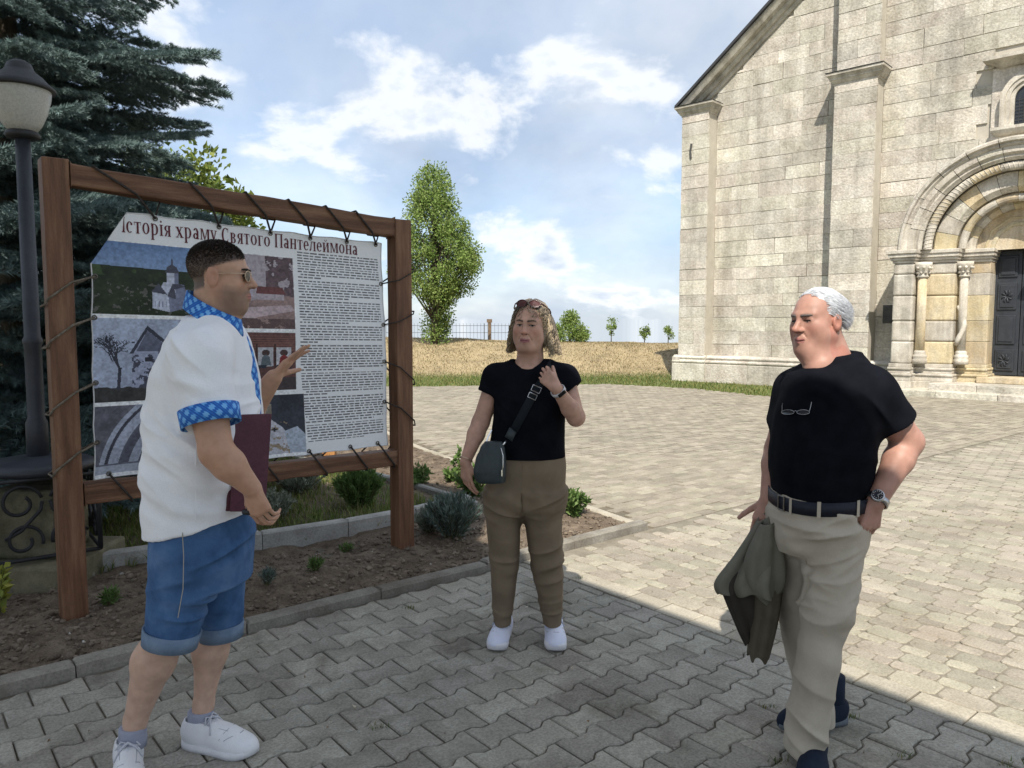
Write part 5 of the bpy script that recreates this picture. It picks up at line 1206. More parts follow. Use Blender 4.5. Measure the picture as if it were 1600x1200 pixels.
# ================================================================ PEOPLE: implicit surfaces turned into meshes
def J(px, py, Y): return at(px, py, Y)
def smin(a, b, k):
    if k <= 0: return np.minimum(a, b)
    h = np.maximum(k-np.abs(a-b), 0)/k; return np.minimum(a, b)-h*h*k*0.25
class Field:
    def __init__(s, lo, hi, h):
        s.lo = np.array(lo, float); s.h = h; s.n = np.ceil((np.array(hi)-s.lo)/h).astype(int)+1; s.a = np.full(s.n, 1.0, np.float32)
    def _sub(s, lo, hi):
        i0 = np.clip(np.floor((np.array(lo)-s.lo)/s.h).astype(int), 0, s.n-1); i1 = np.clip(np.ceil((np.array(hi)-s.lo)/s.h).astype(int)+1, 1, s.n)
        sl = tuple(slice(a, b) for a, b in zip(i0, i1)); g = [s.lo[k]+s.h*np.arange(i0[k], i1[k]) for k in range(3)]
        return sl, g[0][:, None, None], g[1][None, :, None], g[2][None, None, :]
    def put(s, prim, k=0.0, cut=False, m=0.03):
        fn, lo, hi = prim; m = max(m, k*1.2)
        sl, X, Y, Z = s._sub(np.array(lo)-m, np.array(hi)+m)
        if 0 in s.a[sl].shape: return s
        d = fn(X, Y, Z).astype(np.float32)
        s.a[sl] = -smin(-s.a[sl], d, k) if cut else smin(s.a[sl], d, k)
        return s
    def net(s):
        a = s.a; neg = a < 0; n = s.n
        c = [neg[dx:n[0]-1+dx, dy:n[1]-1+dy, dz:n[2]-1+dz] for dx in (0, 1) for dy in (0, 1) for dz in (0, 1)]
        allv = c[0].copy(); anyv = c[0].copy()
        for q in c[1:]: allv &= q; anyv |= q
        act = anyv & ~allv; idx = np.argwhere(act); cid = np.full(act.shape, -1, np.int32); cid[act] = np.arange(len(idx))
        offs = np.array([(dx, dy, dz) for dx in (0, 1) for dy in (0, 1) for dz in (0, 1)])
        vals = np.stack([a[idx[:, 0]+o[0], idx[:, 1]+o[1], idx[:, 2]+o[2]] for o in offs], 1)
        acc = np.zeros((len(idx), 3)); cnt = np.zeros(len(idx))
        for i in range(8):
            for j in range(i+1, 8):
                if np.abs(offs[i]-offs[j]).sum() != 1: continue
                va, vb = vals[:, i], vals[:, j]; m = (va < 0) != (vb < 0); t = va[m]/(va[m]-vb[m])
                acc[m] += offs[i]+(offs[j]-offs[i])*t[:, None]; cnt[m] += 1
        V = s.lo+(idx+acc/cnt[:, None])*s.h; quads = []
        for ax in range(3):
            b, c_ = [(1, 2), (2, 0), (0, 1)][ax]
            s0 = [slice(None)]*3; s1 = [slice(None)]*3; s0[ax] = slice(0, n[ax]-1); s1[ax] = slice(1, n[ax])
            e = np.argwhere(neg[tuple(s0)] != neg[tuple(s1)]); ok = (e[:, b] > 0) & (e[:, c_] > 0) & (e[:, b] < n[b]-1) & (e[:, c_] < n[c_]-1); e = e[ok]
            def cell(db, dc): q = e.copy(); q[:, b] += db; q[:, c_] += dc; return cid[q[:, 0], q[:, 1], q[:, 2]]
            Q = np.stack([cell(-1, -1), cell(0, -1), cell(0, 0), cell(-1, 0)], 1); fl = neg[e[:, 0], e[:, 1], e[:, 2]]; Q[~fl] = Q[~fl][:, ::-1]; quads.append(Q)
        Q = np.concatenate(quads); Q = Q[(Q >= 0).all(1)]
        return V, Q
def vnormals(V, Q):
    n = np.cross(V[Q[:, 2]]-V[Q[:, 0]], V[Q[:, 3]]-V[Q[:, 1]]); N = np.zeros_like(V)
    for k in range(4):
        for a in range(3): N[:, a] += np.bincount(Q[:, k], n[:, a], len(V))
    return unit(N)
def relax(V, Q, it=2, f=0.5):
    e = np.concatenate([Q[:, [0, 1]], Q[:, [1, 2]], Q[:, [2, 3]], Q[:, [3, 0]]]); e = np.concatenate([e, e[:, ::-1]]); c = np.bincount(e[:, 0], minlength=len(V))
    for _ in range(it):
        m = np.stack([np.bincount(e[:, 0], V[e[:, 1], a], len(V)) for a in range(3)], -1)/np.maximum(c, 1)[:, None]; V = V+(m-V)*f
    return V
def noise3(p, s, seed=0):
    r = np.random.default_rng(seed).random((32, 32, 32)); q = p*s; i = np.floor(q).astype(int); f = q-i; f = f*f*(3-2*f); o = 0
    for dx in (0, 1):
        for dy in (0, 1):
            for dz in (0, 1):
                w = (f[:, 0] if dx else 1-f[:, 0])*(f[:, 1] if dy else 1-f[:, 1])*(f[:, 2] if dz else 1-f[:, 2]); o = o+w*r[(i[:, 0]+dx) % 32, (i[:, 1]+dy) % 32, (i[:, 2]+dz) % 32]
    return o
# ---- primitives
def rcone(a, b, r1, r2, flat=None):
    a = np.array(a, float); b = np.array(b, float); ab = b-a; L2 = max(ab@ab, 1e-9); R = max(r1, r2)
    def fn(X, Y, Z):
        px, py, pz = X-a[0], Y-a[1], Z-a[2]; t = np.clip((px*ab[0]+py*ab[1]+pz*ab[2])/L2, 0, 1)
        dx, dy, dz = px-t*ab[0], py-t*ab[1], pz-t*ab[2]
        if flat is not None:
            ax, f = flat; ax = np.array(ax)/np.linalg.norm(ax); c = dx*ax[0]+dy*ax[1]+dz*ax[2]; k = c*(1/f-1); dx, dy, dz = dx+ax[0]*k, dy+ax[1]*k, dz+ax[2]*k
        return np.sqrt(dx*dx+dy*dy+dz*dz)-(r1+(r2-r1)*t)
    return fn, np.minimum(a, b)-R, np.maximum(a, b)+R
def ell(c, r, R=None):
    c = np.array(c, float); r = np.array(r, float); R = np.eye(3) if R is None else np.array(R); m = max(r)
    def fn(X, Y, Z):
        p = (X-c[0], Y-c[1], Z-c[2]); q = [(R[0, k]*p[0]+R[1, k]*p[1]+R[2, k]*p[2])/r[k] for k in range(3)]
        k0 = np.sqrt(q[0]**2+q[1]**2+q[2]**2); k1 = np.sqrt((q[0]/r[0])**2+(q[1]/r[1])**2+(q[2]/r[2])**2)
        return k0*(k0-1)/np.maximum(k1, 1e-6)
    return fn, c-m, c+m
def zloft(rows, yaw=0.0, pw=2.2, cap=0.0):
    """rows: (z, cx, cy, a, b) -> stacked superellipses, a along the yawed x axis, b across"""
    rows = np.array(sorted(rows)); z = rows[:, 0]; ca, sa = math.cos(yaw), math.sin(yaw)
    zz = np.linspace(z[0], z[-1], 120); G = []
    for k in range(1, 5):
        v = np.interp(zz, z, rows[:, k]); w = np.ones(9)/9; v2 = np.convolve(np.pad(v, 4, mode='edge'), w, 'valid'); G.append(v2)
    def fn(X, Y, Z):
        cx, cy, a, b = [np.interp(Z, zz, g) for g in G]
        x = (X-cx)*ca+(Y-cy)*sa; y = -(X-cx)*sa+(Y-cy)*ca
        d = (((np.abs(x)/a)**pw+(np.abs(y)/b)**pw)**(1/pw)-1)*np.minimum(a, b)*0.92
        return np.maximum(d, np.maximum(Z-z[-1], z[0]-Z)-cap)
    mx = max(rows[:, 3].max(), rows[:, 4].max())*1.15
    return fn, np.array([rows[:, 1].min()-mx, rows[:, 2].min()-mx, z[0]]), np.array([rows[:, 1].max()+mx, rows[:, 2].max()+mx, z[-1]])
def halfspace(n, p, lo, hi):
    n = np.array(n, float)/np.linalg.norm(n); p = np.array(p, float)
    return (lambda X, Y, Z: (X-p[0])*n[0]+(Y-p[1])*n[1]+(Z-p[2])*n[2]), np.array(lo), np.array(hi)
def clip_prim(prim, n, p):
    n = unit(np.array(n, float)); p = np.array(p, float); f0 = prim[0]
    return (lambda X, Y, Z: np.maximum(f0(X, Y, Z), (X-p[0])*n[0]+(Y-p[1])*n[1]+(Z-p[2])*n[2])), prim[1], prim[2]
def prow(py, xl, xr, Yc, b):
    """row of a body whose outline in the picture runs from xl to xr at height py: ellipse centre and half width for a given depth"""
    kl, kr = (xl-800)/F, (xr-800)/F; cx = (kl+kr)*(Yc*Yc-b*b)/(2*Yc); a2 = (cx-kl*Yc)**2-(kl*b)**2; a0 = (kr-kl)/2*Yc
    a = math.sqrt(max(a2, (0.62*a0)**2)); return (at((xl+xr)/2, py, Yc)[2], cx, Yc, a*0.975, b)
def hit(fl, px, py, eps=0.0, y0=2.0, y1=4.2):
    """first point of a body along the sight line through a pixel, eps metres before it"""
    Ys = np.arange(y0, y1, 0.002); P_ = np.array([at(px, py, Y) for Y in Ys]); i = np.round((P_-fl.lo)/fl.h).astype(int); ok = ((i >= 0) & (i < fl.n)).all(1); i = np.clip(i, 0, fl.n-1)
    d = np.where(ok, fl.a[i[:, 0], i[:, 1], i[:, 2]], 1.0); k = np.argmax(d < 0); Y = Ys[k] if d[k] < 0 else (y0+y1)/2; return at(px, py, Y-eps)
# ---- hands
def rotv(v, ax, a): return np.array(Matrix.Rotation(a, 3, Vector(ax)) @ Vector(v))
def hand(fl, wrist, fdir, pdir, side, curl, spread=0.06, thumb=(0.5, 0.35), sc=1.0):
    """fdir: fingers' direction, pdir: the way the palm faces, side: which way across the palm the thumb lies"""
    f = unit(np.array(fdir, float)); p = np.array(pdir, float); p = unit(p-f*(p@f)); x = np.cross(f, p)*side; W_ = np.array(wrist, float)
    LEN = [(0.043, 0.026, 0.021), (0.047, 0.030, 0.022), (0.043, 0.028, 0.021), (0.033, 0.021, 0.018)]; RAD = [0.0083, 0.0085, 0.0081, 0.0072]
    for k in range(4):
        off = (1.5-k)*0.0212*sc; kn = W_+f*(0.088-0.006*abs(k-1))*sc+x*off; st_ = W_+f*0.012*sc+x*off*0.55
        fl.put(rcone(st_, kn, 0.0135*sc, 0.0115*sc), 0.012)
        d = unit(f+x*(1.5-k)*spread); ang = 0; b = kn; c = curl[k] if isinstance(curl, (list, tuple)) else curl
        for j in range(3):
            ang += c*(0.75, 1.05, 0.8)[j]; dd = rotv(d, np.cross(f, p), ang); e = b+dd*LEN[k][j]*sc
            fl.put(rcone(b, e, RAD[k]*sc*(1-0.07*j), RAD[k]*sc*(0.95-0.09*j)), 0.0015 if j else 0.004); b = e
    b = W_+f*0.020*sc+x*0.022*sc+p*0.004*sc; d = unit(f*0.72+x*thumb[0]+p*0.25); R0 = 0.0125*sc
    for j, l in enumerate((0.044, 0.032, 0.026)):
        e = b+d*l*sc; fl.put(rcone(b, e, R0*(1-0.1*j), R0*(0.92-0.12*j)), 0.010 if j == 0 else 0.004); b = e; d = unit(d+f*0.12*j+p*thumb[1]*0.5)
# ---- heads
class Head:
    def __init__(s, c, fwd, up=(0, 0, 1), sc=1.0):
        s.c = np.array(c, float); f = unit(np.array(fwd, float)); u = np.array(up, float); u = unit(u-f*(u@f)); s.R = np.stack([np.cross(f, u), f, u], 1); s.s = sc
    def w(s, p): return s.c+s.R@(np.array(p, float)*s.s)
    def loc(s, V): return ((V-s.c)@s.R)/s.s
    def build(s, fl, wide=1.0, jaw=1.0, nose=1.0, fat=0.0, lips=1.0, eye_open=1.0, fold=0):
        S = s.s
        def E(c, r, k=0.02, cut=False): fl.put(ell(s.w(c), np.array(r)*S, s.R), k*S, cut)
        def C(a, b, r1, r2, k=0.012, cut=False): fl.put(rcone(s.w(a), s.w(b), r1*S, r2*S), k*S, cut)
        E((0, -.018, .036), (.076*wide, .098, .084)); E((0, .016, -.012), (.067*wide, .074, .096), .03)
        for q in (-1, 1):
            C((q*.050*wide, -.004, -.058), (q*.022, .056, -.100), .023*jaw, .020*jaw, .025); E((q*.042*wide, .050, -.024), (.027+fat*.4,)*3, .025)
            C((q*.046, .066, .023), (q*.010, .083, .019), .010, .012, .016)
            if fat: E((q*.046*wide, .030, -.062), (.026+fat, .030+fat, .030+fat), .03)
        E((0, .068, -.100), (.024, .020, .019*jaw), .02)
        if fat: E((0, .030, -.112), (.050, .045, .022+fat), .04)
        E((0, .072, -.062), (.030, .026, .030), .022)
        for q in (-1, 1): C((q*.031-.012, .0955, -.001), (q*.031+.012, .0955, -.001), .010, .010, .012, True)
        C((0, .083, .014), (0, .1085*(.5+.5*nose), -.030), .0082, .0128*nose, .012); 
        for q in (-1, 1): E((q*.0125*nose, .0965, -.034), (.0088*nose, .011, .0085), .007)
        for q in (-1, 1):
            E((q*.031, .0725, .0), (.0125, .0125, .0125), .001)
            C((q*.031-.014, .0765, .0045*eye_open+.003), (q*.031+.014, .0755, .0035*eye_open+.003), .0058, .0050, .004); C((q*.031-.013, .0760, -.0062-.001*eye_open), (q*.031+.013, .0750, -.0056-.001*eye_open), .0052, .0046, .004)
            C((q*.022*lips, .0835, -.0685), (0, .0955, -.0655), .0042, .0062, .005); C((q*.020*lips, .0835, -.0725), (0, .0945, -.0775), .0040, .0072*lips, .006)
            C((q*.024, .0925, -.0705), (0, .1035, -.0705), .0016, .0020, .003, True)
            if fold: C((q*.016, .0925, -.042), (q*.031, .0780, -.070), .0026, .0016, .006, True)
            E((q*.0815*wide, -.014, -.009), (.0105, .022, .034), .004); E((q*.0935*wide, -.008, -.006), (.0100, .0115, .020), .004, True)
            C((q*.080*wide, -.030, -.002), (q*.082*wide, -.024, .020), .006, .006, .005)
    def surf(s, fl, x, z):
        """local y of the skin in front of (x, z)"""
        ys = np.linspace(.13, .0, 131); P_ = np.array([s.w((x, y, z)) for y in ys]); i = np.clip(np.round((P_-fl.lo)/fl.h).astype(int), 0, fl.n-1); d = fl.a[i[:, 0], i[:, 1], i[:, 2]]
        k = np.argmax(d < 0); 
        if k == 0: return .09
        t = d[k-1]/(d[k-1]-d[k]+1e-9); return ys[k-1]+(ys[k]-ys[k-1])*t
    def features(s, fl, parent, brow, bw_=.0036, bz=.0215, arch=.003, eye_h=.0042, look=(0, 0), lipc=(0.16, 0.05, 0.05), mouth_w=.023, smile=0.0, frown=0.0, ez=.0005):
        mk = lambda n_, c, r_=.6: M(n_, [(0.3, tuple(np.array(c)*.85)), (0.7, tuple(c))], scale=200, coord='World', rough=r_, vary=0, bump=0, fine=0)
        mb_, me_, mw_, mm_ = mk('brow_hair', brow, .8), mk('dark_eye', (0.014, 0.011, 0.010), .15), mk('eye_white', (0.42, 0.38, 0.36), .3), mk('mouth_shadow', lipc)
        W3 = lambda x, z, e=.0006: Vector(s.w((x, s.surf(fl, x, z)+e, z)))
        for q in (-1, 1):
            xs = np.linspace(.011, .050, 9); pts = [W3(q*x, bz+arch*math.sin((x-.011)/.039*2.6)-frown*max(0, (.030-x)/.02)*.004, -.0002) for x in xs]; MB().tube(pts, [bw_*a*s.s for a in (.8, 1.05, 1.1, 1.1, 1.0, .9, .75, .55, .3)], 6).build('eyebrow', mb_, parent, smooth=True)
            th = np.linspace(0, 2*math.pi, 17)[:-1]; al = lambda a, w_, h_: (q*.031+w_*math.cos(a), ez+h_*math.sin(a)*(1-.25*abs(math.cos(a))))
            if eye_h > .003:
                P_ = [W3(*al(a, .0135, eye_h), .0010) for a in th]; MB().add(P_, [tuple(range(16))]).build('eye_white', mw_, parent)
                P_ = [W3(q*.031+look[0]+.0054*math.cos(a), ez+look[1]+min(.0054, eye_h*.97)*math.sin(a), .0019) for a in th]; MB().add(P_, [tuple(range(16))]).build('iris', me_, parent)
            else:
                P_ = [W3(*al(a, .0130, eye_h), .0010) for a in th]; MB().add(P_, [tuple(range(16))]).build('eye', me_, parent)
            MB().tube([W3(*al(a, .0145, eye_h), .0008) for a in np.linspace(math.pi, 0, 9)], [.0009, .0014, .0018, .0018, .0018, .0018, .0018, .0015, .0009], 5).build('eyelid_line', me_, parent, smooth=True)
        xs = np.linspace(-mouth_w, mouth_w, 9); MB().tube([W3(x, -.0705+smile*(x/mouth_w)**2, -.0004) for x in xs], [.0007, .0014, .0017, .0018, .0018, .0018, .0017, .0014, .0007], 5).build('mouth_line', mm_, parent, smooth=True)
    def paint(s, V, base, lip=(0.42, 0.17, 0.16), brow=(0.06, 0.045, 0.035), brow_amt=1.0, stubble=0.0, red=0.25, iris=(0.05, 0.06, 0.06)):
        L = s.loc(V); x, y, z = L.T; ax = np.abs(x); C = np.tile(np.array(base, float), (len(V), 1)); hd = (z > -0.14) & (np.abs(x) < .11) & (np.abs(y) < .14)
        def mixc(m, c):
            m = np.clip(m, 0, 1)[:, None]; C[:] = C*(1-m)+np.array(c)*m
        g = lambda cx, cy, rx, rz: np.exp(-(((ax-cx)/rx)**2+((z-cy)/rz)**2))
        front = hd & (y > .045)
        mixc(front*g(.046, -.032, .020, .020)*red, (base[0]*1.05, base[1]*.66, base[2]*.62)); mixc((hd & (y > .095))*g(0, -.034, .014, .014)*red*1.3, (base[0]*1.05, base[1]*.66, base[2]*.62)); mixc((hd & (ax > .074) & (y < .02))*red*1.2, (base[0]*1.0, base[1]*.62, base[2]*.58))
        if stubble: mixc((hd & (z < -.035) & (y > -.01))*np.clip((-z-.030)/.03, 0, 1)*np.clip((y+.015)/.04, 0, 1)*(1-g(0, -.072, .02, .008))*stubble, (0.10, 0.075, 0.065)); mixc((front & (y > .08))*g(0, -.054, .022, .007)*stubble, (0.09, 0.07, 0.06))
        mixc((front & (y > .078))*((ax < .0225) & (np.abs(z+.0715) < .0105-.00016*(ax/.0225)*20))*0.75, lip); mixc((front & (y > .078))*np.exp(-((z+.0705)/.0016)**2)*(ax < .024)*0.85, (0.10, 0.03, 0.03))
        bz = .0205+.003*np.sin(ax/.05*3.0); mixc((front & (y > .055))*np.exp(-(((z-bz)/.0042)**2))*((ax > .010) & (ax < .050))*brow_amt, brow)
        ed = np.hypot(ax-.031, z-.0); er = np.sqrt((ax-.031)**2+(y-.0725)**2+z**2); eye = hd & (y > .077) & (er < .0131) & (z < .0030) & (z > -.0042)
        mixc(eye*1.0, (0.55, 0.52, 0.48)); mixc((eye & (ed < .0056))*1.0, iris); mixc((eye & (ed < .0024))*1.0, (0.005, 0.005, 0.005))
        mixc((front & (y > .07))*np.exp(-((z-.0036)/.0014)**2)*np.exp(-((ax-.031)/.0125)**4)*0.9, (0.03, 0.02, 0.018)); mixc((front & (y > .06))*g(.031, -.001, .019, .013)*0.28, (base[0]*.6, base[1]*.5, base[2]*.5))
        C *= (1+0.16*(noise3(V, 55., 7)-.5)+0.20*(noise3(V, 18., 8)-.5))[:, None]
        mixc((hd & (y > .094))*g(.0115, -.0405, .0045, .0030)*0.9, (0.06, 0.025, 0.02))
        return C
MT_skin = M('skin', [(0.35, (0.92, 0.90, 0.88)), (0.65, (1.08, 1.08, 1.08))], attr='Col', scale=30, coord='World', rough=0.5, vary=0, bump=0.12, bscale=420, bdist=0.002, fine=0, sss=0.12, spec=0.35)
def cloth(name, stops, **k):
    d = dict(scale=14, rough=0.85, vary=0, bump=0.18, bscale=700, bdist=0.0015, fine=0.12, fscale=300, coord='World', sheen=0.0, spec=0.15); d.update(k); return M(name, stops, **d)
def finish(name, fl, m, parent, wr=(), rel=2, col=None, disp=0.0, seed=0, post=None):
    V, Q = fl.net(); V = relax(V, Q, rel)
    if len(wr) or disp:
        N = vnormals(V, Q); a = np.zeros(len(V))
        for (c, ax, A, lam, R, sd) in wr:
            c = np.array(c); ax = unit(np.array(ax, float)); R = np.array(R) if np.ndim(R) else np.array([R]*3); w = np.exp(-(((V-c)/R)**2).sum(1))
            along = (V@ax)[:, None]*ax; q_ = (along*(1/lam)+(V-along)*(0.16/lam))*0.62+sd*3.1; n1_ = noise3(q_, 1.0, sd)*0.68+noise3(q_*2.1, 1.0, sd+4)*0.32; rg = (1-np.abs(2*n1_-1))**3.2
            a += A*w*(rg*2.6-0.85)
        if disp: a += disp*(noise3(V, 11.0, seed)+0.5*noise3(V, 24.0, seed+1)-0.75)
        V = V+N*a[:, None]; V = relax(V, Q, 1, 0.4)
    if post is not None: V = post(V)
    me = mesh_np(name, V, Q, col=None if col is None else col(V), smooth=True)
    return link(name, me, m, parent)
def shoe(parent, heel, toe, L_, W_, upper, solem, lacem=None, hgt=0.085, ank=None, sole_h=0.026, runner=False, zb=0.0):
    heel = np.array([*heel, 0.0]); f = np.array([toe[0], toe[1], 0.0])-heel; f = unit(f); x = np.cross(f, [0, 0, 1.0]); R = np.stack([x, f, [0, 0, 1.0]], 1)
    w = lambda a, b, c: heel+x*a+f*b+np.array([0, 0, c+zb])
    lo = w(0, L_/2, 0)-L_*0.72; hi = w(0, L_/2, 0)+L_*0.72; lo[2] = -0.02; hi[2] = 0.22
    fl = Field(lo, hi, 0.0042); r = W_/2
    fl.put(ell(w(0, L_*.16, .048), (r*.74, L_*.19, .058), R)); fl.put(ell(w(.003, L_*.74, .030), (r*.97, L_*.27, .050), R), .03); fl.put(ell(w(0, L_*.46, .045), (r*.82, L_*.30, .056), R), .04)
    fl.put(rcone(w(0, L_*.17, .07), w(0, L_*.19, hgt+.022), r*.72, r*.70, (f, 1.25)), .03); fl.put(rcone(w(0, L_*.30, .09), w(0, L_*.62, .062), r*.42, r*.40), .03)
    fl.put(halfspace((0, 0, 1), w(0, 0, sole_h-.002), lo, hi), .004, True) if False else None
    a = fl.a; zz = fl.lo[2]+fl.h*np.arange(fl.n[2]); fl.a = np.maximum(a, (sole_h-.004+zb-zz)[None, None, :].astype(np.float32)); fl.a = np.maximum(fl.a, (zz-(hgt+.022+zb))[None, None, :].astype(np.float32))
    if ank is not None: fl.put(rcone(w(0, L_*.18, .09), w(0, L_*.18, .18), r*.60, r*.66, (f, 1.25)), .004, True)
    sh = finish('shoe', fl, upper, parent, rel=2)
    def top(a, b):
        q_ = w(a, b, 0); i = np.clip(np.round((q_[:2]-fl.lo[:2])/fl.h).astype(int), 0, fl.n[:2]-1); col_ = fl.a[i[0], i[1]]; k = np.argmax(col_[::-1] < 0); return fl.lo[2]+fl.h*(fl.n[2]-1-k)
    sm = M('shoe_seam', [(0.3, (0.30, 0.31, 0.35)), (0.7, (0.38, 0.39, 0.43))], vary=0, bump=0, fine=0)
    if lacem is not None:
        for (b0, bend) in ((.80, .10), (.66, .05)):
            pts_ = []
            for a_ in np.linspace(-.86, .86, 13): bb = L_*(b0-bend*a_*a_*2.0); pts_.append((*w(a_*r, bb, 0)[:2], top(a_*r, bb)+.0006))
            MB().tube(pts_, .0013, 5).build('seam', sm, sh, smooth=True)
        for sg in (-1, 1):
            pts_ = [(*w(sg*r*a_, L_*b_, 0)[:2], top(sg*r*a_, L_*b_)+.0006) for a_, b_ in ((.42, .66), (.45, .55), (.48, .45), (.50, .36), (.55, .30))]; MB().tube(pts_, .0013, 5).build('seam', sm, sh, smooth=True)
    n_ = 28; out = []
    for k in range(n_):
        a_ = 2*math.pi*k/n_; yy = L_*(.5-.5*math.cos(a_)); t_ = yy/L_; hw_ = r*(np.interp(t_, [0, .05, .15, .35, .55, .75, .9, .97, 1], [.30, .62, .80, .78, .90, 1.03, .80, .48, .15])); out.append(w((hw_ if a_ < math.pi else -hw_)*1.04+(0.006*math.sin(t_*3)), -0.006+yy*1.03, 0))
    mb = MB(); 
    def zs(t_): return sole_h+0.010*max(0, t_-.55)*(1 if not runner else 1.3)+(0.006 if runner and t_ < .2 else 0)
    def z0_(t_): return 0.001+0.055*max(0, t_-.80)**1.3*2
    vs = []
    for lay in (0, 1, 2):
        for k in range(n_):
            p = out[k].copy(); t_ = (p-heel)@f/L_; c = heel+f*((p-heel)@f); s_ = (0.95, 1.0, 0.94)[lay]; p[:2] = c[:2]+(p[:2]-c[:2])*s_; p[2] = zb+(z0_(t_), z0_(t_)+(zs(t_))*0.55, zs(t_)+0.002)[lay]; vs.append(p)
    fs = [(l*n_+k, (l+1)*n_+k, (l+1)*n_+(k+1) % n_, l*n_+(k+1) % n_) for l in (0, 1) for k in range(n_)] + [tuple(range(n_)), tuple(range(3*n_-1, 2*n_-1, -1))]
    mb.add(vs, fs).build('sole', solem, sh, smooth=True)
    if lacem is not None:
        lm = MB()
        for k in range(5):
            t_ = .36+.062*k; zz_ = .112-.0105*k+(.004 if k == 0 else 0)
            lm.tube([w(-r*.55, L_*t_, zz_-.014), w(0, L_*(t_+.02), zz_+.006), w(r*.55, L_*(t_+.04), zz_-.014)], .0034, 5); lm.tube([w(r*.55, L_*t_, zz_-.014), w(0, L_*(t_+.02), zz_+.008), w(-r*.55, L_*(t_+.04), zz_-.014)], .0034, 5)
        for sg in (-1, 1): lm.tube([w(0, L_*.37, .118), w(sg*.02, L_*.35, .125), w(sg*.038, L_*.38, .105), w(sg*.02, L_*.40, .112), w(0, L_*.37, .118)], .0034, 5); lm.tube([w(0, L_*.37, .118), w(sg*.025, L_*.42, .108), w(sg*.045, L_*.46, .075)], .0030, 5)
        lm.build('lace', lacem, sh, smooth=True)
    return sh
def strands(name, roots, paths, rad, cols, m, parent, seg=4):
    """locks of hair as thin tapering tubes: paths (n, k, 3)"""
    Pn = np.array(paths); n_, k_, _ = Pn.shape; T_ = np.gradient(Pn, axis=1); T_ = unit(T_); A_ = unit(np.cross(T_, np.array([0.3, 0.2, 1.0]))); B_ = np.cross(T_, A_)
    rr = np.array(rad)[:, None]*np.interp(np.linspace(0, 1, k_), [0, .2, .7, 1], [.7, 1, .8, .15])[None, :]
    V = np.stack([Pn+A_*(rr*math.cos(2*math.pi*s/seg))[..., None]+B_*(rr*math.sin(2*math.pi*s/seg))[..., None] for s in range(seg)], 2)
    idx = np.arange(n_*k_*seg).reshape(n_, k_, seg); Q = []
    for s in range(seg): s2 = (s+1) % seg; Q.append(np.stack([idx[:, :-1, s], idx[:, :-1, s2], idx[:, 1:, s2], idx[:, 1:, s]], -1).reshape(-1, 4))
    C = np.repeat(np.array(cols)[:, :, None, :], seg, 2).reshape(-1, 3)
    o = link(name, mesh_np(name, V.reshape(-1, 3), np.concatenate(Q), col=C, smooth=True), m, parent); tag(o, kind='stuff'); return o
MT_hair = M('hair', [(0.3, (0.85, 0.85, 0.85)), (0.7, (1.15, 1.15, 1.15))], attr='Col', scale=120, coord='World', rough=0.5, vary=0.04, bump=0.2, bscale=300, bdist=0.002, fine=0.05, fscale=260, spec=0.3)

def comb(HD, roots, dirs, steps, step, grav, flow, wave=0.0, wl=0.05, grow=1.04, wide=1.0, seed=0, keep=0.6, zstop=-9.0):
    """hair paths in head coordinates: each lock follows the skull, then falls"""
    r = np.random.default_rng(seed); p = np.array(roots, float); d = unit(np.array(dirs, float)); n_ = len(p); out = [p.copy()]
    E_ = [((0, -.018, .036), (.076*wide, .098, .084)), ((0, .008, -.020), (.069*wide, .066, .090)), ((0, -.02, -.10), (.055, .055, .08))]; ph = r.random(n_)*6.28; sd = unit(np.cross(d, [0, 0, 1.0])); g = np.array(grow) if np.ndim(grow) else np.full(n_, grow)
    for k in range(steps):
        fl_ = flow(p) if callable(flow) else np.array(flow)
        d = unit(d*keep+fl_*(1-keep)+np.array([0, 0, -1.0])*grav); p = p+d*step*(p[:, 2] > zstop)[:, None]
        for (c, rr) in E_:
            q = (p-np.array(c))/(np.array(rr)[None]*g[:, None]); l = np.linalg.norm(q, axis=1, keepdims=True); ins = l[:, 0] < 1
            p[ins] = (q/np.maximum(l, 1e-6)*np.array(rr)[None]*g[:, None]+np.array(c))[ins]
        a = wave*min(1, k/5.0); s_ = unit(np.cross(d, p*np.array([1, 1, .2])+1e-6)); out.append(p+s_*(a*np.sin(2*math.pi*k*step/wl+ph))[:, None]+unit(p*np.array([1, 1, 0])+1e-9)*(a*.8*np.cos(2*math.pi*k*step/wl+ph*1.3))[:, None])
    P_ = np.stack(out, 1); return HD.c+(P_*HD.s)@HD.R.T
def scalp(r, n_, zmin=.0, test=None, wide=1.0, grow=1.02):
    o = []
    while len(o) < n_:
        v = unit(r.standard_normal(3)); q = v*np.array([.076*wide, .098, .084])*grow+np.array([0, -.018, .036])
        if q[2] > zmin and (test is None or test(q)): o.append(q)
    return np.array(o)
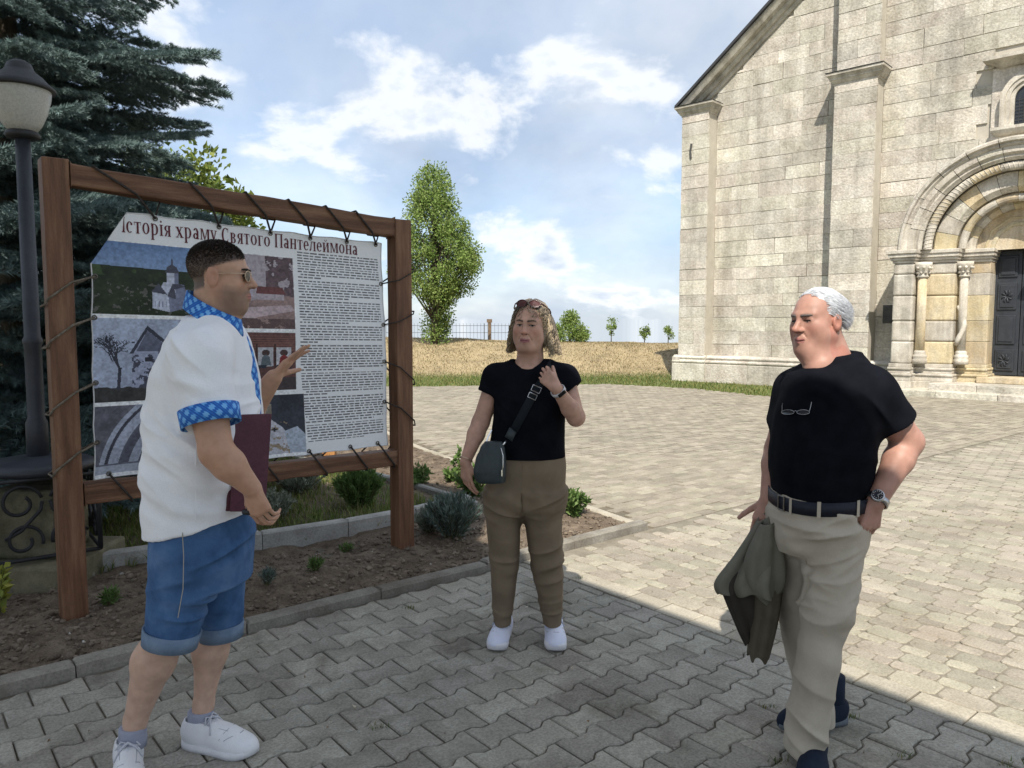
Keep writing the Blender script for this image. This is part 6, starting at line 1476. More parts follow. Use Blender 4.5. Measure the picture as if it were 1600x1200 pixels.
# ---------------------------------------------------------------- the guide in the embroidered white shirt (faces right, side on)
SKIN_G = (0.47, 0.285, 0.20)
MT_white = cloth('white_cotton', [(0.3, (0.80, 0.82, 0.87)), (0.7, (0.86, 0.88, 0.92))])
MT_denim = cloth('blue_denim', [(0.3, (0.03, 0.075, 0.17)), (0.5, (0.06, 0.13, 0.27)), (0.75, (0.13, 0.22, 0.38))], scale=7, bump=0.3)
MT_denim_in = cloth('pale_denim_turnup', [(0.3, (0.13, 0.19, 0.28)), (0.7, (0.20, 0.27, 0.37))], scale=20, bump=0.3)
def embroid():
    m = bpy.data.materials.new('blue_cross_stitch'); m.use_nodes = True; nt = m.node_tree; N = nt.nodes; L = nt.links; b = N['Principled BSDF']; b.inputs['Roughness'].default_value = 0.8
    tc = N.new('ShaderNodeTexCoord'); mp = N.new('ShaderNodeMapping'); L.new(tc.outputs['UV'], mp.inputs[0])
    def wv(rot, sc):
        q = N.new('ShaderNodeMapping'); q.inputs['Rotation'].default_value = (0, 0, rot); L.new(mp.outputs[0], q.inputs[0]); w = N.new('ShaderNodeTexWave'); w.inputs['Scale'].default_value = sc; w.inputs['Distortion'].default_value = 0.0; L.new(q.outputs[0], w.inputs['Vector']); return w.outputs['Fac']
    mx = N.new('ShaderNodeMath'); mx.operation = 'MULTIPLY'; L.new(wv(0.785, 1.15), mx.inputs[0]); L.new(wv(-0.785, 1.15), mx.inputs[1])
    m2 = N.new('ShaderNodeMath'); m2.operation = 'ADD'; L.new(mx.outputs[0], m2.inputs[0]); m3 = N.new('ShaderNodeMath'); m3.operation = 'MULTIPLY'; m3.inputs[1].default_value = 0.35; L.new(wv(0.785, 4.2), m3.inputs[0]); L.new(m3.outputs[0], m2.inputs[1])
    r = N.new('ShaderNodeValToRGB'); L.new(m2.outputs[0], r.inputs[0]); e = r.color_ramp.elements; e[0].position = 0.42; e[0].color = (0.025, 0.20, 0.62, 1); e[1].position = 0.62; e[1].color = (0.16, 0.42, 0.80, 1); q = e.new(0.20); q.color = (0.012, 0.10, 0.42, 1)
    L.new(r.outputs[0], b.inputs['Base Color']); bp = N.new('ShaderNodeBump'); bp.inputs['Strength'].default_value = 0.3; bp.inputs['Distance'].default_value = 0.002; L.new(m2.outputs[0], bp.inputs['Height']); L.new(bp.outputs[0], b.inputs['Normal']); return m
MT_emb = embroid()
def band(name, rings, m, parent, thick=0.004, uvs=10.0, close=False):
    """ribbon between two rows of points (low, high), with uv along and across, slightly thick"""
    lo, hi = [np.array(q) for q in rings]; n_ = len(lo); me = bpy.data.meshes.new(name); vs = np.concatenate([lo, hi]); fs = [(i, i+1, n_+i+1, n_+i) for i in range(n_-1)]
    if close: fs.append((n_-1, 0, n_, 2*n_-1))
    me.from_pydata(vs.tolist(), [], fs); uv = me.uv_layers.new(name='UVMap'); s_ = np.concatenate([[0], np.cumsum(np.linalg.norm(np.diff(lo, axis=0), axis=1))]); w_ = np.linalg.norm(hi-lo, axis=1).mean()
    for pl in me.polygons:
        for li in pl.loop_indices:
            v = me.loops[li].vertex_index; k = v % n_; u_ = s_[k]
            if close and pl.index == n_-1 and k == 0: u_ = s_[-1]+np.linalg.norm(lo[0]-lo[-1])
            uv.data[li].uv = (u_*uvs, (w_ if v >= n_ else 0)*uvs)
    me.update(); o = link(name, me, m, parent, smooth=True); sd = o.modifiers.new('thick', 'SOLIDIFY'); sd.thickness = thick; sd.offset = 1.0; return o
def build_guide():
    Y0 = 2.64; root = empty('person', (J(275, 1100, Y0)[0], Y0, 0)); tag(root, 'man in a white embroidered shirt and denim shorts gesturing towards the board', 'person')
    root.location = (0, 0, 0)
    HD = Head(J(346, 431, 2.63), (0.985, 0.17, -0.03), (0.05, 0, 1), 0.95)
    nearS, nearE, nearW = J(312, 560, 2.43), J(338, 706, 2.36), J(393, 762, 2.40)
    farS, farE, farW = J(355, 560, 2.84), J(372, 668, 2.93), J(428, 590, 2.86)
    fl = Field((-1.62, 2.1, -0.02), (-0.60, 3.15, 1.90), 0.0037)
    HD.build(fl, wide=0.97, jaw=1.08, nose=1.05, fat=0.006, lips=1.05)
    fl.put(rcone(HD.w((0, -.030, -.065)), J(328, 535, 2.63), .060, .074, None), .03); fl.put(rcone(HD.w((0, .03, -.095)), J(345, 515, 2.63), .038, .06), .03)
    fl.put(zloft([prow(515, 290, 375, Y0, .15), prow(600, 245, 392, Y0, .19), prow(760, 232, 385, Y0, .19), prow(835, 245, 380, Y0, .17)]), .03)
    for (S_, E_, W_, k) in ((nearS, nearE, nearW, 1), (farS, farE, farW, 1)):
        fl.put(rcone(S_, E_, .064, .051), .02); m_ = E_+(W_-E_)*.35; fl.put(rcone(E_, m_, .049, .050), .02); fl.put(rcone(m_, W_, .050, .031), .02)
    # near hand closed on the lower edge of the folder; far hand open
    hand(fl, nearW, J(409, 806, 2.41)-nearW, (0.25, 0.95, 0.1), -1, [0.55, 0.62, 0.68, 0.72], spread=0.02, thumb=(0.5, 0.6))
    hand(fl, farW, (0.64, 0.12, 0.72), (0.60, -0.10, -0.72), 1, [0.16, 0.10, 0.08, 0.12], spread=0.10, thumb=(0.95, 0.15), sc=0.94)
    # legs
    nK, nA = J(263, 985, 2.54), J(212, 1125, 2.57); fK, fA = J(342, 975, 2.74), J(318, 1100, 2.72)
    for (hp, K_, A_) in ((J(285, 830, 2.54), nK, nA), (J(335, 830, 2.72), fK, fA)):
        q_ = .90 if K_ is nK else .78; fl.put(rcone(hp, K_, .092, .074*q_), .02); c = K_+(A_-K_)*.34+np.array([-.012, 0, 0]); fl.put(rcone(K_, c, .073*q_, .077*q_), .03); fl.put(rcone(c, A_, .074*q_, .042*q_), .03); fl.put(rcone(A_, A_+np.array([-0.01, -.005, -.07]), .036, .034), .02)
        fl.put(ell(K_+np.array([.03, -.01, -.01]), (.036, .04, .045)), .03)
    def col(V):
        C = HD.paint(V, SKIN_G, stubble=0.55, red=0.18, brow=(0.02, 0.015, 0.012)); L = HD.loc(V); x, y, z = L.T; C = C.copy()
        m = (z < -0.30); C[m] = np.array(SKIN_G)*np.array([1.0, .97, .95]); lg = V[:, 2] < 0.52; C[lg] = np.array([0.52, 0.35, 0.265])*(0.9+0.25*noise3(V[lg], 30.0, 4))[:, None]
        # clipped hair: dark above a line from the temple round the ear to the nape
        line = np.where(y > .0, .030+.30*np.clip(y, 0, .2)-.0, np.where(y > -.045, .030-.6*np.clip(-y, 0, .045), -.05-.3*np.clip(-y-.045, 0, .1)))
        k = np.clip((z-line)/.012, 0, 1)*(z > -.09)*(y < .078)*((z > -.02) | (y < -.03)); fade = np.clip((z-.0)/.06, .0, 1); hc = np.array([[0.085, 0.066, 0.055]])*(1-fade[:, None])+np.array([[0.026, 0.020, 0.017]])*fade[:, None]
        ear = (np.abs(x) > .076) & (np.abs(y+.012) < .03) & (z < .026); k = np.where(ear, 0, k); return C*(1-k[:, None]*.93)+hc*(k[:, None]*.93)
    bod = finish('body', fl, MT_skin, root, rel=2, col=col); HD.features(fl, bod, (0.02, 0.015, 0.012), bw_=.0042)
    # clipped hair: short bristles all over the painted zone
    r = np.random.default_rng(8); n_ = 4200; ro = scalp(r, n_, -.045, lambda q: (q[2] > (.034+.30*max(0, q[1]) if q[1] > 0 else (.030+.6*q[1] if q[1] > -.045 else -.05))) and q[1] < .074 and not (q[1] > .045 and abs(q[0]) > .042), wide=.97, grow=1.0)
    nn = unit((ro-np.array([0, -.018, .036]))/np.array([.076, .098, .084])**2); top = np.clip((ro[:, 2]-.03)/.06, 0, 1); L_ = (.003+.008*top)[:, None]; di = unit(nn+np.array([0, .5, .1])*top[:, None]); k_ = np.linspace(0, 1, 4)[None, :, None]
    P_ = ro[:, None, :]+di[:, None, :]*L_[:, None, :]*k_; P_ = HD.c+(P_*HD.s)@HD.R.T; C = (np.array([0.075, 0.058, 0.048])*(1-top[:, None])+np.array([0.024, 0.018, 0.015])*top[:, None])[:, None, :]*(.85+.3*r.random((n_, 1, 1)))*np.ones((1, 4, 1)); strands('hair', None, P_, .0012+.0012*r.random(n_)*top, C, MT_hair, root, seg=3)
    # shirt
    lo, hi = (-1.55, 2.15, .78), (-0.70, 3.12, 1.60); fs = Field(lo, hi, .0045)
    rows = [prow(496, 298, 362, Y0, .075), prow(508, 284, 374, Y0, .125), prow(526, 262, 387, Y0, .19), prow(560, 246, 398, Y0, .225), prow(600, 233, 405, Y0, .235), prow(650, 224, 409, Y0, .24), prow(700, 218, 406, Y0, .24), prow(760, 212, 398, Y0, .235), prow(800, 212, 396, Y0, .23), prow(840, 214, 396, Y0, .225)]
    fs.put(zloft(rows, pw=2.3)); cuffN = nearS+(nearE-nearS)*.62
    fs.put(rcone(nearS+np.array([0, .06, .02]), nearS, .075, .082), .05); fs.put(clip_prim(rcone(nearS, cuffN+(cuffN-nearS)*.3, .086, .084), nearE-nearS, cuffN), .045)
    cuffF = farS+(farE-farS)*.75; fs.put(rcone(farS+np.array([0, -.06, .02]), farS, .075, .08), .05); fs.put(clip_prim(rcone(farS, cuffF+(cuffF-farS)*.3, .084, .080), farE-farS, cuffF), .04)
    # openings: neck, cuffs, hem
    fs.put(rcone(HD.w((0, -.02, -.10)), J(333, 520, 2.63), .076, .066), .006, True)
    ax = unit(nearE-nearS); fs.put(rcone(cuffN-ax*.02, cuffN+ax*.2, .068, .075), .004, True); big = halfspace(-ax, cuffN, cuffN-.13, cuffN+ax*.06+.12)
    def cutplane(fl_, n_, p_, lo_, hi_):
        sl, X, Y, Z = fl_._sub(lo_, hi_); d = (X-p_[0])*n_[0]+(Y-p_[1])*n_[1]+(Z-p_[2])*n_[2]; fl_.a[sl] = np.maximum(fl_.a[sl], d.astype(np.float32))
    hb_, hf_ = J(218, 833, Y0), J(394, 797, Y0); hv = unit(hf_-hb_); nn = np.array([hv[2], 0, -hv[0]]); nn = nn if nn[2] < 0 else -nn
    cutplane(fs, nn, hb_, lo, hi)
    wr = [(J(270, 780, 2.45), (0.25, 0, 1), .012, .055, (.18, .3, .13), 1), (J(240, 640, 2.5), (.5, 0, 1), .009, .06, (.11, .3, .15), 2), (J(320, 520, 2.5), (.8, 0, .8), .012, .05, (.11, .3, .10), 3), (J(380, 700, 2.5), (-.4, 0, 1), .012, .05, (.09, .3, .13), 4), (J(310, 620, 2.36), (.35, 0, 1), .015, .055, (.08, .15, .11), 5), (J(285, 720, 2.42), (.75, 0, .8), .013, .06, (.12, .2, .15), 6)]
    shirt = finish('shirt', fs, MT_white, root, wr, rel=3, disp=0.007, seed=8)
    # embroidered cuff, collar, front placket
    a1 = unit(np.cross(ax, [0, 1, 0])); a2 = np.cross(ax, a1); th = np.linspace(0, 2*math.pi, 33)[:-1]
    def ringp(c, r1, r2, sk=0.0): return [c+a1*r1*math.cos(t)+a2*r2*math.sin(t) for t in th]
    band('embroidered_cuff', (ringp(cuffN+ax*.030, .0905, .0905), ringp(cuffN-ax*.026, .0925, .0925)), MT_emb, shirt, close=True)
    nb = J(331, 501, 2.63); cc = [];c2 = []
    for t in np.linspace(0, 2*math.pi, 41)[:-1]:
        dx, dy = math.cos(t), math.sin(t); zz = -.052*dx
        cc.append(np.array([nb[0]+.006+dx*.094, nb[1]+dy*.090, nb[2]+zz*1.05-.006])); c2.append(np.array([nb[0]+.010+dx*.083, nb[1]+dy*.074, nb[2]+zz*.9+.056]))
    band('embroidered_collar', (cc, c2), MT_emb, shirt, close=True)
    pl = [hit(fs, px_, py_, .0)+np.array([.004, .05, 0]) for px_, py_ in ((372, 514), (380, 530), (388, 552), (395, 585), (400, 630), (401, 680), (398, 740))]
    o1 = [p+np.array([-.012, -.055, .0]) for p in pl]; o2 = [p+np.array([-.004, -.012, 0]) for p in pl]; band('embroidered_placket', (o1, o2), MT_emb, shirt, thick=.006)
    # side seam
    MB().tube([J(307, 688, 2.392), J(306, 740, 2.398), J(305, 812, 2.41)], .0016, 5).build('side_seam', MT_white, shirt)
    # shorts
    fd = Field((-1.50, 2.2, .38), (-0.72, 3.05, 1.0), .0045)
    fd.put(zloft([prow(790, 225, 390, Y0, .20), prow(830, 228, 392, Y0, .205), prow(870, 234, 389, Y0, .20), prow(905, 240, 386, Y0, .18)], cap=.0))
    nh, fh_ = J(292, 860, 2.53), J(338, 860, 2.74); nk2, fk2 = J(266, 1002, 2.515), J(345, 990, 2.74)
    fd.put(rcone(nh, nk2, .116, .083), .03); fd.put(rcone(fh_, fk2, .112, .072), .03)
    for (a_, b_, r_) in ((nh, nk2, .083), (fh_, fk2, .072)):
        d_ = unit(b_-a_); cutplane(fd, d_, b_-d_*.0, b_-np.array([.16, .12, .06]), b_+np.array([.13, .11, .14])); fd.put(rcone(b_-d_*.05, b_+d_*.1, r_-.014, r_-.010), .004, True)
    wr = [(J(300, 960, 2.42), (.3, 0, 1), .012, .055, (.11, .2, .09), 1), (J(250, 900, 2.42), (-.3, 0, 1), .005, .06, (.10, .2, .08), 2), (J(350, 850, 2.5), (-.5, 0, 1), .010, .05, (.11, .2, .08), 3), (J(345, 950, 2.62), (.2, 0, 1), .010, .05, (.09, .2, .1), 4)]
    sh = finish('shorts', fd, MT_denim, root, wr, rel=3, disp=.006, seed=4)
    for (a_, b_, r_) in ((nh, nk2, .0905), (fh_, fk2, .0795)):
        d_ = unit(b_-a_); e1_ = unit(np.cross(d_, [0, 1, 0])); e2_ = np.cross(d_, e1_); ring_ = lambda off, r: [b_+d_*off+e1_*r*math.cos(t)+e2_*r*math.sin(t) for t in np.linspace(0, 2*math.pi, 33)[:-1]]
        band('turned_up_cuff', (ring_(.012, r_-.001), ring_(-.042, r_+.004)), MT_denim_in, sh, thick=.006, close=True)
    MT_thr = cloth('tan_stitching', [(0.3, (0.30, 0.28, 0.24)), (0.7, (0.4, 0.38, 0.33))])
    MB().tube([J(285, 832, 2.408), J(287, 870, 2.404), J(286, 920, 2.408), J(278, 965, 2.412)], .0014, 5).build('seam_stitching', MT_thr, sh)
    # feet
    MT_sh = cloth('white_leather', [(0.3, (0.70, 0.71, 0.74)), (0.7, (0.78, 0.79, 0.81))], rough=0.5, sheen=0, spec=0.4); MT_so = cloth('white_rubber', [(0.3, (0.66, 0.67, 0.70)), (0.7, (0.74, 0.75, 0.77))], rough=0.6, sheen=0); MT_la = cloth('white_lace', [(0.3, (0.50, 0.51, 0.56)), (0.7, (0.60, 0.61, 0.66))])
    MT_sock = cloth('grey_sock', [(0.3, (0.28, 0.30, 0.38)), (0.7, (0.36, 0.38, 0.46))])
    h1 = nA[:2]+np.array([-.055, .050]); shoe(root, h1, h1+np.array([.125, -.25]), .305, .112, MT_sh, MT_so, MT_la, hgt=.085, ank=True)
    h2 = fA[:2]+np.array([-.072, .005]); shoe(root, h2, h2+np.array([.28, -.075]), .300, .112, MT_sh, MT_so, MT_la, hgt=.085, ank=True)
    for A_, f_ in ((nA, (.5, -.87, 0)), (fA, (.96, -.26, 0))):
        c = A_+np.array([-.010, -.004, -.062]); MB().lathe([(.044, -.03), (.046, 0), (.0450, .03), (.0445, .040), (.036, .042)], 20, Matrix.Translation(c)).build('sock', MT_sock, root, smooth=True)
    return root, HD, nearW
guide, HDG, gW = build_guide()
# wire-framed glasses on the guide's nose
def glasses(name, HD, label, lens_c, frame_m, lens_m, wid=.062, lh=.019, ydist=.094, z=.0, tilt=0.0, arms=True, rad=.0012, back=-.02, armz=.006, temple=.079):
    g = empty(name, tuple(HD.w((0, ydist, z)))); tag(g, label, 'glasses'); inv = Matrix.Translation(-Vector(HD.w((0, ydist, z))))
    ct, st_ = math.cos(tilt), math.sin(tilt)
    def q(x, y, zz): y2, z2 = y*ct-zz*st_, y*st_+zz*ct; return Vector(HD.R@(np.array([x, y2, z2])*HD.s))
    for s in (-1, 1):
        out = [(s*(.033+.0255*math.cos(t)*(1+.06*math.sin(t))), -.004-.010*abs((.033+.0255*math.cos(t))/.06)**2, lh*math.sin(t)-.002) for t in np.linspace(0, 2*math.pi, 25)]
        MB().tube([q(*p) for p in out], rad, 6, cap=False).build('rim', frame_m, g, smooth=True)
        MB().add([q(*p) for p in out[:-1]], [tuple(range(24))]).build('lens', lens_m, g)
        if arms: MB().tube([q(s*.058, -.012, armz), q(s*.072, -.03, armz), q(s*temple, -.075, armz-.002), q(s*temple, -.105, armz-.004), q(s*(temple-.002), -.120, armz-.022)], rad*1.1, 6).build('temple', frame_m, g, smooth=True)
    MB().tube([q(-.009, -.004, .003), q(0, -.001, .006), q(.009, -.004, .003)], rad, 6).build('bridge', frame_m, g, smooth=True)
    return g
MT_gold = M('thin_gold_wire', [(0.3, (0.55, 0.42, 0.30)), (0.7, (0.65, 0.52, 0.38))], metallic=0.8, rough=0.35, vary=0, bump=0, fine=0)
MT_lensD = M('dark_lens', [(0.3, (0.008, 0.008, 0.010)), (0.7, (0.014, 0.014, 0.018))], rough=0.2, vary=0, bump=0, fine=0, spec=0.25)
glasses('eyeglasses', HDG, 'dark wire-framed sunglasses worn by the man in the white shirt', None, MT_gold, MT_lensD, z=.002, ydist=.104)
# burgundy folder held against the thigh
def folder():
    f = empty('document_folder', (0, 0, 0)); tag(f, 'burgundy folder held upright in the hand of the man in the white shirt', 'folder')
    m = M('burgundy_board', [(0.3, (0.085, 0.028, 0.045)), (0.7, (0.115, 0.042, 0.062))], rough=0.5, vary=0, bump=0.15, bscale=200, coord='World'); mw = M('paper_edges', [(0.3, (0.5, 0.5, 0.48)), (0.7, (0.6, 0.6, 0.58))], vary=0)
    A_, B_, C_, D_ = J(357, 798, 2.49), J(412, 798, 2.56), J(422, 646, 2.58), J(365, 648, 2.51)
    n_ = unit(np.cross(B_-A_, D_-A_))
    def leaf(off, sh_, name, mat_, ins=0.0):
        c = (A_+B_+C_+D_)/4; P4 = [p+(c-p)*ins for p in (A_, B_, C_, D_)]; mb = MB(); mb.add([p+n_*off for p in P4]+[p+n_*(off+sh_) for p in P4], [(0, 1, 2, 3), (7, 6, 5, 4), (0, 4, 5, 1), (1, 5, 6, 2), (2, 6, 7, 3), (3, 7, 4, 0)]); mb.build(name, mat_, f, bevel=.001)
    leaf(.0, .004, 'cover', m); leaf(.0045, .008, 'pages', mw, .03); leaf(.013, .004, 'cover', m)
    MB().tube([A_+n_*(-.001), D_+n_*(-.001)], .0095, 8).build('spine', m, f, smooth=True)
    MB().tube([J(392, 800, 2.41), J(382, 800, 2.43)], .010, 10).build('pen_cap', MT_iron, f, smooth=True)
folder()
# ---------------------------------------------------------------- the woman with the shoulder bag (faces the camera, looks to the guide)
SKIN_W = (0.50, 0.30, 0.225)
MT_black = cloth('black_jersey', [(0.3, (0.0045, 0.005, 0.0075)), (0.7, (0.008, 0.009, 0.013))], spec=0.05, rough=0.95)
MT_taupe = cloth('taupe_twill', [(0.3, (0.165, 0.128, 0.088)), (0.7, (0.215, 0.168, 0.116))], scale=9)
def front_y(rows, x, z, Y0):
    rows = np.array(sorted(rows)); cx, a, b = [np.interp(z, rows[:, 0], rows[:, k]) for k in (1, 3, 4)]; t = np.clip((x-cx)/a, -.98, .98); return Y0-b*(1-abs(t)**2.2)**(1/2.2)
def build_woman():
    Y0 = 3.62; root = empty('person', (0, 0, 0)); tag(root, 'woman in black T-shirt and taupe trousers with a bag across her body', 'person')
    HD = Head(J(829, 508, 3.58), (-0.30, -0.95, -0.02), (0.05, 0, 1), 0.955)
    RS, RE, RW = J(776, 592, 3.62), J(751, 660, 3.60), J(727, 722, 3.53); LS, LE, LW = J(882, 592, 3.60), J(900, 652, 3.50), J(869, 606, 3.40)
    fl = Field((-0.36, 3.2, 0.02), (0.46, 3.85, 1.72), .0036)
    HD.build(fl, wide=0.99, jaw=0.90, nose=0.96, fat=0.002, lips=0.95, eye_open=0.5, fold=1)
    fl.put(rcone(HD.w((0, -.03, -.07)), J(828, 573, 3.61), .053, .066), .03); fl.put(rcone(HD.w((0, .015, -.10)), J(826, 570, 3.59), .036, .052), .03)
    fl.put(rcone(J(802, 586, 3.60), J(858, 586, 3.60), .045, .045), .04); fl.put(zloft([prow(575, 790, 868, Y0, .09), prow(640, 778, 876, Y0, .11), prow(760, 770, 874, Y0, .11)]), .03)
    for (S_, E_, W_) in ((RS, RE, RW), (LS, LE, LW)):
        fl.put(rcone(S_, E_, .049, .040), .02); m_ = E_+(W_-E_)*.3; fl.put(rcone(E_, m_, .039, .039), .02); fl.put(rcone(m_, W_, .039, .026), .02)
    hand(fl, RW, J(733, 790, 3.50)-RW, (0.55, 0.55, 0.1), 1, [0.30, 0.36, 0.40, 0.44], spread=.03, thumb=(0.45, 0.3), sc=.90)
    hand(fl, LW, J(848, 583, 3.415)-LW, (0.10, 1.0, 0.1), -1, [0.95, 1.0, 1.05, 1.1], spread=.0, thumb=(0.3, 0.9), sc=.86)
    for sx, hx_ in ((785, 795), (865, 850)): fl.put(rcone(J(hx_, 750, 3.62), J(sx, 930, 3.66), .06, .042), .01); fl.put(rcone(J(sx, 930, 3.66), J(sx, 992, 3.70), .045, .036), .01)
    def col(V):
        C = HD.paint(V, SKIN_W, lip=(0.30, 0.10, 0.13), brow=(0.09, 0.06, 0.045), brow_amt=.75, red=.35, iris=(0.06, 0.07, 0.06)); return C
    bod = finish('body', fl, MT_skin, root, rel=2, col=col); HD.features(fl, bod, (0.085, 0.058, 0.042), bw_=.0034, eye_h=.0036, look=(-.003, 0), lipc=(0.15, 0.035, 0.05), mouth_w=.020, frown=.6, smile=-.001)
    # T-shirt
    trow = [prow(563, 803, 857, Y0, .075), prow(572, 783, 880, Y0, .095), prow(590, 773, 886, Y0, .115), prow(620, 769, 887, Y0, .145), prow(650, 768, 885, Y0, .155), prow(680, 765, 884, Y0, .145), prow(700, 763, 885, Y0, .145), prow(712, 763, 886, Y0, .146)]
    ft = Field((-.28, 3.38, .88), (.40, 3.88, 1.42), .0042); ft.put(zloft(trow, pw=2.3))
    rs, ls = RS+(RE-RS)*.36, J(903, 600, 3.56)
    ft.put(rcone(RS+np.array([.08, 0, .03]), RS+np.array([0, 0, .006]), .06, .063), .03); ft.put(clip_prim(rcone(RS, RS+(RE-RS)*.8, .066, .067), RE-RS, rs), .03); ft.put(rcone(LS+np.array([-.08, 0, .03]), LS+np.array([0, 0, .006]), .06, .063), .03); ft.put(clip_prim(rcone(LS, LS+(LE-LS)*.9+np.array([.03, 0, .01]), .066, .069), unit(np.array([.5, -.1, -.6])), ls), .03)
    ft.put(rcone(HD.w((0, -.005, -.09)), J(826, 553, 3.57), .064, .070), .012, True); ft.put(rcone(J(824, 550, 3.44), J(824, 552, 3.60), .066, .064), .02, True)
    ax = unit(RE-RS); ft.put(rcone(rs-ax*.02, rs+ax*.15, .054, .058), .004, True); ax = unit(LE-LS); l3 = LS+ax*.085; ft.put(rcone(l3-ax*.02, l3+ax*.15, .054, .058), .004, True)
    wr = [(J(825, 690, 3.48), (.2, 0, 1), .004, .06, (.2, .2, .06), 1), (J(790, 640, 3.5), (.7, 0, .7), .004, .06, (.08, .2, .1), 2)]
    tee = finish('t_shirt', ft, MT_black, root, wr, rel=3, disp=.004, seed=2)
    # trousers
    hips = [prow(704, 764, 885, Y0, .135), prow(730, 759, 887, Y0, .15), prow(765, 757, 886, Y0, .153), prow(790, 757, 884, Y0, .130), prow(797, 760, 881, Y0, .10)]
    fp = Field((-.22, 3.3, .06), (.34, 3.9, .98), .0042); fp.put(zloft(hips, pw=2.4))
    Ll = [prow(765, 757, 820, Y0, .135), prow(795, 757, 817, Y0, .128), prow(830, 760, 814, Y0, .115), prow(870, 764, 811, Y0, .10), prow(905, 766, 808, Y0, .092), prow(940, 768, 804, Y0+.02, .082), prow(965, 770, 799, Y0+.03, .075), prow(973, 770, 799, Y0+.03, .075)]
    Lr = [prow(765, 814, 885, Y0, .135), prow(795, 816, 884, Y0, .128), prow(830, 822, 881, Y0, .115), prow(870, 828, 882, Y0, .10), prow(905, 834, 883, Y0, .092), prow(940, 843, 881, Y0+.02, .082), prow(965, 849, 880, Y0+.03, .075), prow(973, 850, 880, Y0+.03, .075)]
    fp.put(zloft(Ll, pw=2.1), .035); fp.put(zloft(Lr, pw=2.1), .035); fp.put(rcone(J(815, 772, 3.475), J(816, 806, 3.50), .002, .010), .014, True); fp.put(rcone(J(816, 800, 3.46), J(817, 830, 3.62), .012, .012), .012, True)
    for sx in (784, 865): fp.put(rcone(J(sx, 968, 3.65), J(sx, 1000, 3.66), .037, .04), .004, True)
    wr = [(J(785, 890, 3.5), (.15, 0, 1), .009, .05, (.09, .2, .09), 1), (J(860, 885, 3.5), (-.3, 0, 1), .010, .05, (.10, .2, .11), 2), (J(812, 785, 3.48), (.5, 0, 1), .011, .045, (.10, .2, .06), 3), (J(860, 775, 3.48), (-.45, 0, 1), .012, .05, (.10, .2, .07), 4), (J(785, 805, 3.48), (.4, 0, 1), .011, .045, (.08, .2, .07), 5), (J(785, 960, 3.55), (.1, 0, 1), .006, .04, (.08, .2, .05), 6), (J(865, 955, 3.55), (-.1, 0, 1), .007, .04, (.08, .2, .06), 7), (J(868, 820, 3.5), (-.6, 0, 1), .012, .05, (.07, .2, .08), 8)]
    tr = finish('trousers', fp, MT_taupe, root, wr, rel=3, disp=.004, seed=6)
    MB().tube([(J(816, py, 3.6)[0], front_y(hips, J(816, py, 3.6)[0], J(816, py, 3.6)[2], Y0)-.001, J(816, py, 3.6)[2]) for py in (712, 735, 760, 785)], .002, 5).build('fly_seam', MT_taupe, tr)
    # running shoes
    MT_kn = cloth('white_knit', [(0.3, (0.66, 0.70, 0.86)), (0.7, (0.76, 0.79, 0.92))]); MT_fo = cloth('white_foam', [(0.3, (0.72, 0.72, 0.76)), (0.7, (0.78, 0.78, 0.82))], sheen=0); MT_la = cloth('pale_lace', [(0.3, (0.36, 0.42, 0.55)), (0.7, (0.46, 0.52, 0.64))])
    a1 = J(786, 985, 3.70)[:2]; a2 = J(866, 985, 3.70)[:2]
    shoe(root, a1+np.array([.012, .065]), a1+np.array([-.030, -.18]), .262, .104, MT_kn, MT_fo, MT_la, hgt=.085, ank=True, sole_h=.034, runner=True); shoe(root, a2+np.array([-.004, .065]), a2+np.array([.006, -.18]), .262, .104, MT_kn, MT_fo, MT_la, hgt=.085, ank=True, sole_h=.034, runner=True)
    for sx in (786, 866): MB().lathe([(.037, -.03), (.036, .03), (.030, .032)], 16, Matrix.Translation(J(sx, 988, 3.695))).build('sock', MT_kn, root, smooth=True)
    # hair: under-volume plus locks
    fh = Field(HD.c-.2, HD.c+.2, .0045); fh.put(ell(HD.w((0, -.026, .040)), np.array((.080, .098, .086))*HD.s, HD.R)); fh.put(ell(HD.w((.072, -.022, -.035)), np.array((.018, .050, .070))*HD.s, HD.R), .03); fh.put(ell(HD.w((-.072, -.022, -.035)), np.array((.018, .050, .070))*HD.s, HD.R), .03); fh.put(ell(HD.w((0, -.055, -.05)), np.array((.07, .06, .09))*HD.s, HD.R), .03)
    fh.put(ell(HD.w((0, .105, -.035)), np.array((.066, .085, .110))*HD.s, HD.R), .006, True); fh.put(ell(HD.w((0, .02, -.10)), np.array((.060, .085, .09))*HD.s, HD.R), .006, True)
    gc = lambda V: np.array([[0.21, 0.175, 0.13]])*(0.55+0.9*noise3(V*np.array([3, 3, .6]), 40., 3))[:, None]
    hair = finish('hair', fh, MT_hair, root, rel=1, disp=.006, seed=5, col=gc)
    r = np.random.default_rng(5); n_ = 2600; ro = scalp(r, n_, .015, lambda q: q[1] < .052 and not (q[1] > .02 and q[2] < .075), wide=1.02, grow=1.05)
    s_ = np.sign(ro[:, 0]+r.normal(0, .015, n_)); di = np.stack([s_*.8, -.55-.3*r.random(n_), .12+0*s_], -1); fw_ = lambda p: unit(np.stack([np.sign(p[:, 0])*.20, -.36+0*p[:, 0], -.6+0*p[:, 0]], -1))
    P_ = comb(HD, ro, di, 18, .0150, .25, fw_, wave=.012, wl=.062, grow=1.04+.09*r.random(n_)**1.5, seed=4, wide=.99, zstop=-.075-.06*r.random(n_)); ln = P_.shape[1]; t_ = np.linspace(0, 1, ln)[None, :, None]; tone = r.random((n_, 1, 1))
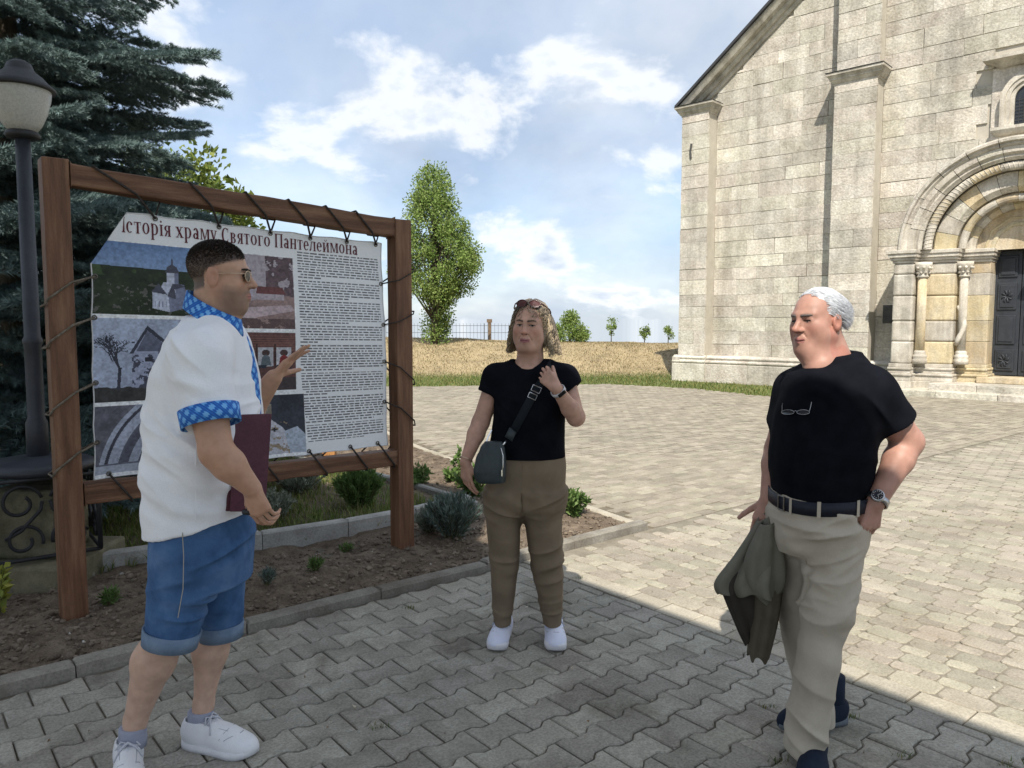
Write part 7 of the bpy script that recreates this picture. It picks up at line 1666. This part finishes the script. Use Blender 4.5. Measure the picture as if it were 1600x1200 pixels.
    c0 = np.array([0.12, 0.11, 0.105])*(.7+.6*tone); c1 = np.array([0.44, 0.355, 0.245])*(.5+.9*tone); k_ = np.clip((t_-.12)/.42, 0, 1); C = c0*(1-k_)+c1*k_
    strands('hair_locks', None, P_, .0008+.0010*r.random(n_), C, MT_hair, hair)
    n2 = 200; ro = np.stack([np.sign(r.normal(size=n2))*(.078+.010*r.random(n2)), .010-.05*r.random(n2), .06*r.random(n2)], -1); di = np.stack([np.sign(ro[:, 0])*.8, .1+0*ro[:, 0], -.6+0*ro[:, 0]], -1)
    P_ = comb(HD, ro, di, 14, .0140, .35, lambda p: unit(np.stack([np.sign(p[:, 0])*.16, -.1+0*p[:, 0], -1+0*p[:, 0]], -1)), wave=.011, wl=.07, grow=1.06, seed=9, wide=1.0, zstop=-.075-.07*r.random(n2)); tone = r.random((n2, 1, 1)); C = np.array([0.47, 0.38, 0.26])*(.5+.8*tone)*np.ones((1, P_.shape[1], 1)); strands('hair_locks', None, P_, .0016+.0014*r.random(n2), C, MT_hair, hair)
    # fitness band and bracelet
    MT_wb = cloth('white_strap', [(0.3, (0.6, 0.6, 0.62)), (0.7, (0.68, 0.68, 0.7))], sheen=0, rough=.5); MT_scr = M('black_screen', [(0.3, (0.006, 0.006, 0.008)), (0.7, (0.01, 0.01, 0.012))], rough=.15, vary=0, bump=0, fine=0)
    def wristband(E_, W_, f_, rad, wid, m_, name, thick=.003):
        ax = unit(W_-E_); c = E_+(W_-E_)*f_; u = unit(np.cross(ax, [0, 0, 1.0])); v = np.cross(ax, u); T = frame(c, u, v, ax); return MB().lathe([(rad, -wid/2), (rad+thick, -wid/2), (rad+thick, wid/2), (rad, wid/2), (rad, -wid/2)], 28, T, cap=False).build(name, m_, root, smooth=True), c, ax
    b_, c, ax = wristband(LE, LW, .90, .0315, .017, MT_wb, 'fitness_band'); f_ = unit(np.array([.35, -.9, -.2])-ax*(np.array([.35, -.9, -.2])@ax)); sx = np.cross(ax, f_)
    T = frame(c+f_*.033, sx, ax, f_); MB().box((-.020, -.0095, 0), (.020, .0095, .006), T).build('band_screen', MT_scr, b_, bevel=.003)
    wristband(RE, RW, .93, .0298, .004, MT_gold, 'bracelet', .002)
    return root, HD, ft
woman, HDW, FTW = build_woman()
MT_red = M('red_brown_frame', [(0.3, (0.03, 0.006, 0.008)), (0.7, (0.05, 0.01, 0.012))], rough=.25, vary=0, bump=0, fine=0, spec=.5); MT_lensR = M('rosy_lens', [(0.3, (0.075, 0.028, 0.034)), (0.7, (0.10, 0.04, 0.045))], rough=.12, vary=0, bump=0, fine=0, spec=.6)
glasses('sunglasses', HDW, 'dark red sunglasses pushed up on the hair of the woman in black', None, MT_red, MT_lensR, z=.108, ydist=.062, tilt=0.42, rad=.0026, armz=.004, temple=.090)
def bag():
    b = empty('shoulder_bag', (0, 0, 0)); tag(b, 'dark green leather shoulder bag hanging at the hip of the woman in black', 'bag')
    MT_lea = M('dark_green_leather', [(0.3, (0.016, 0.026, 0.030)), (0.7, (0.028, 0.042, 0.046))], scale=20, rough=.45, vary=0, bump=.35, bscale=260, bdist=.002, coord='World', spec=.45); MT_str = cloth('black_webbing', [(0.3, (0.010, 0.014, 0.018)), (0.7, (0.018, 0.022, 0.028))], bump=.5); MT_chr = M('chrome', [(0.3, (0.7, 0.7, 0.7)), (0.7, (0.8, 0.8, 0.8))], metallic=1.0, rough=.2, vary=0, bump=0, fine=0)
    Yb = 3.43; fb2 = Field((-.27, 3.32, .72), (.02, 3.54, 1.02), .0035)
    fb2.put(zloft([prow(690, 757, 785, Yb, .020), prow(697, 752, 789, Yb, .030), prow(715, 742, 791, Yb, .045), prow(735, 738, 792, Yb, .055), prow(748, 740, 791, Yb, .055), prow(753, 745, 790, Yb, .05)], pw=2.8, cap=.0))
    body = finish('bag_body', fb2, MT_lea, b, [(J(762, 705, 3.38), (1, 0, .2), .004, .022, (.05, .1, .03), 3)], rel=3, disp=.002)
    MB().tube([J(783, 700, 3.385), J(786, 712, 3.378), J(786, 730, 3.374), J(784, 738, 3.373)], .0022, 6).build('zip', MT_chr, body, smooth=True); MB().tube([J(784, 734, 3.372), J(784, 744, 3.370)], .004, 6).build('zip_pull', MT_chr, body)
    # strap over the chest: webbing with slider
    pts = [(799, 679), (806, 667), (814, 652), (822, 637), (830, 623), (838, 609), (846, 597), (854, 586), (861, 575), (866, 566)]; c = []
    for (x, y) in pts: c.append(hit(FTW, x, y, .008, 3.2, 3.9))
    c[-1] = J(864, 566, c[-3][1]+.06); c[-2] = J(860, 573, c[-3][1]+.015); c = np.array(c); t_ = unit(np.gradient(c, axis=0)); sd = unit(np.cross(t_, np.array([0, -1.0, 0]))); band('strap', (list(c-sd*.019), list(c+sd*.019)), MT_str, b, thick=.004)
    e0 = J(795, 684, 3.43); band('strap_end', ([J(800, 690, 3.43)-.0, J(806, 676, 3.445)], [J(789, 682, 3.43), J(796, 668, 3.445)]), MT_lea, b, thick=.006)
    MB().tube([J(791, 688, 3.43), J(787, 694, 3.42), J(783, 697, 3.415)], .004, 6).build('clasp', MT_chr, b, smooth=True)
    def rect(cx, cy, w_, h_, a, name, Yv):
        q = []
        for (u_, v_) in ((-1, -1), (1, -1), (1, 1), (-1, 1), (-1, -1)): xx, yy = u_*w_/2, v_*h_/2; q.append(J(cx+xx*math.cos(a)-yy*math.sin(a), cy+xx*math.sin(a)+yy*math.cos(a), Yv))
        MB().tube(q, .0022, 6).build(name, MT_chr, b)
    rect(838, 608, 14, 9, .42, 'slider_buckle', hit(FTW, 838, 608, .016, 3.2, 3.9)[1]); rect(832, 619, 13, 8, .42, 'slider_buckle', hit(FTW, 832, 619, .016, 3.2, 3.9)[1])
    MB().tube([J(760, 690, 3.45), J(763, 682, 3.46), J(768, 672, 3.48)], .0035, 6).build('rear_clasp', MT_chr, b)
bag()
# ---------------------------------------------------------------- the white-haired man with the jacket (turned three quarters to the left)
SKIN_M = (0.40, 0.222, 0.172)
MT_khaki = cloth('pale_khaki_twill', [(0.3, (0.40, 0.355, 0.285)), (0.7, (0.48, 0.43, 0.35))], scale=9); MT_navy = cloth('navy_canvas', [(0.3, (0.010, 0.016, 0.030)), (0.7, (0.018, 0.026, 0.046))], bump=.4); MT_belt = M('navy_leather', [(0.3, (0.008, 0.010, 0.020)), (0.7, (0.014, 0.017, 0.030))], rough=.5, vary=0, bump=.3, bscale=200, coord='World')
def build_man():
    Y0 = 2.74; root = empty('person', (0, 0, 0)); tag(root, 'white-haired man in black T-shirt and pale trousers, one hand in his pocket', 'person')
    HD = Head(J(1276, 501, 2.74), (-0.89, -0.46, -0.03), (-0.06, 0, 1), 0.945)
    LS, LE, LW = J(1362, 612, 2.60), J(1419, 690, 2.64), J(1368, 785, 2.56); RS, RE, RW = J(1243, 612, 2.90), J(1216, 702, 2.95), J(1201, 780, 2.86)
    fl = Field((0.75, 2.1, .02), (1.62, 3.25, 1.74), .0037)
    HD.build(fl, wide=1.0, jaw=1.06, nose=1.06, fat=.007, lips=.85, eye_open=.2, fold=1)
    fl.put(rcone(HD.w((0, -.035, -.06)), J(1300, 575, 2.76), .062, .078), .03); fl.put(rcone(HD.w((0, .02, -.105)), J(1282, 572, 2.70), .044, .06), .04)
    fl.put(zloft([prow(590, 1250, 1355, Y0, .12), prow(640, 1235, 1368, Y0, .15), prow(740, 1225, 1355, Y0, .16), prow(800, 1225, 1355, Y0, .15)]), .03)
    for (S_, E_, W_) in ((LS, LE, LW), (RS, RE, RW)):
        fl.put(rcone(S_, E_, .060, .050), .02); m_ = E_+(W_-E_)*.3; fl.put(rcone(E_, m_, .048, .049), .02); fl.put(rcone(m_, W_, .049, .032), .02)
    hand(fl, LW, J(1352, 850, 2.555)-LW, (-0.35, 0.9, 0.0), -1, [0.12, 0.5, 0.55, 0.6], spread=.02, thumb=(.2, .2), sc=1.0)
    hand(fl, RW, J(1188, 835, 2.80)-RW, (0.35, .9, -.1), -1, [0.75, 0.85, 0.9, 0.95], spread=.02, thumb=(.75, .35), sc=1.0)
    def col(V):
        C = HD.paint(V, SKIN_M, lip=(0.34, 0.13, 0.12), brow=(0.14, 0.12, 0.11), brow_amt=.8, red=.35, iris=(0.04, 0.05, 0.06)); return C
    bod = finish('body', fl, MT_skin, root, rel=2, col=col); HD.features(fl, bod, (0.10, 0.085, 0.078), bw_=.0044, bz=.0190, arch=.002, eye_h=.0026, lipc=(0.12, 0.035, 0.035), mouth_w=.024, smile=.003)
    # T-shirt with a full belly
    trow = [prow(548, 1300, 1345, 2.77, .08), prow(560, 1268, 1357, 2.76, .12), prow(577, 1238, 1372, Y0, .17), prow(600, 1222, 1385, Y0, .20), prow(640, 1214, 1382, Y0, .215), prow(680, 1208, 1377, Y0, .225), prow(710, 1204, 1375, Y0, .23), prow(735, 1204, 1373, Y0, .225), prow(755, 1209, 1368, Y0, .212), prow(770, 1210, 1366, Y0, .209)]
    ft = Field((0.80, 2.28, .90), (1.56, 3.15, 1.52), .0045); ft.put(zloft(trow, pw=2.25))
    ls = LS+(LE-LS)*.60; ft.put(rcone(LS+np.array([-.12, .09, .055]), LS, .060, .070), .05); ft.put(clip_prim(rcone(LS, LS+(LE-LS)*.95, .074, .078), (LE-LS)+np.array([-.03, 0, 0]), ls), .05)
    rs = RS+(RE-RS)*.55; ft.put(rcone(RS+np.array([.09, -.05, .05]), RS, .06, .068), .05); ft.put(clip_prim(rcone(RS, RS+(RE-RS)*.95, .072, .072), RE-RS, rs), .05)
    ft.put(rcone(HD.w((0, -.02, -.07)), J(1300, 556, 2.75), .074, .074), .02, True); ft.put(rcone(HD.w((0, .03, -.09)), J(1284, 548, 2.62), .062, .060), .02, True)
    ax = unit(LE-LS); ft.put(rcone(ls-ax*.02, ls+ax*.15, .064, .070), .004, True); ax2 = unit(RE-RS); ft.put(rcone(rs-ax2*.02, rs+ax2*.15, .062, .066), .004, True)
    wr = [(J(1330, 720, 2.54), (.3, 0, 1), .005, .06, (.14, .2, .06), 1), (J(1370, 640, 2.52), (.8, 0, .6), .006, .05, (.08, .2, .1), 2), (J(1260, 600, 2.6), (.6, 0, .8), .004, .06, (.1, .2, .08), 3)]
    finish('t_shirt', ft, MT_black, root, wr, rel=3, disp=.005, seed=12)
    # trousers
    hips = [prow(766, 1211, 1366, Y0, .203), prow(785, 1208, 1368, Y0, .208), prow(815, 1207, 1367, Y0, .208), prow(840, 1209, 1364, Y0, .19), prow(858, 1214, 1358, Y0, .15)]
    fp = Field((0.84, 2.2, .02), (1.46, 3.2, 1.02), .0045); fp.put(zloft(hips, pw=2.3))
    Lf = [prow(800, 1255, 1368, 2.68, .135), prow(850, 1258, 1364, 2.66, .128), prow(900, 1262, 1357, 2.64, .118), prow(950, 1264, 1346, 2.62, .108), prow(1000, 1262, 1336, 2.61, .100), prow(1050, 1257, 1326, 2.61, .096), prow(1100, 1250, 1320, 2.61, .096), prow(1145, 1243, 1315, 2.61, .100), prow(1172, 1240, 1305, 2.61, .10)]
    Lb = [prow(800, 1208, 1300, 2.82, .125), prow(850, 1209, 1300, 2.83, .118), prow(900, 1216, 1300, 2.84, .112), prow(950, 1224, 1300, 2.85, .104), prow(1000, 1234, 1305, 2.86, .098), prow(1060, 1250, 1315, 2.87, .095), prow(1105, 1262, 1325, 2.87, .095), prow(1125, 1266, 1326, 2.87, .097)]
    fp.put(zloft(Lb, pw=2.1), .05); fp.put(zloft(Lf, pw=2.1), .03); fp.put(rcone(J(1247, 850, 2.56), J(1262, 900, 2.62), .003, .012), .02, True); fp.put(rcone(J(1262, 895, 2.60), J(1262, 960, 2.66), .012, .012), .02, True)
    fp.put(rcone(J(1272, 1150, 2.61), J(1262, 1200, 2.60), .06, .066), .004, True)
    # pocket mouth for the left hand
    fp.put(ell(J(1352, 806, 2.53), (.028, .05, .05)), .012, True)
    wr = [(J(1300, 865, 2.52), (-.35, 0, 1), 0.011, .045, (.12, .25, .11), 1), (J(1300, 960, 2.52), (-.3, 0, 1), 0.012, .06, (.10, .2, .10), 2), (J(1230, 900, 2.7), (.3, 0, 1), .015, .05, (.07, .25, .14), 3), (J(1285, 1060, 2.52), (.45, 0, 1), 0.011, .07, (.10, .2, .10), 4), (J(1270, 1150, 2.52), (.5, 0, 1), 0.012, .05, (.10, .2, .06), 5), (J(1280, 820, 2.52), (.15, 0, 1), .010, .05, (.14, .2, .06), 6), (J(1320, 1010, 2.52), (.7, 0, .7), .012, .06, (.06, .2, .12), 7), (J(1340, 880, 2.52), (-.6, 0, .8), .012, .06, (.05, .2, .12), 8)]
    tr = finish('trousers', fp, MT_khaki, root, wr, rel=3, disp=.006, seed=9)
    MB().tube([(*J(px, py, 2.7)[:1], front_y(hips, J(px, py, 2.7)[0], J(px, py, 2.7)[2], Y0)-.0, J(px, py, 2.7)[2]) for px, py in ((1222, 787), (1224, 810), (1232, 840), (1246, 868))], .0035, 6).build('fly_seam', MT_khaki, tr, smooth=True)
    # belt with loops and buckle
    def ringrow(py, grow): (z, cx, cy, a, b) = prow(py, 1210, 1366.5, Y0, .209); return [np.array([cx+(a+grow)*np.sign(math.cos(t))*abs(math.cos(t))**(2/2.3), cy+(b+grow)*np.sign(math.sin(t))*abs(math.sin(t))**(2/2.3), z-.02*math.cos(t)*0+.012*(math.cos(t))]) for t in np.linspace(0, 2*math.pi, 73)[:-1]]
    bt = band('belt', (ringrow(784, .004), ringrow(764, .004)), MT_belt, root, thick=.004, close=True)
    lo, hi = ringrow(786, .010), ringrow(762, .010)
    for k in (49, 57, 64, 42): 
        t1 = unit(lo[k+1]-lo[k])*.006; MB().add([lo[k]-t1, lo[k]+t1, hi[k]+t1, hi[k]-t1], [(0, 1, 2, 3)]).build('belt_loop', MT_khaki, bt)
    kb = 38; MB().tube([lo[kb]+np.array([0, 0, .004]), lo[kb+2]+np.array([0, 0, .004]), hi[kb+2]-np.array([0, 0, .004]), hi[kb]-np.array([0, 0, .004]), lo[kb]+np.array([0, 0, .004])], .003, 6).build('buckle', MT_eye, bt)
    # shoes: navy canvas with grey rims
    MT_rim = cloth('grey_rubber', [(0.3, (0.10, 0.12, 0.14)), (0.7, (0.16, 0.18, 0.20))], sheen=0)
    a = J(1298, 1135, 2.87)[:2]; h1 = a+np.array([.06, .02]); shoe(root, h1, h1+np.array([-.28, -.075]), .290, .108, MT_navy, MT_rim, None, hgt=.07, sole_h=.024)
    a = J(1268, 1190, 2.60)[:2]; h2 = a+np.array([.035, .075]); shoe(root, h2, h2+np.array([-.10, -.26]), .290, .108, MT_navy, MT_rim, None, hgt=.085, sole_h=.024)
    MB().lathe([(.046, 0), (.047, .06), (.046, .14)], 18, Matrix.Translation((h2[0]-.02, h2[1]-.05, .05))).build('sock', MT_navy, root, smooth=True)
    MB().lathe([(.044, 0), (.046, .06), (.045, .14)], 18, Matrix.Translation((h1[0]-.055, h1[1]-.012, .05))).build('sock', MT_navy, root, smooth=True)
    # hair
    fh = Field(HD.c-.2, HD.c+.2, .004); fh.put(ell(HD.w((0, -.024, .040)), np.array((.0780, .0995, .0855))*HD.s, HD.R))
    fh.put(ell(HD.w((0, .120, -.030)), np.array((.105, .090, .108))*HD.s, HD.R), .006, True)
    for q in (-1, 1): fh.put(ell(HD.w((q*.085, .075, .052)), np.array((.05, .062, .045))*HD.s, HD.R), .006, True); fh.put(ell(HD.w((q*.086, -.008, -.022)), np.array((.026, .027, .038))*HD.s, HD.R), .004, True)
    fh.put(ell(HD.w((0, .01, -.105)), np.array((.12, .085, .085))*HD.s, HD.R), .006, True)
    wh = lambda V: np.array([[0.50, 0.52, 0.56]])*(0.85+0.3*noise3(V, 70., 3))[:, None]
    hair = finish('hair', fh, MT_hair, root, rel=1, disp=.003, seed=2, col=wh)
    r = np.random.default_rng(15); n_ = 3200; ro = scalp(r, n_, -.02, lambda q: q[1] < .055 and not (abs(q[0]) > .03 and q[1] > .028 and q[2] < .105) and (q[2] > .02 or q[1] < -.03), wide=1.0, grow=1.04)
    di = np.stack([ro[:, 0]*4+r.normal(0, .2, n_), -.8+0*ro[:, 0], .3+0*ro[:, 0]], -1); P_ = comb(HD, ro, di, 5, .0085, .12, lambda p: unit(np.stack([p[:, 0]*5, -.6+0*p[:, 0], -.5+0*p[:, 0]], -1)), wave=.002, wl=.05, grow=1.045+.022*r.random(n_), seed=3, wide=1.0)
    tone = r.random((n_, 1, 1)); C = np.array([0.56, 0.58, 0.62])*(.82+.3*tone)*np.ones((1, P_.shape[1], 1)); strands('hair_locks', None, P_, 0.0005+.0006*r.random(n_), C, MT_hair, hair)
    # steel wristwatch
    MT_st = M('steel', [(0.3, (0.45, 0.45, 0.46)), (0.7, (0.55, 0.55, 0.56))], metallic=1.0, rough=.28, vary=0, bump=.2, bscale=120, fine=0); MT_dial = M('blue_black_dial', [(0.3, (0.006, 0.01, 0.02)), (0.7, (0.01, 0.016, 0.03))], rough=.12, vary=0, bump=0, fine=0, spec=.6)
    ax = unit(LW-LE); c = LE+(LW-LE)*.965; u = unit(np.cross(ax, [0, 0, 1.0])); v = np.cross(ax, u)
    wb = MB().lathe([(.037, -.010), (.041, -.010), (.041, .010), (.037, .010), (.037, -.010)], 30, frame(c, u, v, ax), cap=False).build('wristwatch', MT_st, root, smooth=True)
    f_ = np.array([-.55, -.83, .1]); f_ = unit(f_-ax*(f_@ax)); sx = np.cross(ax, f_); T = frame(c+f_*.039, sx, ax, f_)
    MB().lathe([(.0215, 0), (.0225, .004), (.021, .010), (.0185, .0115)], 28, T).build('case', MT_st, wb, smooth=True); MB().lathe([(.0175, .0118), (.017, .0125)], 28, T).build('dial', MT_dial, wb)
    for k in range(12): a_ = k*math.pi/6; MB().box((-.0008, .0115, .0126), (.0008, .0150, .0132), T @ Matrix.Rotation(a_, 4, 'Z')).build('hour_mark', MT_st, wb)
    for a_, l in ((.6, .010), (2.4, .014)): MB().box((-.0007, 0, .0130), (.0007, l, .0136), T @ Matrix.Rotation(a_, 4, 'Z')).build('watch_hand', MT_st, wb)
    return root, ft
man, FTM = build_man()
def reading_glasses():
    g = empty('reading_glasses', (0, 0, 0)); tag(g, 'thin dark glasses hooked on the chest of the white-haired man', 'glasses'); m = M('dark_wire', [(0.3, (0.3, 0.3, 0.32)), (0.7, (0.45, 0.45, 0.47))], metallic=.7, rough=.3, vary=0, bump=0, fine=0)
    def on(px, py, e=.008): return hit(FTM, px, py, .012, 2.2, 3.1)
    for cx in (1231, 1255):
        out = [on(cx+10*math.cos(t), 644+3.6*math.sin(t), .026) for t in np.linspace(0, 2*math.pi, 21)]; MB().tube(out, .0011, 5, cap=False).build('rim', m, g, smooth=True); MB().add(out[:-1], [tuple(range(20))]).build('lens', MT_lensD, g)
    MB().tube([on(1241, 643, .027), on(1243, 641.5, .028), on(1245, 643, .027)], .0011, 5).build('bridge', m, g); MB().tube([on(1265, 642, .026), on(1267, 634, .024), on(1268, 628, .022)], .0012, 5).build('temple', m, g); MB().tube([on(1222, 643, .026), on(1222, 634, .024), on(1223, 630, .022)], .0012, 5).build('temple', m, g)
reading_glasses()
def jacket():
    j = empty('jacket', (0, 0, 0)); tag(j, 'grey-olive jacket hanging from the hand of the white-haired man', 'jacket'); MT_j = cloth('olive_grey_cotton', [(0.3, (0.125, 0.12, 0.095)), (0.7, (0.17, 0.162, 0.13))], scale=9); MT_l = cloth('dark_lining', [(0.3, (0.030, 0.026, 0.022)), (0.7, (0.048, 0.042, 0.034))]); MT_s = cloth('brown_olive_cotton', [(0.3, (0.075, 0.064, 0.045)), (0.7, (0.105, 0.092, 0.066))])
    Yc = 2.80
    def drape(name, rows, m, seed, nfold, amp, b0, Yd, thick=.004, slant=0.0):
        r = np.random.default_rng(seed); nt = 72; vs = []; ph = r.random(4)*6.28
        for i, (py, xl, xr) in enumerate(rows):
            t0 = i/(len(rows)-1)
            for k in range(nt):
                t = 2*math.pi*k/nt; f_ = 1+amp*(.3+.7*t0)*(math.sin(nfold*t+ph[0]+t0*.8)+.5*math.sin((nfold*2+1)*t+ph[1])); cx = (xl+xr)/2; q = J(cx+(xr-xl)/2*math.cos(t), py+slant*math.cos(t)+6*amp*math.sin(3*t+ph[2])*t0, Yd); q[1] = Yd+math.sin(t)*b0[i]*f_*1.2; q[0] += (xr-xl)/2*math.cos(t)*Yd/F*.35*(f_-1); q[2] += .012*math.sin(5*t+ph[3])*t0; vs.append(q)
        fs = [(i*nt+k, i*nt+(k+1) % nt, (i+1)*nt+(k+1) % nt, (i+1)*nt+k) for i in range(len(rows)-1) for k in range(nt)]
        me = bpy.data.meshes.new(name); me.from_pydata([tuple(v) for v in vs], [], fs); me.update(); o = link(name, me, m, j, smooth=True); s_ = o.modifiers.new('s', 'SOLIDIFY'); s_.thickness = thick; u = o.modifiers.new('d', 'SUBSURF'); u.levels = 1; u.render_levels = 2; return o
    drape('shell', [(806, 1186, 1202), (818, 1178, 1210), (838, 1166, 1216), (862, 1150, 1219), (885, 1132, 1220), (905, 1117, 1221), (921, 1128, 1222)], MT_j, 3, 4, .42, [.02, .03, .04, .055, .065, .07, .07], Yc, slant=-7)
    drape('lining', [(880, 1140, 1214), (905, 1122, 1216), (930, 1130, 1217), (960, 1144, 1216), (985, 1155, 1212), (1005, 1166, 1200)], MT_l, 5, 4, .38, [.045, .055, .05, .045, .04, .03], Yc+.015)
    drape('shell_flap', [(815, 1190, 1212), (840, 1178, 1219), (865, 1166, 1222), (890, 1160, 1224), (910, 1168, 1224), (926, 1184, 1218), (934, 1196, 1208)], MT_j, 8, 3, .34, [.02, .03, .04, .042, .04, .03, .02], Yc-.055, slant=-3)
    drape('sleeve', [(895, 1178, 1222), (930, 1180, 1221), (965, 1179, 1216), (1000, 1174, 1207), (1028, 1171, 1199)], MT_s, 9, 3, .30, [.04, .04, .036, .034, .03], Yc-.03, slant=0)
jacket()
